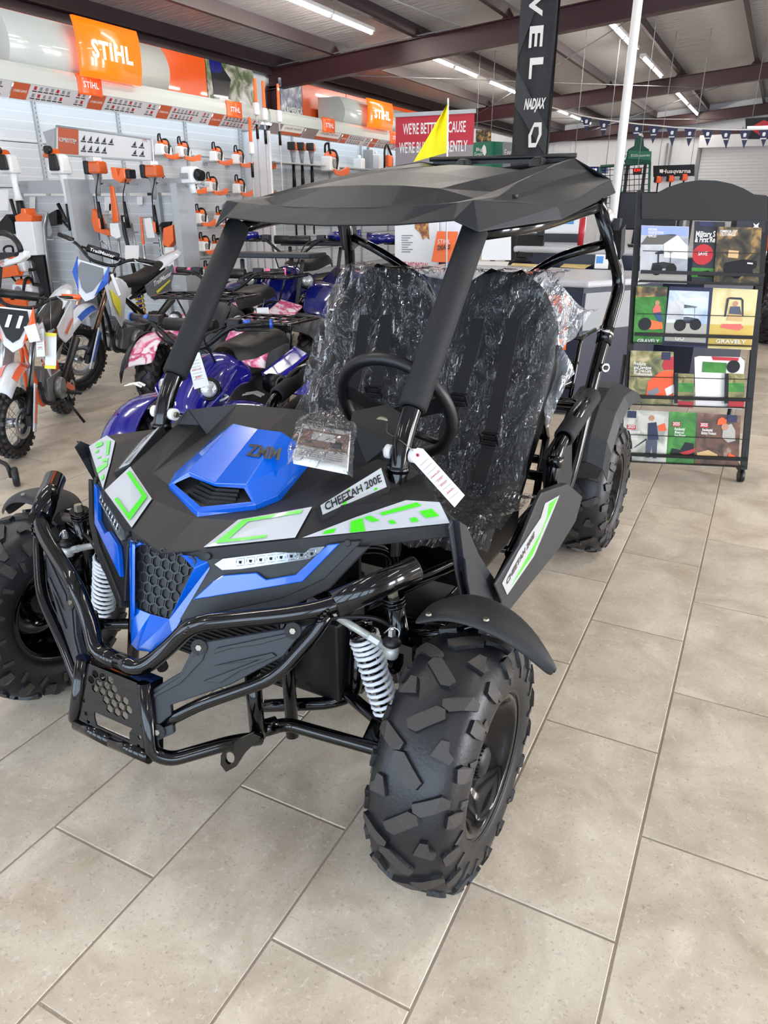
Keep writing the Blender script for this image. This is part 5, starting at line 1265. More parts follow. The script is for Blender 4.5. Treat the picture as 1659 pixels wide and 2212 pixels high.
# gondola perpendicular to the wall
YG = 5.0
g = thing('gondola', 'low light grey perforated gondola standing across the aisle with hanging tools', 'shelving', (-6.7, YG, 0)); go_ = V((-6.7, YG, 0))
xs = [-7.66]+[Wp(px, 500, y=YG).x for px in (60, 205, 352, 412)]
for i in range(4):
    for k_ in range(3): MB().box(V(((xs[i]+xs[i+1])/2, YG+.02, .28+k_*.46))-go_, (xs[i+1]-xs[i]-.04, .02, .45)).build('back_panel', 'perf', g)
    MB().box(V(((xs[i]+xs[i+1])/2, YG-.02, 1.515))-go_, (xs[i+1]-xs[i]-.02, .05, .13)).build('top_rail', 'shelf_light', g)
    MB().box(V(((xs[i]+xs[i+1])/2, YG-.2, .06))-go_, (xs[i+1]-xs[i]-.02, .42, .1)).build('base_shelf', 'shelf_grey', g)
for i, x in enumerate(xs):
    MB().box(V((x, YG-.01, .79))-go_, (.05, .05, 1.58)).build('upright', 'shelf_light', g)
    s_ = MB()
    for j in range(28): s_.box(V((x-.035, YG-.036, .1+j*.05))-go_, (.006, .003, .024))
    tag(s_.build('upright_slots', 'dark_grey', g, fix=False), kind='stuff')
MB().box(V((xs[2]+.03, YG-.16, .80))-go_, (.06, .30, 1.56)).build('divider', 'shelf_light', g); MB().box(V((xs[4]+.03, YG-.1, .78))-go_, (.08, .24, 1.5)).build('divider', 'shelf_light', g)
# KOMBISYSTEM sign
YK = 5.25
A_, B2, C_, D_ = Wp(122, 272, y=YK), Wp(326, 300, y=YK), Wp(329, 349, y=YK), Wp(122, 334, y=YK)
nn = V((0, -1, 0)); t = thing('hanging_sign', 'white and orange product sign with pictograms above the gondola', 'sign', (A_+C_)/2); c0 = (A_+C_)/2
def loc_(p): return p-c0
ex, ey = B2-A_, A_-D_
MB().prism([loc_(p) for p in (A_, B2, C_, D_)], V((0, 1, 0)), .03).build('panel', 'paper', t); MB().tube([loc_(p) for p in (A_, B2, C_, D_, A_)], .012, 6, .0).build('frame', 'shelf_light', t)
def kq(x0, x1, s0, s1, h=.004):
    f = lambda x, s_: loc_(lerp(lerp(D_, C_, x), lerp(A_, B2, x), s_))+nn*h
    return [f(x0, s0), f(x1, s0), f(x1, s1), f(x0, s1)]
MB().add(kq(.02, .245, .05, .96), [(0, 1, 2, 3)]).build('orange_field', 'print_orange', t, fix=False)
m = MB(); q_ = kq(.03, .235, .45, .62, .006); put_text(m, 'KOMBISYSTEM', (q_[0]+q_[2])/2, ex, V((0, 0, 1)), .062, .002, wfit=(q_[1]-q_[0]).length*.95, bold=.01); m.build('lettering', 'paper', t, fix=False)
m = MB(); put_text(m, 'STIHL', sum(kq(.9, .98, .86, .97, .006), V())/4, ex, V((0, 0, 1)), .05, .002, wfit=.07); m.build('lettering', 'red', t, fix=False)
m = MB(); m2 = MB()
for r in range(2):
    for c in range(7):
        x = .27+c*.073 if c < 5 else .80+(c-5)*.075
        if r == 1 and c == 4: continue
        m.add(kq(x, x+.058, .18+.36*(1-r), .23+.36*(1-r)), [(0, 1, 2, 3)]); f = kq(x+.012, x+.046, .25+.36*(1-r), .46+.36*(1-r)); m2.add([f[0], f[1], f[2]], [(0, 1, 2)])
m.build('caption_bars', 'decal_dark', t, fix=False); m2.build('pictograms', 'dark_grey', t, fix=False)
MB().prism([loc_(A_)+V((-.35, .1, -.04)), loc_(A_)+V((-.03, .0, -.02)), loc_(D_)+V((-.03, 0, -.0)), loc_(D_)+V((-.16, .05, .02))], (0, 1, 0), .01).build('side_wing', 'shelf_light', t)
for dx in (.3, .9): p = loc_(lerp(D_, C_, dx)); MB().bar(p, p+V((0, 0, -.25)), .03).build('post', 'shelf_light', t)
# power heads on the rail
def powerhead(label, px, py, style, tail=None, sc=1., yy=4.78):
    o = Wp(px, py, y=yy); t = thing('string_trimmer', label, 'trimmer', o, 0, 'trimmers hung on the gondola'); t.scale = (sc,)*3
    if style == 'white':
        MB().box((.01, 0, -.01), (.17, .14, .15), None, .8).build('housing', 'white_plastic', t, bevel=.03); MB().box((-.03, -.02, .07), (.11, .13, .07), None, .7).build('top_cover', 'clear_orange', t, bevel=.02)
        MB().box((.045, -.085, 0), (.10, .03, .12), None, .8).build('filter_cover', 'pure_black', t, bevel=.02); MB().cyl((-.0, -.06, .09), (0, -.10, .09), .03, .03, 14).build('filler_cap', 'pure_black', t)
        MB().tube([(.03, 0, -.07), (.04, 0, -.2), (.05, -.0, -.30)], .035, 10, .05, rs=[.04, .026, .04]).build('drive_housing', 'white_plastic', t)
        MB().tube([(.05, 0, -.28), (.06, 0, -.50)], .04, 8, rs=[.03, .045]).build('grip', 'pure_black', t)
    elif style == 'orange':
        MB().box((.03, 0, 0), (.15, .13, .11), None, .92).build('housing', 'clear_orange', t, bevel=.02); MB().box((-.07, 0, .0), (.06, .13, .12)).build('end_cover', 'pure_black', t, bevel=.015)
        f = MB()
        for i in range(6): f.box((-.05+i*.018, 0, .07), (.006, .10, .035))
        f.build('cooling_fins', 'white_plastic', t); MB().tube([(-.0, 0, -.05), (.0, 0, -.15), (-.01, 0, -.25)], .02, 8, rs=[.045, .025, .02]).build('drive_housing', 'mid_grey', t)
        MB().tube([(.06, -.03, -.06), (-.0, -.04, -.22), (-.01, -.03, -.30)], .006, 6, .05).build('cable', 'pure_black', t); MB().tube([(-.01, -.02, -.30), (-.005, -.02, -.55)], .02, 8, rs=[.016, .028]).build('grip', 'pure_black', t); MB().box((-.005, -.045, -.5), (.025, .02, .10)).build('trigger', 'orange', t, bevel=.008)
    elif style == 'vee':
        MB().prism([(-.12, .06, .06), (-.05, .06, .05), (-.02, .06, -.03), (.03, .06, .05), (.08, .06, .04), (.08, .06, -.05), (.0, .06, -.10), (-.11, .06, -.05)], (0, -1, 0), .12).build('housing', 'orange', t, bevel=.01); MB().box((.11, 0, -.01), (.05, .11, .09)).build('end_cover', 'pure_black', t, bevel=.012)
        MB().tube([(.06, -.03, -.06), (.0, -.04, -.2), (-.02, -.03, -.28)], .006, 6, .05).build('cable', 'pure_black', t); MB().tube([(-.02, -.02, -.28), (-.01, -.02, -.55)], .02, 8, rs=[.016, .03]).build('grip', 'pure_black', t)
    else:
        MB().box((0, 0, 0), (.16, .14, .15), None, .85).build('housing', 'white_plastic', t, bevel=.025); MB().cyl((.08, 0, 0), (.14, 0, -.01), .055, .045, 14).build('end_cover', 'pure_black', t); MB().box((-.02, -.075, -.01), (.09, .01, .05)).build('vent', 'mid_grey', t)
        MB().tube([(0, 0, -.06), (.02, 0, -.16)], .03, 8).build('drive_housing', 'white_plastic', t)
    hz_ = min(-.09, (1.53-o.z)/sc); MB().box((0, (YG-yy)/sc*.5+.03, hz_), (.02, (YG-yy)/sc-.02, .02)).box((0, .05, hz_*.5), (.02, .02, -hz_)).build('hook', 'shelf_light', t)
    if tail: MB().tube([(.0, .03, -.5), (tail[0], .05, tail[1])], .012, 8).build('shaft', 'silver', t)
    return t
powerhead('large white and orange trimmer engine at the left picture edge', 18, 352, 'white', (.02, -1.3), 1.25)
powerhead('large white and orange trimmer engine, second on the gondola rail', 126, 352, 'white', (.03, -1.1), 1.3)
powerhead('trimmer engine with clear orange cover left of the vee-shaped one', 206, 362, 'orange', (.02, -1.2), 1.05)
powerhead('trimmer engine with a vee-shaped orange shroud below the pictogram sign', 266, 374, 'vee', (.02, -1.25), .92)
powerhead('trimmer engine with clear orange cover right of the vee-shaped one', 328, 370, 'orange', (.03, -1.2), 1.0)
tp_ = powerhead('white engine unit with black end cap over the right end of the gondola', 412, 378, 'plain', None, 1.0); MB().box((-.14, .16, 1.52-tp_.location.z), (.30, .02, .02)).box((0, .1, (1.52-tp_.location.z)*.5), (.02, .02, abs(1.52-tp_.location.z))).build('hook', 'shelf_light', tp_)
# attachments hung on the gondola face
def hang(name, label, cat, pts_parts, yy=4.86, grp='attachments hung on the gondola'):
    p0 = Wp(*pts_parts[0][1][0], y=yy); t = thing(name, label, cat, p0, 0, grp)
    for nm, pts, m, r in pts_parts:
        P_ = [Wp(x, y, y=yy)-p0 for x, y in pts]
        if r > 0: MB().tube([p-V((0, .04, 0)) for p in P_], r, 10, .03).build(nm, m, t)
        else: MB().prism(P_, (0, -1, 0), -r).build(nm, m, t, bevel=.008)
    pc = Wp(*pts_parts[0][1][1], y=yy)-p0; MB().box((pc.x, (5.0-yy)/2+.005, pc.z-.01), (.012, 5.02-yy, .012)).build('hook', 'shelf_light', t)
    return t
hang('leaf_blower', 'upturned shredder vac with orange cone, white drum and long black nozzle', 'blower', [('cone', [(57, 478), (90, 478), (93, 466), (78, 460), (76, 450), (68, 450), (68, 460), (55, 466)], 'orange', -.14), ('drum', [(56, 478), (93, 478), (104, 550), (74, 551), (62, 530)], 'white_plastic', -.15), ('nozzle', [(79, 551), (104, 551), (120, 644), (110, 645)], 'pure_black', -.08)])
hang('edger_attachment', 'long bright metal tube attachment in a plastic sleeve beside the blower', 'attachment', [('tube', [(108, 458), (102, 490), (106, 540), (120, 640)], 'silver', .016), ('sleeve', [(92, 480), (104, 462), (116, 500), (112, 512), (88, 510)], 'mid_grey', -.02), ('tip', [(118, 640), (122, 650)], 'pure_black', .02)])
hang('handle_set', 'black folded loop handles hanging beside the blower', 'handle', [('loop', [(132, 440), (150, 478), (168, 474)], 'pure_black', .02), ('loop', [(136, 470), (155, 492), (178, 494)], 'pure_black', .014), ('clamp', [(116, 462), (135, 452), (136, 485), (122, 488)], 'pure_black', -.08)])
hang('handle_set', 'black folded loop handles at the far left of the gondola', 'handle', [('loop', [(30, 430), (44, 478), (60, 474)], 'pure_black', .02), ('body', [(16, 478), (30, 462), (44, 480), (48, 505), (22, 505), (14, 495)], 'pure_black', -.1)])
hang('hedge_trimmer_attachment', 'long orange blade guard pointing up with white gearbox and silver shaft', 'attachment', [('blade_guard', [(239, 402), (247, 401), (260, 478), (246, 482)], 'orange', -.02), ('gearbox', [(247, 482), (266, 482), (270, 512), (262, 516), (249, 508)], 'white_plastic', -.07), ('shaft', [(262, 515), (270, 604)], 'silver', .014)])
hang('trimmer_attachment', 'orange curved string-trimmer guard hanging by the divider', 'attachment', [('guard', [(208, 450), (222, 462), (231, 490), (246, 498), (246, 510), (214, 500), (206, 476)], 'orange', -.06), ('tube', [(226, 520), (240, 538)], 'silver', .01)])
hang('cultivator_attachment', 'black shaft attachment with foam grip in front of the gondola', 'attachment', [('shaft', [(271, 465), (275, 500), (290, 560), (300, 600)], 'pure_black', .02), ('collar', [(270, 468), (278, 468), (280, 480), (270, 480)], 'paper', -.05)])
hang('hedge_trimmer_attachment', 'narrow orange blade guard beside a white hang card', 'attachment', [('blade_guard', [(304, 468), (308, 468), (314, 528), (309, 528)], 'orange', -.02), ('card', [(311, 472), (326, 470), (336, 514), (318, 514)], 'paper', -.004), ('shaft', [(316, 530), (322, 592)], 'silver', .014), ('tip', [(319, 562), (322, 598)], 'pure_black', .018)])
hang('edger_attachment', 'orange domed guard with black blade next to the orange scabbard', 'attachment', [('guard', [(364, 492), (384, 485), (386, 520), (376, 534), (363, 528)], 'orange', -.08), ('blade', [(338, 500), (352, 480), (374, 478), (370, 492), (344, 508)], 'pure_black', -.03), ('shaft', [(352, 512), (368, 640)], 'silver', .013)])
hang('pruner_attachment', 'broad orange scabbard with white gearbox by the right divider', 'attachment', [('scabbard', [(387, 466), (399, 464), (402, 524), (390, 525)], 'orange', -.03), ('gearbox', [(389, 528), (404, 528), (408, 550), (394, 555)], 'white_plastic', -.06), ('shaft', [(404, 552), (412, 632)], 'shelf_light', .014)])
cards = [(270, 530, 300, 568), (356, 534, 376, 575), (0, 410, 18, 455), (64, 425, 76, 450), (150, 430, 162, 470), (226, 425, 240, 455), (296, 425, 308, 442), (0, 470, 12, 500), (236, 440, 244, 470)]
for i, (a, b, c, d) in enumerate(cards):
    P_ = [Wp(x, y, y=4.80 if i < 3 else 4.97) for x, y in ((a, b), (c, b), (c, d), (a, d))]
    o = MB().prism([p-P_[0] for p in P_], (0, -1, 0), .002).build('hang_card', 'paper'); o.location = P_[0]
    tag(o, ['white hang card on the black shaft attachment', 'white hang card below the orange domed guard', 'curled white card at the left picture edge', 'small price card right of the first trimmer engine', 'price card below the second trimmer engine', 'price card beside the upright orange blade guard', 'price card under the sign post', 'price card at the left edge of the gondola', 'narrow price card on the gondola divider'][i], 'card')
# shelf with boxed chains and saws at far left
YL = 4.75
for i, (px, py) in enumerate([(38, 570), (55, 625)]):
    c = chainsaw('orange and white chainsaw on the low shelf at the far left, %s' % ('upper one' if i == 0 else 'lower one'), Wp(px, py, y=YL), 1., -1.4, -1); 
for i, q_ in enumerate([[(0, 580), (38, 572), (44, 594), (0, 602)], [(0, 644), (60, 640), (62, 664), (0, 668)], [(4, 634), (36, 640), (38, 648), (0, 648)]]):
    P_ = [Wp(x, y, y=YL-.1) for x, y in q_]; o = MB().prism([p-P_[0] for p in P_], (0, -1, 0), .03).build('bar_scabbard', 'orange', bevel=.005); o.location = P_[0]; tag(o, ['orange chain-bar cover on the upper low shelf at far left', 'long orange chain-bar cover on the bottom shelf at far left', 'short orange chain-bar cover lying behind the long one'][i], 'bar cover')
# second section: trimmers, saw and washers
def trimmer2(label, px, py):
    o = Wp(px, py, x=-7.9); t = thing('string_trimmer', label, 'trimmer', o, .4, 'trimmers on the far wall section'); t.scale = (1.15,)*3
    MB().box((0, 0, 0), (.14, .20, .12), None, .85).build('housing', 'orange', t, bevel=.03); MB().box((0, -.10, 0), (.12, .06, .11)).build('end_cover', 'pure_black', t, bevel=.01)
    MB().tube([(0, 0, -.05), (0, .01, -.25)], .03, 8, rs=[.05, .02]).build('drive_housing', 'mid_grey', t); MB().tube([(0, .01, -.22), (0, .01, -.60)], .022, 8, rs=[.02, .032]).build('grip', 'pure_black', t); MB().tube([(0, .01, -.5), (0, .02, -1.3)], .014, 8).build('shaft', 'pure_black', t)
for i, px in enumerate((632, 651, 672)): trimmer2('orange string trimmer, %s of three beside the pole pruners' % ['left', 'middle', 'right'][i], px, 316+i)
t = chainsaw('orange and black cut-off saw on a shelf above the kart roof', Wp(712, 352, x=-7.8), 1.7, .2, 1)
hang2 = thing('pressure_washer', 'pressure washer with an upright black loop handle above the kart roof', 'pressure washer', Wp(838, 350, x=-7.5))
MB().tube([(0, -.16, -.2), (0, -.16, .22), (0, -.05, .34), (0, .20, .10), (0, .2, -.2)], .022, 8, .06).build('handle', 'pure_black', hang2); MB().box((0, .04, .02), (.10, .20, .22)).build('tank', 'orange', hang2, bevel=.02); MB().box((0, .0, -.28), (.3, .36, .3)).build('body', 'mid_grey', hang2, bevel=.03); MB().box((-.35, 0, -.44), (.72, .4, .02)).build('shelf_bracket', 'shelf_light', hang2)
for i, (px, py, m_, w_, h_) in enumerate([(795, 345, 'mid_grey', .10, .38), (812, 350, 'white_plastic', .10, .3), (776, 355, 'white_plastic', .16, .22)]):
    o = MB().box((0, 0, 0), (.2, w_, h_)).box((.0, 0, h_*.5+.03), (.06, w_*.5, .06)).build('spray_canister', m_, bevel=.02); o.location = Wp(px, py, x=-7.9); tag(o, ['slim grey tool case left of the pressure washer handle', 'white spray canister beside the pressure washer', 'low white box left of the grey tool case'][i], 'canister')
for k_, z in enumerate((1.55, 1.15, .75, 2.0)):
    MB().box(V((-7.95, (YS1+YS2)/2+.05, z))-SH2, (.42, YS2-YS1-.3, .02)).build('display_shelf', 'shelf_light', sh2)
# ============================================================ BACKGROUND: banners, counter, rack, far wall
km('stripe_blue', '#4f8fd0', .4)
def setloc(o, p): o.location = p; return o
# tall black banner
YBn = 9.0
P_ = [Wp(1118, -8, y=YBn), Wp(1199, -8, y=YBn), Wp(1186, 360, y=YBn), Wp(1112, 360, y=YBn)]
xl, xr = (P_[0].x+P_[3].x)/2, (P_[1].x+P_[2].x)/2; wB = xr-xl; xc = (xl+xr)/2
K['banner_black'] = mat('banner_black', '#26272c', .7, var=.35, vscale=3)
t = thing('banner', 'tall black vertical banner with white sideways letters behind the kart roof', 'banner', (xc, YBn, 0))
rows = [[(-wB/2+wB*j/8, .015*math.sin(j*1.3+i*.4), .15+i*.2) for j in range(9)] for i in range(19)]
MB().grid(rows).build('cloth', 'banner_black', t, solid=.004, fix=False)
MB().tube([(wB/2+.01, 0, 0), (wB/2+.01, 0, 3.78)], .014, 8).build('pole', 'pure_black', t); MB().box((0, 0, .02), (.5, .4, .03)).build('foot', 'pure_black', t)
g_ = MB()
for a in ([(-.5, 3.72), (.1, 3.72), (-.5, 3.0)], [(-.5, 2.9), (.5, 2.2), (.5, 1.9), (-.5, 2.5)], [(-.5, 1.95), (.2, 1.5), (-.5, 1.1)]): g_.add([(x*wB, -.022, z) for x, z in a], [tuple(range(len(a)))])
g_.build('grey_facets', 'dark_grey', t, fix=False)
m = MB()
for ch, py, h_ in (('V', 12, .30), ('E', 78, .28), ('L', 145, .28)):
    c = Wp(1158, py, y=YBn); put_text(m, ch, (c.x-xc, -.03, c.z), (0, 0, -1), (1, 0, 0), wB*.5, 0, wfit=h_*.8, bold=.03)
m.build('lettering', 'paper', t, fix=False)
m = MB(); c = Wp(1155, 226, y=YBn); put_text(m, 'NADJAX', (c.x-xc, -.03, c.z), (1, 0, 0), (0, 0, 1), .16, 0, wfit=wB*.6, shear=.3, bold=.04)
c = Wp(1157, 292, y=YBn); cx, cz = c.x-xc, c.z
for sg in (1, -1): m.add([(cx-.02*sg, -.03, cz+.14*sg), (cx+.075*sg, -.03, cz+.14*sg), (cx+.085*sg, -.03, cz-.0*sg), (cx+.05*sg, -.03, cz-.0*sg), (cx+.04*sg, -.03, cz+.09*sg), (cx-.02*sg, -.03, cz+.09*sg), (cx-.045*sg, -.03, cz), (cx-.085*sg, -.03, cz)], [tuple(range(8))])
m.build('emblem', 'paper', t, fix=False)
# red roll-up banner
YR = 7.3; P_ = [Wp(855, 245, y=YR), Wp(1026, 231, y=YR)]; xl, xr, zt_ = P_[0].x, P_[1].x, P_[0].z; wR = xr-xl; xc = (xl+xr)/2
t = thing('roll_up_banner', "red and grey roll-up banner reading WE'RE BETTER BECAUSE WE'RE BUILT DIFFERENTLY", 'banner', (xc, YR, 0))
MB().box((0, 0, zt_-.02), (wR+.02, .03, .04)).build('top_rail', 'shelf_light', t); zr = Wp(860, 318, y=YR).z
MB().box((0, 0, (zt_-.04+zr)/2), (wR, .003, zt_-.04-zr)).build('red_field', 'red_banner', t); MB().box((0, 0, zr/2+.05), (wR, .003, zr-.1)).build('grey_field', 'banner_grey', t); MB().box((0, 0, .05), (wR+.04, .2, .09)).build('base', 'mid_grey', t, bevel=.02)
m = MB(); put_text(m, "WE'RE BETTER BECAUSE", (0, -.004, zt_-.17), (1, 0, 0), (0, 0, 1), .155, 0, wfit=wR*.80, bold=.012); put_text(m, "WE'RE BUILT DIFFERENTLY", (-.01, -.004, zt_-.36), (1, 0, 0), (0, 0, 1), .155, 0, wfit=wR*.88, bold=.012); m.build('lettering', 'paper', t, fix=False)
m = MB(); put_text(m, 'SCAG POWER', (.12, -.004, zr-.27), V((1, 0, .18)), V((-.1, 0, 1)), .13, 0, wfit=wR*.6, bold=.03, shear=.3); m.build('lettering', 'red_banner', t, fix=False)
# white conduit
p = Wp(1313, 560, y=5.3); o = MB().tube([(0, 0, -p.z+.0), (0, 0, 4.25-p.z)], .034, 20).build('conduit', 'pvc'); o.location = p; tag(o, 'white vertical PVC conduit running from the counter up to the roof', 'pipe')
# service counter (front island)
ZC = .90
t = thing('service_counter', 'navy service counter with a grey speckled top behind the seats', 'counter', (-1.4, 4.2, 0)); o_ = V((-1.4, 4.2, 0))
top = [Wp(912, 576, z=ZC), Wp(920, 584, z=ZC), Wp(950, 589, z=ZC), Wp(1175, 603, z=ZC), Wp(1272, 607, z=ZC), Wp(1400, 599, z=ZC)]; top += [V((top[5].x+.1, 4.78, ZC)), V((-1.2, 4.72, ZC)), V((-2.35, 4.95, ZC))]
MB().prism([p-o_-V((0, 0, .045)) for p in top], (0, 0, 1), .045).build('worktop', 'counter_top', t, bevel=.015)
ctr = sum(top, V())/len(top); bp = [lerp(p, ctr, .06) for p in top]
MB().prism([V((p.x, p.y, .02))-o_ for p in bp], (0, 0, 1), ZC-.065).build('cabinet', 'counter_navy', t)
a, b = top[3], top[4]; c, d = top[4], top[5]
def face(pa, pb, x0, x1, z0_, z1_, m, nm, th=.012):
    pa, pb = lerp(pa, ctr, .06), lerp(pb, ctr, .06); e = pb-pa; n_ = V((e.y, -e.x, 0)).normalized(); q_ = [V((lerp(pa, pb, x).x, lerp(pa, pb, x).y, z_)) for x, z_ in ((x0, z0_), (x1, z0_), (x1, z1_), (x0, z1_))]
    return MB().prism([p-o_ for p in q_], n_, th).build(nm, m, t), q_, e.normalized(), n_
ob, q_, e_, n_ = face(a, b, .0, .72, .45, .80, 'print_self_glow', 'orange_panel'); m = MB(); put_text(m, 'STIHL', (q_[0]+q_[2])/2-o_+n_*.016+V((0, 0, .04)), e_, (0, 0, 1), .16, 0, wfit=.26, bold=.05); m.build('lettering', 'paper', ob, fix=False)
face(c, d, .03, .97, .58, .82, 'mid_grey', 'grey_panel'); face(c, d, .02, .98, .10, .14, 'mid_grey', 'kick_strip')
# rear counter with raised top
t2 = thing('service_counter', 'second higher service counter behind the first, carrying the printer', 'counter', (-1.4, 5.4, 0)); o_ = V((-1.4, 5.4, 0)); Z2 = 1.03
top2 = [V((-1.9, 5.10, Z2)), V((-.35, 5.05, Z2)), V((.0, 5.5, Z2)), V((-.3, 5.9, Z2)), V((-1.9, 5.85, Z2))]
MB().prism([p-o_-V((0, 0, .05)) for p in top2], (0, 0, 1), .05).build('worktop', 'counter_top', t2, bevel=.018); ctr2 = sum(top2, V())/5; MB().prism([V((lerp(p, ctr2, .06).x, lerp(p, ctr2, .06).y, .02))-o_ for p in top2], (0, 0, 1), Z2-.07).build('cabinet', 'counter_navy', t2)
# things on the counters
def at_top(px, py, z): return Wp(px, py, z=z)
p = at_top(1142, 566, ZC); t = thing('receipt_printer', 'black point-of-sale terminal stand on the grey counter left of the rear pillar', 'terminal', p, .15)
MB().prism([(-.12, -.10, 0), (.12, -.10, 0), (.12, .10, 0), (-.12, .10, 0)], (0, 0, 1), .02).prism([(-.11, -.10, .02), (-.11, .08, .02), (-.11, .06, .22), (-.11, .02, .22), (-.11, -.06, .10)], (1, 0, 0), .22).build('body', 'pure_black', t, bevel=.01)
MB().box((0, .02, .17), (.23, .03, .08), Matrix.Rotation(-.3, 3, 'X')).build('screen', 'satin_black', t, bevel=.008); MB().box((0, -.085, .07), (.16, .03, .05)).build('paper_slot', 'dark_hole', t); MB().box((.08, .02, .23), (.06, .03, .05)).build('card_reader', 'satin_black', t, bevel=.006)
p = at_top(1200, 522, Z2)+V((0, .05, 0)); t = thing('office_printer', 'white office printer with a blue stripe on the rear counter', 'printer', p, .1)
MB().box((0, 0, .17), (.46, .34, .20)).build('body', 'white_plastic', t, bevel=.02); MB().box((0, 0, .035), (.42, .32, .07)).build('base', 'dark_grey', t); MB().box((.05, -.172, .17), (.22, .004, .03)).build('blue_stripe', 'stripe_blue', t); MB().box((0, .02, .30), (.40, .25, .06)).build('scanner_lid', 'paper', t, bevel=.01)

p = at_top(1253, 530, Z2); t = thing('spray_can', 'tall spray can with white cap and red body beside the printer', 'can', p); MB().cyl((0, 0, 0), (0, 0, .22), .025, .025, 16).build('body', 'red', t); MB().cyl((0, 0, .22), (0, 0, .28), .024, .022, 16).build('cap', 'paper', t)
p = at_top(1385, 535, Z2)+V((-.0, .1, 0)); t = thing('monitor', 'black computer monitor seen from behind on the rear counter', 'monitor', p, .2)
MB().box((0, 0, .27), (.46, .03, .28)).build('screen_back', 'pure_black', t, bevel=.01); MB().box((0, .05, .14), (.05, .03, .22)).build('stand', 'pure_black', t); MB().box((0, .05, .01), (.24, .18, .015)).build('foot', 'pure_black', t, bevel=.004)
p = at_top(1250, 540, Z2)+V((.1, .35, 0)); t = thing('office_chair', 'black mesh office chair back showing behind the printer', 'chair', (-1.0, 6.75, 0)); MB().prism([(-.24, 0, .75), (.24, 0, .75), (.22, .04, 1.25), (-.22, .04, 1.25)], (0, 1, 0), .06).build('backrest', 'pure_black', t, bevel=.03); MB().box((0, -.25, .50), (.5, .5, .08)).build('seat', 'pure_black', t, bevel=.03); MB().cyl((0, -.25, .06), (0, -.25, .46), .03).build('column', 'mid_grey', t)
lg = MB()
for i in range(5): a = i*2*PI/5; MB().bar((0, -.25, .07), (.28*math.cos(a), -.25+.28*math.sin(a), .04), .04).build('base_leg', 'pure_black', t)
p = at_top(1372, 570, ZC+.0); t = thing('glove', 'balled yellow and blue work glove on the counter', 'glove', p); MB().sphere((0, 0, .035), .05, sc=(1.1, .8, .7)).build('palm', 'yellow', t); MB().sphere((.05, 0, .04), .03, sc=(1, 1, 1)).build('cuff', 'deep_blue', t)
p = at_top(1298, 580, ZC); t = thing('box', 'small white carton with a light blue label on the counter', 'box', p, .2); MB().box((0, 0, .05), (.10, .06, .10)).build('carton', 'paper', t, bevel=.003); MB().box((-.015, -.032, .065), (.05, .003, .05)).build('label', 'stripe_blue', t)
for i, (q_, m_, lb) in enumerate([([(1210, 577), (1262, 581), (1278, 572), (1222, 568)], 'manila', 'manila envelope lying on the counter'), ([(1102, 574), (1170, 578), (1172, 572), (1108, 569)], 'manila', 'yellow note sheet under the black terminal'), ([(1020, 572), (1095, 575), (1100, 566), (1030, 564)], 'paper', 'white papers lying left of the terminal'), ([(960, 574), (1010, 577), (1016, 568), (968, 566)], 'stripe_blue', 'pale blue folder lying on the counter end')]):
    km('manila', '#d9bd7c', .6); P_ = [Wp(x, y, z=ZC+.002) for x, y in q_]; o = MB().prism([p-P_[0] for p in P_], (0, 0, 1), .003).build('paper_sheet', m_); o.location = P_[0]; tag(o, lb, 'paper')
p = at_top(1070, 560, ZC); t = thing('card_terminal', 'flat black card terminal on the counter', 'terminal', p, .1); MB().box((0, 0, .035), (.22, .16, .06), None, .85).build('body', 'pure_black', t, bevel=.01); MB().box((0, 0, .068), (.12, .08, .004)).build('screen', 'mid_grey', t)
# stand-up boards behind
def board(name, label, px, m_, yy, cat='sign', th=.02):
    P_ = [Wp(x, y, y=yy) for x, y in px]; o = MB().prism([p-P_[0] for p in P_], (0, 1, 0), th).build(name, m_); o.location = P_[0]; return tag(o, label, cat), P_[0]
ob, p0 = board('poster_board', 'white poster board with an autumn tree picture and red lettering', [(853, 470), (946, 472), (946, 592), (853, 592)], 'paper', 4.9)
def onb(x, y, yy, h=.004): return Wp(x, y, y=yy)-p0-V((0, h, 0))
K['leaf_photo'] = photo_mat('leaf_photo', [(.35, '#5c3418'), (.5, '#a35d2c'), (.65, '#c9a24c')], 30.)
MB().add([onb(x, y, 4.9) for x, y in [(896, 478), (925, 478), (928, 518), (920, 512), (914, 518), (908, 504), (897, 494)]], [tuple(range(7))]).build('tree_picture', 'leaf_photo', ob, fix=False)
m = MB(); put_text(m, 'WE MIDMOW', (onb(868, 575, 4.9)+onb(920, 577, 4.9))/2, (1, 0, 0), (0, 0, 1), .10, .004, wfit=.27, bold=0.0); m.build('lettering', 'tag_red', ob, fix=False)
m = MB()
for i in range(8): a = onb(868, 510+i*5, 4.9); b = onb(892-(i % 3)*5, 510+i*5, 4.9); m.add([a, b, b+V((0, 0, .008)), a+V((0, 0, .008))], [(0, 1, 2, 3)])
m.build('small_print', 'tag_line', ob, fix=False)
ob, p0 = board('poster_board', 'second pale poster board partly hidden by the front roof pillar', [(946, 470), (1003, 470), (1003, 560), (946, 560)], 'white_wall', 4.95); board('poster_board', 'plain white board right of the front roof pillar', [(1045, 490), (1102, 490), (1102, 562), (1040, 562)], 'paper', 4.55)
p = at_top(955, 566, ZC); t = thing('brochure_stand', 'orange leaflet stand on the counter end', 'stand', p, .1)
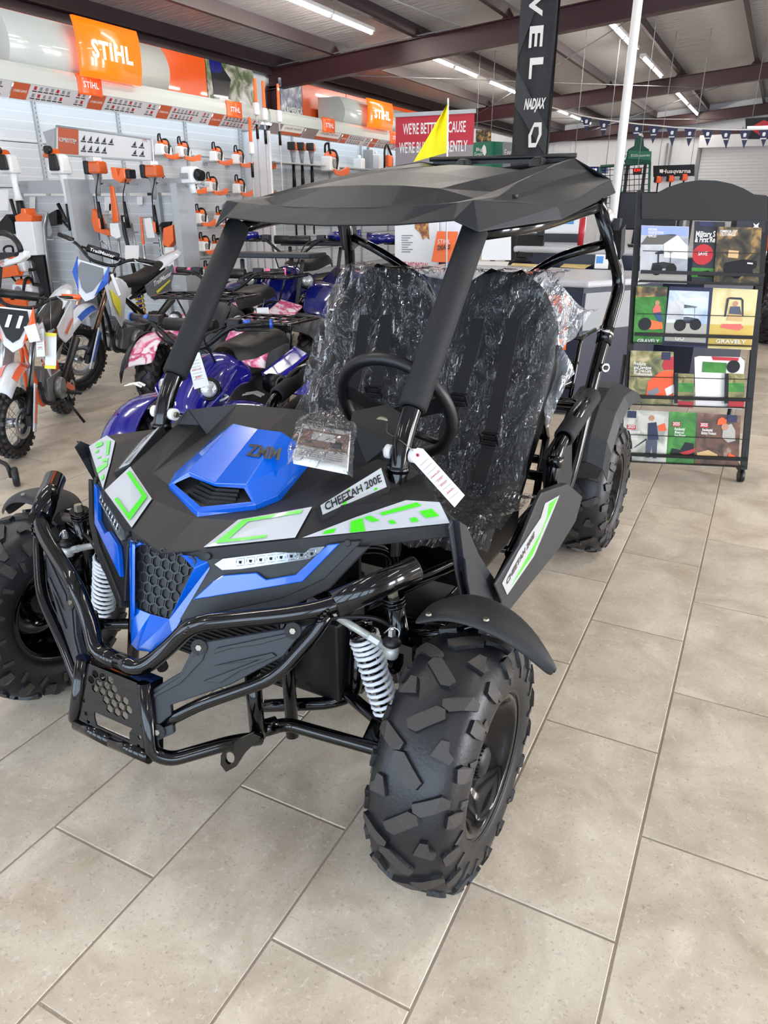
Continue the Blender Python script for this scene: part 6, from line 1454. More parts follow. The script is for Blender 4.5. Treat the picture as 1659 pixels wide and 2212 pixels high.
MB().prism([(-.09, -.02, 0), (.09, -.02, 0), (.12, .03, .24), (-.06, .03, .24)], (0, 1, 0), .006).build('leaflet', 'orange', t); m = MB(); put_text(m, 'STIHL', (.015, -.012, .16), (1, 0, .0), (0, .2, 1), .05, .004, wfit=.11); m.build('lettering', 'paper', t, fix=False); m = MB(); put_text(m, 'DEALS', (.015, -.014, .115), (1, 0, .1), (0, .2, 1), .05, .004, wfit=.11, bold=.03); m.build('lettering', 'decal_dark', t, fix=False)
# ---------------------------------------------------------------- brochure rack
RD = V((.957, .29, 0)); RN = V((.29, -.957, 0))  # across / towards the viewer
RB_ = V((.097, 2.926, .09)); UPV = (V((0, 0, 1.30))-RN*.30).normalized()
def RK(px, py, off=0.):
    n_ = RD.cross(UPV).normalized(); n_ = n_ if n_.dot(RN) > 0 else -n_
    d = V(ray(px, py)); o = V(CO); tt = (RB_+n_*off-o).dot(n_)/d.dot(n_); return o+d*tt
NRK = RD.cross(UPV).normalized(); NRK = NRK if NRK.dot(RN) > 0 else -NRK
rk0 = V((-.2, 2.83, 0)); t = thing('brochure_rack', 'black metal brochure rack on castors with an arched header', 'rack', rk0)
L0_, L1_ = RK(1346, 1000, -.03), RK(1383, 412, -.03); R0_, R1_ = RK(1606, 1014, -.03), RK(1657, 425, -.03)
for a, b in ((L0_, L1_), (R0_, R1_)): MB().bar(a-rk0, b-rk0, .03, .022, up=NRK).build('side_post', 'satin_black', t)
arch = [(1385, 474), (1385, 418), (1418, 418), (1440, 406), (1470, 396), (1510, 390), (1545, 391), (1580, 398), (1605, 408), (1628, 421), (1655, 423), (1655, 480)]
MB().prism([RK(x, y, -.02)-rk0 for x, y in arch], NRK, .012).build('header', 'body_black', t, bevel=.002)
tiers = [((1378, 610), (1640, 618)), ((1365, 742), (1624, 750)), ((1352, 874), (1610, 882)), ((1345, 996), (1604, 1008))]
for (a, b) in tiers:
    pa, pb = RK(*a), RK(*b); MB().prism([p-rk0 for p in (pa, pb, pb+NRK*.05, pa+NRK*.05)], (0, 0, 1), .006).build('tier_floor', 'satin_black', t)
    MB().bar(pa-rk0+NRK*.05+V((0, 0, .045)), pb-rk0+NRK*.05+V((0, 0, .045)), .016, .016).build('front_lip', 'satin_black', t); MB().bar(pa-rk0+NRK*.052+UPV*.145, pb-rk0+NRK*.052+UPV*.145, .0035).build('retaining_wire', 'satin_black', t)
for a, b in ((L0_, 1), (R0_, -1)):
    q0 = a-rk0; back = V((-RN.x*.42, -RN.y*.42, 0)); MB().tube([q0+UPV*.10, q0+V((0, 0, -.02)), q0+back*.55+V((0, 0, -.01)), q0+back+V((0, 0, .02)), q0+back*1.0+V((0, 0, .5))], .013, 10, .06).build('base_tube', 'satin_black', t)
    for kx in (.05, .95):
        c = q0+back*kx; c.z = .033; cs = MB().cyl(c-RD*.012, c+RD*.012, .033, .033, 18).build('castor', 'satin_black', t); MB().box(c+V((0, 0, .035)), (.02, .03, .03)).build('castor_fork', 'gloss_black', cs)
# brochures
K['b_house'] = photo_mat('b_house', [(.35, '#8f949b'), (.5, '#b9bcc2'), (.6, '#d5d4d2')], 5); K['b_dark'] = photo_mat('b_dark', [(.4, '#1a1d24'), (.6, '#2b2f38')], 6); K['b_forest'] = photo_mat('b_forest', [(.35, '#1c1c18'), (.5, '#4a4232'), (.62, '#a4804a'), (.7, '#d8c48c')], 14)
K['b_lawn'] = photo_mat('b_lawn', [(.3, '#1f5a1c'), (.55, '#3d8a2c'), (.7, '#7fae5c')], 12); K['b_sky'] = photo_mat('b_sky', [(.35, '#9fb2cc'), (.6, '#dfe6ee')], 8); K['b_dusk'] = photo_mat('b_dusk', [(.35, '#c9b77a'), (.55, '#ded3a4'), (.7, '#efe9cf')], 6); K['b_woods'] = photo_mat('b_woods', [(.35, '#4b5030'), (.5, '#8a8450'), (.65, '#c9b592')], 14); K['b_path'] = photo_mat('b_path', [(.35, '#8c9186'), (.5, '#c3c2b8'), (.65, '#dcd9d0')], 8); K['b_shed'] = photo_mat('b_shed', [(.35, '#3c2a22'), (.55, '#6d4a38'), (.7, '#9a8070')], 12)
def brochure(label, q_, m_, deco=(), off=.012, name='brochure', grp=None):
    P_ = [RK(x, y, off) for x, y in q_]; o = MB().prism([p-P_[0] for p in P_], NRK, .004).build(name, m_); o.location = P_[0]; tag(o, label, 'brochure', grp)
    for kd in deco:
        if kd[0] == 'p': MB().prism([RK(x, y, off+.0045)-P_[0] for x, y in kd[2]], NRK, .0012*(1+kd[4] if len(kd) > 4 else 1)).build(kd[3], kd[1], o, fix=False)
        elif kd[0] == 't':
            c = RK(kd[3], kd[4], off+.0078)-P_[0]; W_ = (RK(kd[3]+kd[5], kd[4], off)-RK(kd[3], kd[4], off)).length; m = MB(); put_text(m, kd[2], c, RD, UPV, kd[6]*.0029, 0, wfit=W_, bold=.02); m.build('lettering', kd[1], o, fix=False)
        elif kd[0] == 'c':
            m = MB(); c = RK(kd[2], kd[3], off+.005)-P_[0]; r_ = kd[4]*.0029; m.prism([c+(RD*math.cos(a)+UPV*math.sin(a))*r_ for a in [2*PI*i/20 for i in range(20)]], NRK, .001+.0006*(len(kd) > 6)); m.build(kd[5], kd[1], o, fix=False)
def mini_cart(x, y, s, body='decal_dark', roof='decal_dark'):
    return [('p', roof, [(x-s*.7, y-s*1.3), (x-s*.2, y-s*1.5), (x+s*.8, y-s*1.35), (x+s*.75, y-s*1.25), (x-s*.65, y-s*1.2)], 'cart_roof'), ('p', body, [(x-s, y), (x-s*.9, y-s*.45), (x, y-s*.55), (x+s*.9, y-s*.4), (x+s, y)], 'cart_body'), ('p', body, [(x-s*.5, y-s*.4), (x-s*.38, y-s*.4), (x-s*.35, y-s*1.3), (x-s*.47, y-s*1.3)], 'cart_post'), ('p', body, [(x+s*.55, y-s*.4), (x+s*.6, y-s*.4), (x+s*.62, y-s*1.3), (x+s*.56, y-s*1.3)], 'cart_post'), ('c', 'pure_black', x-s*.55, y+s*.1, s*.36, 'cart_wheel', 1), ('c', 'pure_black', x+s*.65, y+s*.05, s*.34, 'cart_wheel', 1)]
K['rooft'] = mat('rooft', '#5a5752', .6); K['skyb'] = mat('skyb', '#8e9fd0', .5); K['skin'] = mat('skin', '#b5856a', .6); K['coral'] = mat('coral', '#d8665e', .6); K['denim'] = mat('denim', '#33507e', .6); K['hivis'] = mat('hivis', '#ec5a2a', .5); K['road'] = mat('road', '#a8a49c', .6); K['straw'] = mat('straw', '#c9ab52', .6); K['wood'] = mat('wood', '#c9a877', .6); K['slacks'] = mat('slacks', '#4a4f62', .6); K['greyshirt'] = mat('greyshirt', '#a9a6a0', .6); K['pad_grey'] = mat('pad_grey', '#7e8288', .6)
brochure('brochure with a dark golf cart before a white gabled house, top tier left', [(1381, 610), (1483, 614), (1488, 490), (1385, 487)], 'b_house', [('p', 'skyb', [(1386, 488), (1487, 491), (1486, 510), (1385, 507)], 'sky'), ('p', 'rooft', [(1384, 528), (1398, 510), (1450, 506), (1462, 507), (1432, 528)], 'roof_shingle'), ('p', 'paper', [(1434, 527), (1464, 508), (1485, 532), (1485, 560), (1434, 556)], 'gable', .0), ('p', 'road', [(1381, 590), (1484, 593), (1483, 612), (1381, 609)], 'driveway'), ('t', 'paper', 'PERSONAL', 1410, 496, 20, 6), ('t', 'paper', 'TRANSPORTATION', 1416, 503, 34, 6), ('t', 'paper', 'VEHICLES', 1409, 510, 18, 6)]+mini_cart(1433, 580, 26))
brochure('dark leaflet titled Military and First Responder, behind the others on the top tier', [(1494, 612), (1560, 616), (1566, 480), (1500, 478)], 'b_dark', [('t', 'paper', 'Military S', 1524, 506, 42, 13), ('t', 'paper', '& First Re', 1523, 518, 44, 13), ('p', 'navy', [(1510, 478), (1540, 479), (1540, 490), (1509, 489)], 'blue_patch'), ('p', 'b_lawn', [(1494, 578), (1542, 580), (1541, 600), (1493, 598)], 'lawn'), ('c', 'red', 1518, 550, 17, 'red_badge'), ('t', 'paper', 'SAVE', 1518, 548, 20, 9), ('p', 'pure_black', [(1506, 597), (1512, 588), (1530, 584), (1540, 594), (1541, 600)], 'mower', .2)], .004)
brochure('brochure titled Commercial Light Utility Vehicles with a loaded cart in woods', [(1541, 612), (1638, 618), (1645, 492), (1549, 490)], 'b_forest', [('t', 'paper', 'COMMERCIAL LIGHT', 1574, 500, 38, 6), ('t', 'paper', 'UTILITY VEHICLES', 1572, 507, 34, 6), ('p', 'pure_black', [(1562, 590), (1565, 568), (1605, 560), (1635, 564), (1634, 578), (1600, 596)], 'truck_body'), ('c', 'pure_black', 1592, 590, 9, 'truck_wheel'), ('c', 'pure_black', 1617, 588, 7, 'truck_wheel'), ('p', 'wood', [(1572, 556), (1574, 540), (1596, 542), (1594, 558)], 'cargo'), ('p', 'paper', [(1614, 567), (1626, 568), (1626, 571), (1614, 570)], 'number_plate', .4)])
brochure('leaflet with a white star emblem, behind the utility vehicle brochure', [(1590, 500), (1652, 502), (1653, 478), (1592, 477)], 'b_dark', [('p', 'paper', [(1622, 494), (1630, 489), (1627, 482), (1633, 486), (1640, 481), (1637, 489), (1641, 493), (1634, 492), (1631, 499)], 'star')], .002)
brochure('brochure of a woman on a red mower on green grass, second tier left', [(1367, 742), (1434, 745), (1442, 620), (1374, 618)], 'b_lawn', [('p', 'b_forest', [(1374, 619), (1441, 621), (1440, 640), (1373, 642)], 'trees'), ('c', 'pure_black', 1393, 700, 11, 'mower_wheel'), ('p', 'print_self_glow', [(1386, 708), (1400, 690), (1430, 696), (1432, 710), (1410, 712)], 'mower'), ('p', 'coral', [(1410, 668), (1416, 658), (1426, 660), (1428, 675), (1412, 678)], 'shirt', .2), ('p', 'denim', [(1412, 676), (1428, 674), (1433, 692), (1424, 696), (1416, 684)], 'jeans', .2), ('c', 'skin', 1420, 654, 4, 'face'), ('t', 'paper', 'GRAVELY', 1400, 737, 48, 9)], .012)
brochure("navy-framed brochure reading It's Good to GO with a golf cart, second tier middle", [(1430, 746), (1528, 752), (1540, 622), (1446, 619)], 'navy', [('p', 'b_sky', [(1435, 736), (1524, 741), (1532, 630), (1446, 627)], 'picture'), ('p', 'road', [(1435.5, 736), (1524, 741), (1527, 700), (1439, 697)], 'street', .3), ('p', 'b_house', [(1442, 690), (1443, 660), (1456, 648), (1478, 653), (1476, 690)], 'house', .4), ('t', 'paper', "It's Good to", 1456, 722, 30, 6), ('t', 'paper', 'GO', 1468, 731, 20, 11)]+[(a[0],)+a[1:] for a in mini_cart(1484, 700, 28, 'pure_black')], .016)
brochure('brochure of a man on a red stand mower at dusk, second tier right', [(1526, 752), (1622, 756), (1637, 626), (1540, 622)], 'b_dusk', [('p', 'straw', [(1526, 748), (1622, 752), (1627, 704), (1531, 700)], 'field'), ('p', 'dark_grey', [(1564, 684), (1570, 645), (1576, 642), (1601, 643), (1606, 648), (1606, 684), (1603, 684), (1602, 648), (1575, 646), (1568, 684)], 'roll_bar', .5), ('p', 'slacks', [(1574, 680), (1578, 662), (1598, 662), (1602, 680)], 'torso', .8), ('p', 'wood', [(1570, 692), (1574, 678), (1602, 680), (1604, 694)], 'trousers', 1.), ('c', 'skin', 1589, 656, 4.5, 'face'), ('p', 'coral', [(1556, 708), (1560, 700), (1600, 700), (1606, 708), (1596, 714)], 'mower_deck', 1.2), ('t', 'paper', 'GRAVELY', 1578, 738, 66, 9)], .012)
brochure('brochure titled Products and Services for Tree Care Professionals, third tier left', [(1356, 873), (1454, 878), (1455, 760), (1362, 757)], 'b_woods', [('p', 'hivis', [(1395, 856), (1400, 824), (1428, 802), (1455, 800), (1454, 858), (1430, 862)], 'hi_vis_jacket'), ('p', 'red', [(1430, 790), (1436, 774), (1455, 770), (1455, 798), (1434, 800)], 'helmet', .3), ('p', 'paper', [(1436, 840), (1455, 830), (1455, 848), (1440, 856)], 'reflective_band', .5), ('p', 'pad_grey', [(1398, 846), (1420, 836), (1425, 846), (1402, 862)], 'sleeve', .5), ('p', 'navy', [(1430, 760), (1449, 761), (1448, 778), (1429, 777)], 'logo_patch', .6), ('t', 'paper', 'Products', 1382, 786, 26, 8), ('t', 'paper', 'and Services', 1388, 794, 38, 8), ('t', 'paper', 'for Tree Care', 1388, 801, 38, 8), ('t', 'paper', 'Professionals', 1389, 808, 40, 8)])
for i, (x0, lb) in enumerate(((1456, 'narrow leaflet with three mower photos and a red foot, left one on the third tier'), (1565, 'narrow leaflet with three mower photos, on top of the white flyers'))):
    brochure(lb, [(x0, 872), (x0+42, 874), (x0+43, 808), (x0+1, 806)], 'b_woods', [('p', 'pure_black', [(x0, 871), (x0+8, 871), (x0+9, 807), (x0+1, 807)], 'spine_band'), ('p', 'b_lawn', [(x0+9, 846), (x0+42, 847), (x0+42, 828), (x0+9, 827)], 'lawn_photo'), ('p', 'red', [(x0+8, 879), (x0+41, 881), (x0+42, 868), (x0+9, 866)], 'red_foot', .4)], .02)
brochure('pair of curling white flyers with a red headline on the third tier', [(1502, 878), (1602, 884), (1608, 780), (1600, 772), (1510, 769), (1500, 772)], 'paper', [('p', 'red', [(1537, 770), (1596, 773), (1595, 780), (1540, 778)], 'headline'), ('p', 'b_lawn', [(1516, 804), (1568, 806), (1570, 784), (1518, 781)], 'group_photo'), ('c', 'pure_black', 1584, 792, 11, 'robot_mower')], .01)
def yearb(label, q_, m_, x, y, lines, deco): brochure(label, q_, m_, list(deco)+[('p', 'red', [(x-9, y+5), (x+9, y+6), (x+9, y-4), (x-9, y-5)], 'year_patch', .4), ('t', 'paper', '2025', x, y, 15, 8)]+[('t', 'paper', l_, x+(1+len(l_)*.55), y+11+i*7, len(l_)*2.0, 7) for i, l_ in enumerate(lines)])
yearb('2025 brochure of a man carrying a backpack blower, bottom tier left', [(1343, 992), (1440, 1000), (1447, 889), (1348, 885)], 'b_path', 1364, 922, ['Residential', 'Handheld', 'Products'], [('p', 'slacks', [(1394, 988), (1396, 950), (1420, 950), (1418, 990), (1410, 990), (1408, 962), (1403, 989)], 'trousers'), ('p', 'navy', [(1399, 950), (1400, 914), (1418, 912), (1423, 950)], 'jacket', .3), ('c', 'skin', 1408, 903, 5, 'head'), ('p', 'hivis', [(1420, 920), (1436, 914), (1440, 930), (1424, 932)], 'blower_pack', .4), ('p', 'pure_black', [(1370, 968), (1371, 966), (1396, 947), (1397, 950)], 'blower_tube', .5), ('p', 'navy', [(1356, 887), (1375, 888), (1374, 903), (1355, 902)], 'logo_patch', .6)])
yearb('2025 brochure of a red lawn mower on grass, bottom tier middle', [(1438, 1000), (1500, 1004), (1505, 892), (1445, 889)], 'b_lawn', 1461, 916, ['Residential', 'Mowers and', 'Snow Blowers'], [('p', 'pure_black', [(1446, 982), (1452, 968), (1470, 972), (1480, 955), (1498, 958), (1500, 985)], 'mower'), ('p', 'red', [(1468, 978), (1490, 972), (1502, 968), (1501, 976), (1480, 984)], 'mower_deck', .4)])
yearb('2025 brochure of a sawyer in an orange helmet, bottom tier right', [(1498, 1004), (1594, 1010), (1600, 898), (1505, 891)], 'b_shed', 1521, 918, ['Residential', 'Battery Products'], [('p', 'greyshirt', [(1560, 945), (1562, 922), (1580, 915), (1588, 930), (1588, 952), (1572, 956)], 'shirt'), ('c', 'skin', 1566, 922, 6, 'face'), ('p', 'hivis', [(1549, 918), (1551, 906), (1560, 901), (1570, 908), (1568, 916)], 'helmet', .5), ('p', 'wood', [(1505, 978), (1530, 972), (1550, 982), (1548, 990), (1506, 988)], 'log', .3), ('p', 'hivis', [(1572, 992), (1574, 978), (1588, 985), (1586, 994)], 'chaps', .4), ('p', 'navy', [(1572, 896), (1592, 897), (1592, 913), (1571, 911)], 'logo_patch', .6)])
# ---------------------------------------------------------------- far things at the right
def plane_thing(name, label, cat, px, m_, yy, th=.03, bevel=0.):
    P_ = [Wp(x, y, y=yy) for x, y in px]; c = sum(P_, V())/len(P_); t = thing(name, label, cat, c); MB().prism([p-c for p in P_], (0, 1, 0), th).build('panel', m_, t, bevel=bevel); return t, c
def addq(t, c, px, m_, yy, nm, off=.006): return MB().add([Wp(x, y, y=yy)-c-V((0, off, 0)) for x, y in px], [tuple(range(len(px)))]).build(nm, m_, t, fix=False)
def addt(t, c, s_, x, y, wpx, hpx, m_, yy, ang=0, off=.012, **k):
    a, b = Wp(x-wpx/2, y, y=yy), Wp(x+wpx/2, y, y=yy); p = (a+b)/2-c-V((0, off, 0)); sc = (b-a).length; m = MB(); hh = abs(Wp(x, y-hpx, y=yy).z-Wp(x, y, y=yy).z)*1.35
    put_text(m, s_, p, (math.cos(ang), 0, math.sin(ang)), (-math.sin(ang), 0, math.cos(ang)), hh, 0, wfit=sc if ang == 0 else k.pop('wl', sc), **k); m.build('lettering', m_, t, fix=False)
yy = 15.5
t, c = plane_thing('store_sign', 'black sign with white lettering above three orange trimmers', 'sign', [(1411, 358), (1500, 355), (1499, 380), (1411, 382)], 'pure_black', yy, .1); addt(t, c, 'Husqvarna', 1461, 370, 62, 9, 'paper', yy, bold=.02); addq(t, c, [(1425, 373), (1432, 373), (1432, 366), (1425, 366)], 'paper', yy, 'emblem')
t, c = plane_thing('tool_board', 'white tool board below the black sign', 'board', [(1412, 384), (1500, 381), (1499, 460), (1412, 460)], 'white_wall', yy+.1, .04)
for i, (x, y) in enumerate(((1422, 388), (1449, 386), (1478, 383))):
    p = Wp(x, y, y=yy-.15); t = thing('string_trimmer', 'orange trimmer engine, %s under the black sign' % ['left one', 'middle one', 'right one'][i], 'trimmer', p, 0, 'trimmers under the black sign'); MB().box((0, 0, 0), (.14, .12, .12), None, .8).build('housing', 'hivis', t, bevel=.03); MB().box((-.05, -.04, 0), (.05, .06, .1)).build('cover', 'pure_black', t); MB().tube([(0, 0, -.05), (0, 0, -1.2)], .015, 8).build('shaft', 'pure_black', t)
yy = 13.5
t, c = plane_thing('grill_display', 'green rounded grill accessories display topper behind the conduit', 'display', [(1348, 355), (1350, 335), (1358, 322), (1370, 315), (1372, 296), (1378, 292), (1388, 293), (1390, 315), (1400, 322), (1406, 334), (1405, 355)], 'green_dark', yy, .06); addq(t, c, [(1357, 343), (1358, 325), (1408, 327), (1407, 346)], 'green_egg', yy-.03, 'name_board', .02); addt(t, c, 'EGGcessories', 1384, 336, 40, 6, 'paper', yy-.05, off=.03)
addq(t, c, [(1370, 296), (1373, 288), (1388, 288), (1390, 296), (1380, 292)], 'paper', yy, 'flame')
t = thing('wire_grid_stand', 'green-framed black wire grid stand below the rounded green topper', 'stand', Wp(1370, 420, y=yy)); c = V(t.location)
pw = [(1297, 360), (1404, 352), (1400, 470), (1296, 470)]; MB().tube([Wp(x, y, y=yy)-c for x, y in pw+[pw[0]]], .03, 6, 0).build('frame', 'green_dark', t)
gm = MB()
for i in range(1, 10): x = 1297+i*10.5; gm.tube([Wp(x, 358, y=yy)-c, Wp(x-1, 470, y=yy)-c], .006, 5)
for i in range(9): y = 366+i*12; gm.tube([Wp(1297, y+2, y=yy)-c, Wp(1402, y-4, y=yy)-c], .006, 5)
gm.build('wire_grid', 'pure_black', t)
t, c = plane_thing('vertical_sign', 'tall green sign with sideways white lettering right of the conduit', 'sign', [(1334, 352), (1348, 352), (1338, 450), (1322, 450)], 'green_egg', yy-.4, .04); addt(t, c, 'Big Green', 1336, 402, 60, 12, 'paper', yy-.4, ang=-PI/2-.07, wl=1.05, off=.02, bold=.02)
t, c = plane_thing('led_sign', 'small black sign with red glowing digits', 'sign', [(1367, 364), (1386, 363), (1385, 377), (1367, 378)], 'pure_black', yy-.2, .04); addt(t, c, 'E30', 1377, 368, 14, 6, 'led', yy-.2, off=.02)
t, c = plane_thing('store_sign', 'blue lit sign just above the kart roof right edge', 'sign', [(1234, 360), (1312, 360), (1312, 375), (1234, 372)], 'deep_blue', 14., .08); addt(t, c, 'Stearns', 1268, 366, 44, 7, 'logo_white', 14., off=.02, bold=.03)
t, c = plane_thing('grill_box', 'teal grill carton with white lettering left of the black banner', 'box', [(1021, 308), (1062, 305), (1062, 372), (1021, 372)], 'green_egg', 10.4, .5); addt(t, c, 'Big', 1036, 323, 14, 8, 'paper', 10.4, off=.01); addt(t, c, 'Green', 1034, 333, 18, 8, 'paper', 10.4, off=.01); addt(t, c, 'Egg', 1037, 343, 14, 8, 'paper', 10.4, off=.01); addq(t, c, ngonpx if False else [(1046, 312), (1050, 318), (1051, 330), (1047, 338), (1043, 330), (1042, 318)], 'paper', 10.4, 'emblem')
t, c = plane_thing('grill_box', 'teal and grey carton stacked against the black banner', 'box', [(1063, 305), (1107, 308), (1107, 372), (1063, 372)], 'teal', 10.5, .5) if False else plane_thing('grill_box', 'teal and grey carton stacked against the black banner', 'box', [(1063, 305), (1107, 308), (1107, 372), (1063, 372)], 'green_egg', 10.5, .5); addq(t, c, [(1086, 306), (1107, 308), (1107, 372), (1086, 372)], 'pad_grey', 10.5, 'side_print'); addt(t, c, 'Egg', 1097, 330, 14, 14, 'paper', 10.5, off=.012)
t, c = plane_thing('poster_board', 'hanging photo board with green leaves between banners', 'sign', [(1028, 281), (1060, 280), (1060, 306), (1028, 307)], 'b_forest', 14., .03)
# red diamond sign at the top right
yy = 17.5
t, c = plane_thing('store_sign', 'black and red sign with a lit diamond at the right picture edge', 'sign', [(1610, 256), (1700, 250), (1700, 300), (1612, 300)], 'pure_black', yy, .1); addq(t, c, [(1618, 277), (1650, 259), (1690, 277), (1650, 298)], 'red', yy, 'diamond', .01); addq(t, c, [(1614, 278), (1614, 273), (1690, 271), (1690, 277)], 'logo_white', yy, 'white_bar', .02)
# pennant string
ps = [(1192, 232), (1262, 251), (1300, 258), (1380, 268), (1417, 271), (1456, 275), (1495, 277), (1535, 279), (1575, 280), (1612, 280), (1652, 279), (1700, 276)]
pen = thing('pennant_string', 'string of navy pennants with white emblems hanging across the back of the shop', 'bunting', Wp(1500, 278, y=12.)); c = V(pen.location)
MB().tube([Wp(x, y, y=12.)-c for x, y in ps], .010, 5, 0).build('cord', 'paper', pen)
for i, (x, y) in enumerate([(1267, 252), (1306, 260), (1377, 268), (1414, 271), (1452, 275), (1491, 277), (1529, 279), (1568, 280), (1610, 280), (1651, 279), (1690, 277)]):
    w_ = 12 if x < 1320 else 13; q_ = [(x-w_, y), (x+w_, y+1), (x-1+random.uniform(-4, 2), y+random.uniform(36, 42))]; P_ = [Wp(a, b, y=12.)-c for a, b in q_]
    f = MB().prism(P_, (0, 1, 0), .004).build('pennant', 'navy', pen); m = MB(); cc = lerp(lerp(P_[0], P_[1], .5), P_[2], .28)-V((0, .006, 0)); m.add([cc+V((a*.022, 0, b*.028)) for a, b in ((-1, .6), (-.4, 1), (.4, 1), (1, .6), (.8, -.8), (-.8, -.8))], [tuple(range(6))]); cc2 = cc-V((0, 0, .055)); m.add([cc2+V((a*.042, 0, b*.007)) for a, b in ((-1, -1), (1, -1), (1, 1), (-1, 1))], [(0, 1, 2, 3)]); m.build('emblem', 'paper', f, fix=False)
# golf cart behind the rack
cx = .72; gc = thing('golf_cart', 'black golf cart parked behind the brochure rack at the right edge', 'golf cart', (.62, 8.3, 0))
MB().box((0, 0, 1.98), (1.1, 1.9, .05)).build('roof', 'dark_grey', gc, bevel=.02); MB().box((0, -.05, 1.93), (1.06, 1.8, .05)).build('roof_frame', 'white_plastic', gc)
for x in (-.5, .5): MB().tube([(x, -.75, .55), (x, -.62, 1.80), (x*.92, -.55, 1.93)], .02, 8, .08).build('front_post', 'pure_black', gc); MB().tube([(x, .75, .6), (x, .72, 1.92)], .02, 8).build('rear_post', 'pure_black', gc)
MB().box((0, -.6, .55), (1.05, .7, .45), None, .85).build('cowl', 'pure_black', gc, bevel=.06); MB().box((0, .3, .42), (1.05, 1.2, .3)).build('body', 'pure_black', gc, bevel=.04); MB().box((0, .2, .70), (1., .5, .16)).build('seat', 'mid_grey', gc, bevel=.04); MB().box((0, .45, .98), (1., .1, .42)).build('backrest', 'mid_grey', gc, bevel=.04)
ctm = tire_mesh(.27, .2, .15, 16, .012, False).mesh('tire', ['rubber', 'rubber', 'rubber'])
for x in (-.48, .48):
    for y in (-.72, .72):
        w1 = bpy.data.objects.new('tire', ctm); col.objects.link(w1); w1.parent = gc; w1.location = (x, y, .27); w1.rotation_euler = (0, 0, PI/2); MB().cyl((0, -.06, 0), (0, .06, 0), .14, .14, 20).build('rim', 'silver', w1)
# wall-side shelving with goods under the banners (right of the counter)
t = thing('parts_shelf', 'dark shelving with small colourful goods behind the counter', 'shelving', (.2, 9.5, 0))
for z_ in (.3, .7, 1.05): MB().box((0, 0, z_), (1.4, .4, .03)).build('shelf', 'dark_grey', t)
MB().box((0, .2, .6), (1.4, .03, 1.1)).build('back_panel', 'dark_grey', t)
cols_ = ['orange', 'red', 'yellow', 'deep_blue', 'green_egg', 'white_plastic', 'pure_black']
for i in range(27):
    w_ = random.uniform(.06, .1); h_ = random.uniform(.12, .26); zz = (.315, .715, 1.065)[i % 3]; o = MB().box((0, 0, h_/2), (w_, .12, h_)).cyl((0, 0, h_), (0, 0, h_+.03), .02, .018, 10).build('bottle', cols_[i % 7], bevel=.008); o.location = (-.35+(i//3)*.145, 9.42, zz); tag(o, '%s bottle on the %s dark parts shelf, %s from its left end' % (['orange', 'red', 'yellow', 'blue', 'green', 'white', 'black'][i % 7], ['lowest', 'middle', 'top'][i % 3], (['first', 'second', 'third', 'fourth', 'fifth', 'sixth', 'seventh', 'eighth', 'ninth'][i//3])), 'bottle', 'bottles on the dark parts shelf')

# hangers and legs so that nothing floats
def hanger(t, dx, top, m_='mid_grey'):
    l = V(t.location)
    for d in dx: MB().tube([V((d, .02, .02)), V((d, .02, top-l.z))], .006, 6).build('hanging_wire', m_, t)
def legs(t, dx, dy=0.):
    l = V(t.location)
    for d in dx: MB().box(V((d, .04+dy, -l.z/2)), (.05, .05, l.z-.01)).build('leg', 'dark_grey', t)
for o in list(bpy.data.objects):
    if o.parent is None and 'label' in o.keys():
        n_ = o.name.split('.')[0]; l = V(o.location)
        if n_ in ('store_sign',): hanger(o, (-.3, .3), zdeck(l.x)-.02)
        elif n_ in ('led_sign', 'vertical_sign'): hanger(o, (0,), zdeck(l.x)-.02)
        elif n_ == 'poster_board' and 'leaves' in o['label']: hanger(o, (-.15, .15), zdeck(l.x)-.02)
        elif n_ == 'hanging_sign': legs(o, (.55,))
        elif n_ == 'tool_board': legs(o, (-.4, .4))
        elif n_ == 'wire_grid_stand': legs(o, (-.5, .5))
        elif n_ == 'grill_display': legs(o, (-.15, .15))
        elif n_ == 'grill_box' : legs(o, (-.15, .15), .25)
        elif n_ == 'string_trimmer' and 'black sign' in o['label']: MB().box((0, .13, -.05), (.02, .26, .02)).build('hook', 'mid_grey', o)
# ============================================================ MOTORCYCLES AND QUADS
def moto_tire(R, w, rr, N=26):
    mb = MB().lathe([(rr, -w*.32), (rr+.012, -w*.42), (R-.03, -w*.5), (R-.014, -w*.36), (R-.009, 0), (R-.014, w*.36), (R-.03, w*.5), (rr+.012, w*.42), (rr, w*.32)], (0, 0, 0), (0, 1, 0), 40)
    mb.k = 1
    for i in range(N):
        for j, y in enumerate((-.42, -.16, .16, .42)):
            a = 2*PI*(i+(.5 if j in (1, 2) else 0))/N; r = R-.012-(.010 if abs(y) > .3 else 0); c, s_ = math.cos(a), math.sin(a)
            M3 = Matrix(((c, 0, -s_), (0, 1, 0), (s_, 0, c))); M3 = Matrix.Rotation(-a+PI/2, 3, 'Y'); mb.box((c*r, y*w, s_*r), (.02, w*.2, .024), M3)
    return mb.mesh('tire', ['rubber', 'lug'])
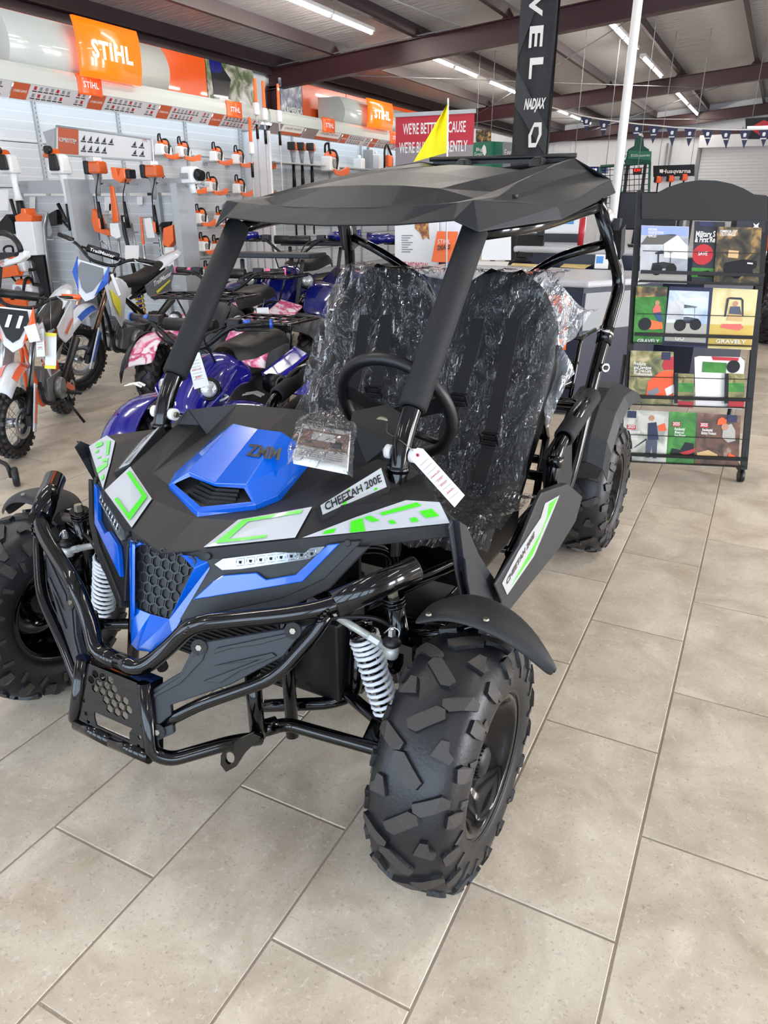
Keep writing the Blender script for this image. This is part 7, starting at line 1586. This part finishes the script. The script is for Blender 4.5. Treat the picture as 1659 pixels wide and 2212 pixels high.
def moto_wheel(par, loc, tme_, R, w, rr, steer=0., dark=True):
    t = bpy.data.objects.new('tire', tme_); col.objects.link(t); t.parent = par; t.location = loc; t.rotation_euler = (0, 0, steer)
    MB().lathe([(rr-.012, -w*.3), (rr+.002, -w*.34), (rr+.002, w*.34), (rr-.012, w*.3), (rr-.014, 0)], (0, 0, 0), (0, 1, 0), 36, close=True).build('rim', 'satin_black' if dark else 'silver', t)
    MB().cyl((0, -w*.7, 0), (0, w*.7, 0), .028, .028, 16).build('hub', 'silver', t)
    sp = MB()
    for i in range(28): a = 2*PI*i/28; b = a+(.45 if i % 2 else -.45); s_ = 1 if i % 4 < 2 else -1; sp.tube([(.026*math.cos(b), s_*w*.45, .026*math.sin(b)), (rr*math.cos(a), 0, rr*math.sin(a))], .0016, 4, cap=False)
    sp.build('spokes', 'silver', t, fix=False)
    MB().lathe([(rr*.42, 0), (rr*.62, 0), (rr*.62, .004), (rr*.42, .004)], (0, w*.75, 0), (0, 1, 0), 24, close=True).build('brake_disc', 'silver', t)
    return t
def hbar(mb, c, w_, h_, r=.011): mb.tube([c+V((-.10, -w_, h_)), c+V((-.02, -w_*.5, h_-.01)), c+V((0, -w_*.22, 0)), c+V((0, w_*.22, 0)), c+V((-.02, w_*.5, h_-.01)), c+V((-.10, w_, h_))], r, 10, .05)
def dirt_bike(name, label, org, az, lean, wb, Rf, Rr, s, c1, c2, c3, plate_c, fork_c, steer, seat_c='vinyl', grip_c='satin_black', frame_c='satin_black', text=None, num=None, shock_c='ohlins_yellow', swing='pad_grey'):
    M4 = Matrix.Translation((org[0], org[1], 0)) @ Matrix.Rotation(az, 4, 'Z') @ Matrix.Rotation(lean, 4, 'X')
    t = thing(name, label, 'motorcycle', M4=M4); h = wb/2; top = s
    def v(x, y, z): return V((x*s, y*s, z*s))
    # steering assembly is turned about the head by hand: parts below use S()
    hx = (h/s-.30); H0 = v(hx, 0, .86); ax = (v(h/s, 0, Rf/s)-H0).normalized(); RS = Matrix.Rotation(steer, 3, ax)
    def S(x, y, z): return H0+RS@(v(x, y, z)-H0)
    fw_c = S(h/s, 0, Rf/s); tw = moto_tire(Rf, .085*s+.01, Rf-.072*s); w1 = moto_wheel(t, fw_c, tw, Rf, .085*s, Rf-.072*s, steer)
    for sd in (-1, 1):
        MB().tube([S(h/s, sd*.085, Rf/s), S(h/s-.12, sd*.09, Rf/s+.22)], .027*s, 12).build('fork_leg', 'satin_black', t); MB().tube([S(h/s-.12, sd*.09, Rf/s+.22), S(hx-.02, sd*.09, .90)], .019*s, 12).build('fork_tube', fork_c, t)
        g = MB().prism([S(h/s+.045, sd*.125, Rf/s-.04), S(h/s-.03, sd*.125, Rf/s-.06), S(h/s-.15, sd*.12, Rf/s+.24), S(h/s-.07, sd*.12, Rf/s+.27)], RS@V((0, sd, 0)), .012*s); go2 = g.build('fork_guard', c1, t, bevel=.004)
        MB().prism([S(h/s+.03, sd*.138, Rf/s+.02), S(h/s-.02, sd*.138, Rf/s+.0), S(h/s-.13, sd*.133, Rf/s+.21), S(h/s-.08, sd*.133, Rf/s+.24)], RS@V((0, sd, 0)), .004*s).build('guard_decal', c2, go2)
    MB().box(S(hx+.02, 0, .80), (.06*s, .24*s, .04*s), RS).box(S(hx-.03, 0, .90), (.06*s, .24*s, .03*s), RS).build('fork_clamp', 'satin_black', t); MB().box(S(h/s, .1, Rf/s+.03), (.08*s, .03*s, .07*s), RS).build('brake_caliper', 'satin_black', t)
    # front fender
    rows = []
    for i in range(9):
        x = h/s-.32+.62*i/8; z = Rf/s*2+.10+.05*math.sin(i/8*PI)-.06*(i/8)**2; w_ = .075*(1-.45*abs(i/8-.4)); rows.append([S(x, yy*w_, z-.035*abs(yy)**2) for yy in (-1, -.5, 0, .5, 1)])
    fd_ = MB().grid(rows).build('front_fender', c1, t, solid=.004, fix=False)
    MB().grid([[p+V((0, 0, .008)) for p in r[3:5]] for r in rows[2:7]]).build('fender_decal', c2, fd_, fix=False); MB().grid([[p+V((0, 0, .008)) for p in r[0:2]] for r in rows[2:7]]).build('fender_decal', c2, fd_, fix=False)
    # number plate
    PN = RS@V((.92, 0, .38)); pl = [S(hx+.13, -.115, .98), S(hx+.13, .115, .98), S(hx+.155, .13, .90), S(hx+.20, .055, .74), S(hx+.21, 0, .70), S(hx+.20, -.055, .74), S(hx+.155, -.13, .90)]
    p1 = MB().prism(pl, PN, .012*s).build('number_plate', c1, t, bevel=.003); cc = S(hx+.165, 0, .86)
    MB().prism([cc+(p-cc)*.74+V((0, 0, .02*s))+PN*.012*s for p in pl], PN, .003*s).build('plate_field', plate_c, p1)
    for sd in (-1, 1): MB().prism([S(hx+.13, sd*.118, 1.00), S(hx+.155, sd*.135, .88), S(hx+.20, sd*.06, .76), S(hx+.17, sd*.09, .88)], PN, .016*s).build('plate_flash', c2, p1)
    if num: m = MB(); put_text(m, num, cc+PN*.024*s+V((0, 0, .03*s)), RS@V((0, 1, 0)), RS@V((-.38, 0, .92)), .11*s, 0, wfit=.11*s, bold=.04, shear=.2); m.build('lettering', 'paper', p1, fix=False)
    hb = MB(); c0 = S(hx-.05, 0, .96)
    P_ = [(-.10, -.36, .10), (-.03, -.2, .085), (0, -.09, 0), (0, .09, 0), (-.03, .2, .085), (-.10, .36, .10)]; hb.tube([c0+RS@V((a*s, b*s, c*s)) for a, b, c in P_], .012*s, 10, .05); hb.tube([c0+RS@V((-.025*s, -.17*s, .075*s)), c0+RS@V((-.025*s, .17*s, .075*s))], .009*s, 8); ho = hb.build('handlebar', 'satin_black', t)
    MB().tube([c0+RS@V((-.02*s, -.12*s, .08*s)), c0+RS@V((-.02*s, .12*s, .08*s))], .030*s, 14).build('bar_pad', 'satin_black', t)
    if text: m = MB(); put_text(m, text, c0+RS@V((.0115*s, 0, .082*s)), RS@V((0, 1, 0)), RS@V((0, 0, 1)), .035*s, .001, wfit=.19*s, bold=.02, shear=.2); m.build('lettering', 'paper', ho, fix=False)
    for sd in (-1, 1):
        MB().tube([c0+RS@V((-.075*s, sd*.255*s, .095*s)), c0+RS@V((-.102*s, sd*.375*s, .10*s))], .0175*s, 12).build('grip', grip_c, t); MB().tube([c0+RS@V((-.055*s, sd*.22*s, .095*s)), c0+RS@V((-.01*s, sd*.26*s, .085*s)), c0+RS@V((-.045*s, sd*.38*s, .085*s))], .0055*s, 6, .02).build('lever', 'silver', t)
    MB().tube([c0+RS@V((-.03*s, .15*s, .08*s)), c0+RS@V((.08*s, .12*s, .0)), S(h/s-.05, .09, Rf/s+.2)], .005, 6, .08).tube([c0+RS@V((-.03*s, -.15*s, .08*s)), c0+RS@V((.09*s, -.05*s, .0)), v(hx-.1, -.03, .72)], .005, 6, .08).build('cable', 'satin_black', t)
    # frame, engine
    fr_ = MB(); fr_.tube([v(hx, 0, .88), v(hx-.05, 0, .80), v(hx-.35, 0, .66), v(hx-.60, .04, .50), v(hx-.62, .04, .30)], .017*s, 10, .05).tube([v(hx+.01, 0, .80), v(hx-.10, .03, .50), v(hx-.16, .04, .24), v(hx-.62, .05, .22)], .014*s, 10, .05).tube([v(hx-.45, .0, .64), v(hx-.80, .05, .72), v(hx-1.0, .04, .80)], .011*s, 8, .05)
    fr_.v += [(x, -y, z) for x, y, z in fr_.v]; n0 = len(fr_.v)//2; fr_.f += [tuple(n0+i for i in f) for f in fr_.f]; fr_.mi *= 2; fr_.sm *= 2; fr_.build('frame', frame_c, t)
    e = MB().box(v(hx-.36, 0, .34), (.34*s, .20*s, .20*s)).cyl(v(hx-.38, .10, .33), v(hx-.38, .15, .33), .09*s, .08*s, 20).box(v(hx-.22, 0, .42), (.16*s, .13*s, .13*s), Matrix.Rotation(-.5, 3, 'Y')); e.build('engine', 'engine_alu', t, bevel=.01)
    f_ = MB()
    for i in range(6): f_.box(v(hx-.26+.018*i, 0, .37+.018*i), (.012*s, .16*s, .15*s), Matrix.Rotation(-.5, 3, 'Y'))
    f_.build('cooling_fins', 'engine_alu', t); MB().tube([v(hx-.14, .05, .42), v(hx-.06, .09, .30), v(hx-.3, .12, .22), v(hx-.55, .12, .40), v(hx-.95, .11, .60)], .02*s, 10, .07, rs=[.016*s, .016*s, .018*s, .026*s, .034*s]).build('exhaust', 'satin_black', t)
    # tank, shrouds, seat, tail
    rows = []
    for x, w_, z, d in ((hx-.02, .05, .86, .10), (hx-.12, .085, .88, .16), (hx-.26, .085, .84, .16), (hx-.38, .06, .80, .12)): rows.append([v(x, -w_*.9, z-d), v(x, -w_, z-d*.4), v(x, -w_*.6, z), v(x, w_*.6, z), v(x, w_, z-d*.4), v(x, w_*.9, z-d)])
    MB().grid(rows).build('tank', c1, t, sub=1, fix=False)
    for sd in (-1, 1):
        sh = MB().prism([v(hx+.10, sd*.12, .84), v(hx+.05, sd*.14, .66), v(hx-.10, sd*.14, .48), v(hx-.16, sd*.12, .52), v(hx-.22, sd*.10, .72), v(hx-.12, sd*.11, .86)], V((0, sd, 0)), .012*s).build('radiator_shroud', c1, t, bevel=.004)
        MB().prism([v(hx+.07, sd*.155, .81), v(hx+.02, sd*.155, .68), v(hx-.08, sd*.155, .56), v(hx-.07, sd*.155, .70)], V((0, sd, 0)), .004*s).build('shroud_decal', c3, sh)
        sp_ = MB().prism([v(hx-.52, sd*.09, .76), v(hx-.98, sd*.08, .90), v(hx-1.02, sd*.08, .84), v(hx-.88, sd*.10, .64), v(hx-.66, sd*.10, .62), v(hx-.56, sd*.09, .68)], V((0, sd, 0)), .012*s).build('side_panel', plate_c if text else c1, t, bevel=.004)
        MB().prism([v(hx-.66, sd*.118, .70), v(hx-.90, sd*.112, .78), v(hx-.90, sd*.112, .765), v(hx-.68, sd*.118, .68)], V((0, sd, 0)), .003*s).build('panel_stripe', 'yellow' if text else c2, sp_)
        if text:
            m = MB(); a_, b_ = v(hx-.58, sd*.125, .755), v(hx-.92, sd*.118, .845); u_ = (b_-a_).normalized(); u_ = u_ if sd > 0 else -u_
            u_ = V((-1, 0, .25)).normalized() if sd > 0 else V((1, 0, -.25)).normalized(); put_text(m, text, (a_+b_)/2, u_, V((.25, 0, 1)), .06*s, .002, wfit=.30*s, bold=.02, shear=.3); m.build('lettering', 'paper', sp_, fix=False)
    rows = []
    for x, w_, z in ((hx-.26, .055, .83), (hx-.36, .075, .84), (hx-.52, .085, .83), (hx-.70, .08, .87), (hx-.88, .065, .93), (hx-.92, .05, .92)): rows.append([v(x, -w_, z-.08), v(x, -w_*.95, z-.015), v(x, 0, z+.005), v(x, w_*.95, z-.015), v(x, w_, z-.08)])
    MB().grid(rows).build('seat', seat_c, t, sub=1, fix=False)
    rows = [[v(x, y*w_, z-.02*y*y) for y in (-1, 0, 1)] for x, w_, z in ((hx-.80, .07, .88), (hx-.95, .075, .93), (hx-1.10, .07, .97), (hx-1.22, .045, 1.0))]; MB().grid(rows).build('rear_fender', c1, t, solid=.006, fix=False)
    rows = [[v(hx-.84, y*.06, .86), v(hx-.98, y*.06, .66)] for y in (-1, 1)]; MB().grid(rows).build('mud_flap', 'satin_black', t, solid=.006, fix=False)
    # rear suspension and wheel
    for sd in (-1, 1): MB().bar(v(hx-.58, sd*.07, .33), v(-h/s, sd*.085, Rr/s), .03*s, .05*s).build('swingarm', swing, t)
    sa, sb = v(hx-.58, 0, .66), v(hx-.66, 0, .38); d = (sb-sa); u, v2 = frame_of(d.normalized()); MB().tube([sa+d*(i/60)+(u*math.cos(2*PI*7*i/60)+v2*math.sin(2*PI*7*i/60))*.036*s for i in range(61)], .008*s, 6, 0).build('shock_spring', shock_c, t, fix=False); MB().tube([sa, sb], .018*s, 8).build('shock_body', 'deep_blue', t)
    tr2 = moto_tire(Rr, .10*s+.01, Rr-.08*s); moto_wheel(t, V((-h, 0, Rr)), tr2, Rr, .10*s, Rr-.08*s)
    for sd in (-1, 1): MB().box(v(hx-.5, sd*.19, .27), (.05*s, .11*s, .02*s)).build('foot_peg', 'satin_black', t)
    st = MB().tube([v(hx-.48, .10, .26), v(hx-.46, .26, .035/s-.0)], .011*s, 8).build('side_stand', 'satin_black', t)
    return t
km('bike_blue', '#1f55b8', .25, coat=.6); km('plate_grey', '#6c6f74', .3, coat=.5); km('bike_white', '#d9dce2', .25, coat=.6); km('bike_orange', '#ee5a1e', .3, coat=.5)
a = math.radians(-12); org = (-4.63+.57*math.sin(a), 2.79+.57*math.cos(a))
dirt_bike('dirt_bike', 'blue and white dirt bike with black bar pad standing before the gondola', org, math.radians(-78), math.radians(-9), 1.14, .265, .235, .98, 'bike_white', 'bike_blue', 'yellow', 'plate_grey', 'copper_fork', math.radians(-18), text='TrailMaster')
a = math.radians(-36); org = (-3.66+.46*math.sin(a), 1.53+.46*math.cos(a))
ob_ = dirt_bike('dirt_bike', 'small orange and white dirt bike numbered 11 at the left picture edge', org, math.radians(-56), math.radians(-5), .96, .205, .175, .84, 'bike_white', 'bike_orange', 'bike_orange', 'pure_black', 'silver', math.radians(-8), grip_c='bike_orange', num='11', frame_c='bike_orange', swing='bike_orange')
# training wheel on its arm, of the orange bike's neighbour just outside the frame
t = thing('training_wheel', 'black training wheel on a bent bar at the lower left edge', 'wheel', Wp(38, 1050, z=0)); o_ = V(t.location); c = V((0, 0, .052)); ax_ = V((.6, .8, 0))
MB().lathe([(.02, -.014), (.046, -.016), (.052, -.008), (.052, .008), (.046, .016), (.02, .014)], c, ax_, 24).build('tire', 'rubber', t); MB().cyl(c-ax_*.013, c+ax_*.013, .024, .024, 16).build('hub', 'mid_grey', t)
MB().tube([c-ax_*.02, c-ax_*.025+V((0, 0, .07)), c+V((-.30, .0, .10)), c+V((-.5, -.1, .10))], .011, 8, .03).build('arm', 'satin_black', t)
# white front bumper bar of a vehicle at the left edge
t = thing('handlebar_shroud', 'white handguard with a black loop handle entering at the left picture edge', 'machine', Wp(20, 560, y=2.9)); o_ = V(t.location)
def lp(x, y, yy=2.9): return Wp(x, y, y=yy)-o_
MB().prism([lp(-20, 575), lp(0, 570), (lp(38, 552)), lp(42, 540), lp(52, 542), lp(54, 556), lp(42, 566), lp(0, 578), lp(-20, 582)], (0, 1, 0), .06).build('shroud', 'white_plastic', t, bevel=.012); MB().tube([lp(-20, 505), lp(8, 503), lp(26, 510), lp(40, 526), lp(46, 545)], .022, 10, .05).build('loop_handle', 'satin_black', t)
MB().prism([lp(-20, 546), lp(36, 545), lp(30, 552), lp(-20, 566)], (0, 1, 0), .04).build('lower_pad', 'satin_black', t); m = MB(); put_text(m, 'ett', lp(4, 568)-V((0, .006, 0)), V((1, 0, .1)), V((0, 0, 1)), .06, .001, wfit=.06, shear=.3); m.build('lettering', 'red', t, fix=False); MB().tube([lp(0, 575), lp(-10, 700), lp(-10, 880)], .02, 8).build('stand', 'pure_black', t)
# tags on the orange bike
def flat_tag(name, label, q_, yy, m_='paper', deco=None, grp=None, cat='price tag'):
    P_ = [Wp(x, y, y=yy) for x, y in q_]; o = MB().prism([p-P_[0] for p in P_], (0, 1, 0), .001).build(name, m_); o.location = P_[0]; tag(o, label, cat, grp)
    ux, uy = P_[1]-P_[0], P_[0]-P_[3]
    if deco == 'price':
        m = MB()
        for i in range(7): p = -uy*(.2+i*.09)+ux*.12-V((0, .002, 0)); m.add([p, p+ux*.76, p+ux*.76+uy*.01, p+uy*.01], [(0, 1, 2, 3)])
        m.build('ruled_lines', 'tag_line', o, fix=False); m = MB(); put_text(m, '2025 110', -uy*.45+ux*.5-V((0, .003, 0)), ux, uy, uy.length*.08, 0, wfit=ux.length*.7, shear=.3); put_text(m, '$999', -uy*.68+ux*.5-V((0, .003, 0)), ux, uy, uy.length*.09, 0, wfit=ux.length*.45, shear=.3); m.build('red_writing', 'tag_red', o, fix=False)
    if True: MB().tube([(P_[1]-P_[0])*.5+V((0, -.001, -.004)), (P_[1]-P_[0])*.5+V((0, .03, .16 if cat == 'manual' else .05))], .001, 4).build('string', 'silver', o)
    return o
flat_tag('hang_tag', 'blank white tag hanging on the orange bike handlebar', [(51, 706), (76, 699), (87, 736), (64, 740)], 1.42, cat='tag'); flat_tag('price_tag', 'white price tag with red writing on the orange dirt bike', [(77, 712), (94, 710), (97, 770), (79, 771)], 1.45, deco='price')
t = flat_tag('manual_tube', 'rolled manual with yellow bands in a clear bag on the orange bike', [(99, 718), (122, 720), (121, 797), (97, 796)], 1.48, deco=None, cat='manual')
t2_ = V(t.location); MB().prism([Wp(x, y, y=1.475)-t2_ for x, y in ((99, 718), (122, 720), (122, 727), (99, 726))], (0, -1, 0), .002).build('yellow_band', 'yellow', t); MB().prism([Wp(x, y, y=1.475)-t2_ for x, y in ((97, 789), (121, 790), (121, 797), (97, 796))], (0, -1, 0), .002).build('yellow_band', 'yellow', t)
flat_tag('price_tag', 'narrow white price tag beside the seat of the blue dirt bike', [(238, 593), (244, 591), (261, 636), (256, 640)], 2.75, deco=None)
# --------------------------------------------------------------- quads
K['camo'] = photo_mat('camo', [(.42, '#f1dfe6'), (.5, '#e86fa0'), (.56, '#c22a66'), (.62, '#f3e8ec')], 9)
def quad(name, label, org, az, R, wb, tr, s, body, grip, rimc, rack=True, big=False, guard=None, bumper=True, bx=-.30):
    t = thing(name, label, 'quad bike', (org[0], org[1], 0), az); h = wb/2
    def v(x, y, z): return V((x*s, y*s, z*s))
    W_ = .16 if not big else .22
    tm_ = tire_mesh(R, W_, R*.5, 16, .011, False).mesh('tire', ['rubber', 'lug', 'rubber'])
    for x in (h, -h):
        for sd in (-1, 1):
            w1 = bpy.data.objects.new('tire', tm_); col.objects.link(w1); w1.parent = t; w1.location = (x, sd*tr, R); w1.rotation_euler = (PI if sd < 0 else 0, .3*x, 0)
            MB().lathe([(R*.52, W_*.36), (R*.47, W_*.36), (R*.45, W_*.2), (R*.18, W_*.12), (.001, W_*.14)], (0, 0, 0), (0, 1, 0), 24).build('rim', rimc, w1)
            m = MB()
            for i in range(8): a_ = 2*PI*i/8; m.box((R*.32*math.cos(a_), W_*.19, R*.32*math.sin(a_)), (R*.08, .01, R*.08))
            m.build('rim_window', 'pure_black', w1)
    # fenders swelling over the wheels
    for fx, sg in ((h/s, 1), (-h/s, -1)):
        for sd in (-1, 1):
            rows = []
            for i in range(8):
                a_ = math.radians(22+i*17) if sg > 0 else math.radians(158-i*17)
                rr = (R+.055)/s*(1.05); x = fx+rr*math.cos(a_)*1.15; z = R/s+rr*math.sin(a_)*(.95 if not big else 1.) if True else 0
                rows.append([v(x, sd*(tr/s-.13), z+.035), v(x, sd*(tr/s-.04), z+.03), v(x, sd*(tr/s+.04), z+.015), v(x, sd*(tr/s+.085), z-.03)])
            f = MB().grid(rows).build('fender', 'guard_black' if body == 'camo' and sg < 0 else body, t, solid=.006, sub=1, fix=False)
            if guard: MB().grid([[r[2]+V((0, sd*.004, .006)), r[3]+V((0, sd*.012, 0)), r[3]+V((0, sd*.012, -.06))] for r in rows]).build('fender_flare', guard, f, solid=.006, fix=False)
            else:
                bl = MB()
                for r in rows[2::2]: bolt_at(bl, r[2]+V((0, 0, .008)), (0, sd*.5, 1), .008, .004, 8)
                bl.build('fender_bolt', 'zinc', f)
    # nose, tank, tail
    fx = h/s
    body_rows = [[v(x, -w_, z0), v(x, -w_*.9, (z0+z1)/2+.02), v(x, -w_*.5, z1), v(x, w_*.5, z1), v(x, w_*.9, (z0+z1)/2+.02), v(x, w_, z0)] for x, w_, z0, z1 in ((fx+.16, .07, .34, .42), (fx+.12, .12, .36, .52), (fx-.04, .14, .42, .62), (fx-.16, .13, .48, .66), (fx-.34, .10, .46, .62), (fx-.42, .10, .44, .56))]
    nose = MB().grid(body_rows).add(body_rows[0], [tuple(range(6))]).build('nose_cowl', 'guard_black' if body == 'camo' else body, t, sub=1, fix=False, solid=.005)
    MB().prism([v(fx+.10, -.13, .40), v(fx+.10, .13, .40), v(fx+.14, .07, .24), v(fx+.14, -.07, .24)], (1, 0, 0), .02).build('front_grille', 'pure_black' if big or guard else body, t, bevel=.006)
    for i in range(3): MB().box(v(fx+.145, 0, .27+i*.04), (.01, .12*s, .02*s)).build('grille_slot', 'dark_hole', t)
    for sd in (-1, 1):
        p = v(fx+.07, sd*.115, .53) if not guard else v(fx+.06, sd*.21, .56); l_ = MB().lathe([(.001, .02), (.03*s, .016), (.038*s, 0), (.040*s, -.02)], p, (1, sd*.45, .3), 18).build('headlight', 'lens2', t); MB().lathe([(.040*s, -.02), (.052*s, -.01), (.056*s, -.03)], p, (1, sd*.45, .3), 18).build('headlight_ring', 'pure_black', l_)
        MB().prism([v(fx-.05, sd*.15, .56), v(fx+.10, sd*.13, .46), v(fx+.06, sd*(tr/s-.12), .52), v(fx-.10, sd*(tr/s-.12), .60)], (0, 0, -1), .02).build('fender_bridge', body, t, bevel=.006)
        MB().prism([v(-fx+.30, sd*.12, .50), v(-fx-.15, sd*.12, .56), v(-fx-.15, sd*(tr/s-.10), .52), v(-fx+.28, sd*(tr/s-.10), .46)], (0, 0, -1), .02).build('fender_bridge', body, t, bevel=.006)
        MB().prism([v(fx-.25, sd*.17, .16), v(-fx+.25, sd*.17, .16), v(-fx+.25, sd*(tr/s+.02), .16), v(fx-.25, sd*(tr/s+.02), .16)], (0, 0, 1), .025).build('foot_board', 'pure_black', t)
        MB().tube([v(fx, sd*.08, .28), v(fx, sd*(tr/s-.07), .20)], .014, 8).tube([v(fx-.14, sd*.08, .26), v(fx, sd*(tr/s-.07), .19)], .014, 8).build('control_arm', 'pure_black', t)
        sa, sb = v(fx-.03, sd*.12, .52), v(fx, sd*(tr/s-.12), .24); d = sb-sa; u, w2 = frame_of(d.normalized()); MB().tube([sa+d*(i/50)+(u*math.cos(2*PI*8*i/50)+w2*math.sin(2*PI*8*i/50))*.024*s for i in range(51)], .0055*s, 5, 0).build('shock_spring', 'spring_white', t, fix=False)
    rows = [[v(x, -w_, z-.09), v(x, -w_*.92, z-.02), v(x, 0, z), v(x, w_*.92, z-.02), v(x, w_, z-.09)] for x, w_, z in ((fx-.30, .07, .66), (fx-.36, .10, .68), (0, .12, .66), (-fx+.05, .13, .69), (-fx-.12, .11, .68), (-fx-.16, .09, .62))]; MB().grid(rows).build('seat', 'vinyl', t, sub=1, fix=False)
    MB().box(v(0, 0, .36), (wb*.62, .20*s, .26*s)).build('engine_block', 'pure_black', t, bevel=.02); MB().lathe([(.035*s, 0), (.05*s, .01), (.05*s, .10), (.03*s, .10), (.03*s, .02)], v(fx-.45, .16, .45), (0.3, .9, 0), 16).build('air_scoop', 'pure_black', t)
    # bars
    c0 = v(fx+bx, 0, .70); hb = MB(); hb.tube([c0+v(*p) for p in ((-.10, -.36, .11), (-.02, -.2, .10), (0, -.07, 0), (0, .07, 0), (-.02, .2, .10), (-.10, .36, .11))], .012, 10, .05).tube([v(fx-.18, 0, .5), c0], .02, 8); hb.build('handlebar', 'pure_black', t); MB().tube([c0+v(-.02, -.13, .10), c0+v(-.02, .13, .10)], .03*s, 12).build('bar_pad', 'satin_black', t)
    for sd in (-1, 1):
        MB().tube([c0+v(-.072, sd*.25, .108), c0+v(-.102, sd*.37, .11)], .019*s, 12).build('grip', 'satin_black', t); MB().tube([c0+v(-.07, sd*.245, .108), c0+v(-.08, sd*.275, .108)], .0215*s, 12).build('grip_ring', grip, t); MB().tube([c0+v(-.101, sd*.362, .11), c0+v(-.104, sd*.372, .11)], .022*s, 12).build('grip_end', grip, t)
        MB().box(c0+v(-.055, sd*.205, .108), (.05*s, .06*s, .05*s)).build('switch_box', 'satin_black', t, bevel=.006); MB().tube([c0+v(-.045, sd*.19, .105), c0+v(-.0, sd*.25, .09), c0+v(-.05, sd*.38, .09)], .006*s, 6, .02).build('lever', 'satin_black', t); MB().tube([c0+v(-.04, sd*.18, .10), c0+v(.10, sd*.12, .08), v(fx-.15, sd*.05, .58)], .005*s, 6, .08).build('cable', 'satin_black', t)
        if big: MB().tube([c0+v(-.06, sd*.27, .13), c0+v(.0, sd*.36, .13), c0+v(.0, sd*.50, .12)], .03, 12, .03, rs=[.02*s, .035*s, .055*s]).build('handguard', body, t)
    if rack:
        for k_, (xa, xb, z) in enumerate(((fx-.12, fx+.22, .70 if guard or big else .66), (-fx-.30, -fx+.08, .72 if guard or big else .70))):
            if k_ == 0 and not (guard or big): continue
            w_ = .30 if guard or big else .22; r_ = MB()
            if big: r_.prism([v(xa, -w_, z), v(xb, -w_*.9, z+.01), v(xb, w_*.9, z+.01), v(xa, w_, z)], (0, 0, 1), .04).tube([v(xb-.06, -w_*.7, z), v(xb+.04, -w_*.6, .40)], .02, 8).tube([v(xb-.06, w_*.7, z), v(xb+.04, w_*.6, .40)], .02, 8); r_.build('rack', 'guard_black', t, bevel=.01); continue
            P_ = [v(xa, -w_, z), v(xb, -w_*.85, z+.01), v(xb, w_*.85, z+.01), v(xa, w_, z)]; r_.tube(P_+[P_[0]], .010, 8, .03)
            for i in range(1, 6): y = -w_+2*w_*i/6; r_.tube([v(xa, y, z), v(xb, y*.9, z+.008)], .006, 6)
            for i in range(1, 3): x = xa+(xb-xa)*i/3; r_.tube([v(x, -w_*.93, z), v(x, w_*.93, z)], .007, 6)
            for sd in (-1, 1): r_.tube([v((xa+xb)/2, sd*w_*.6, z), v((xa+xb)/2-.02, sd*.10, .50)], .008, 6)
            r_.build('rack', 'gloss_black', t)
    if bumper: MB().tube([v(fx+.10, -.10, .20), v(fx+.22, -.11, .24), v(fx+.24, -.10, .40), v(fx+.22, 0, .44), v(fx+.24, .10, .40), v(fx+.22, .11, .24), v(fx+.10, .10, .20)], .012, 8, .05).tube([v(fx+.235, -.105, .30), v(fx+.235, .105, .30)], .010, 8).build('bumper', 'gloss_black', t)
    return t
K['lens2'] = mat('lens2', '#e8ebee', .08, coat=1., metal=.5)
q1 = quad('quad_bike', 'small purple-blue youth quad bike right behind the go-kart hood', (-2.43, 1.99), math.radians(-80), .195, .78, .31, 1.03, 'purple_blue', 'bike_blue', 'satin_black', rack=True, bx=.0)
def V_dec(mb, c, sd):
    for k_ in range(2): mb.add([c+V((.02-k_*.03, -.05, .012)), c+V((-.0-k_*.03, 0, .02)), c+V((.02-k_*.03, .05, .012)), c+V((.035-k_*.03, .05, .006)), c+V((.014-k_*.03, 0, .014)), c+V((.035-k_*.03, -.05, .006))], [tuple(range(6))])
for sd in (-1, 1):
    m = MB(); m2 = MB(); V_dec(m, V((.40, sd*.325, .512)), sd); m.build('chevron_decal', 'silver', q1, fix=False)
    m2.prism([(-.40, sd*.335, .47), (-.50, sd*.335, .44), (-.50, sd*.37, .39), (-.40, sd*.37, .42)], (0, sd, 1), .003).build('warning_label', 'paper', q1)
quad('quad_bike', 'mid-size quad bike with pink camouflage panels and black racks', (-3.45, 3.35), math.radians(-73), .225, 1.0, .43, 1.12, 'camo', 'pink', 'bike_white', guard='guard_black')
quad('quad_bike', 'large dark blue quad bike with blue handguards standing behind the pink one', (-4.05, 5.15), math.radians(-73), .30, 1.25, .46, 1.30, 'deep_blue', 'deep_blue', 'satin_black', big=True, guard='guard_black')
quad('quad_bike', 'second large dark blue quad bike partly hidden behind the rear roof pillar', (-3.0, 6.0), math.radians(-73), .30, 1.25, .46, 1.25, 'deep_blue', 'orange', 'satin_black', big=True, guard='guard_black')
flat_tag('price_tag', 'white price tag with red writing on the youth quad, left of its seat', [(403, 768), (431, 761), (452, 832), (420, 841)], 1.28, deco='price'); flat_tag('price_tag', 'white price tag hanging on the pink camouflage quad', [(554, 665), (580, 664), (583, 720), (556, 720)], 2.85, deco='price')
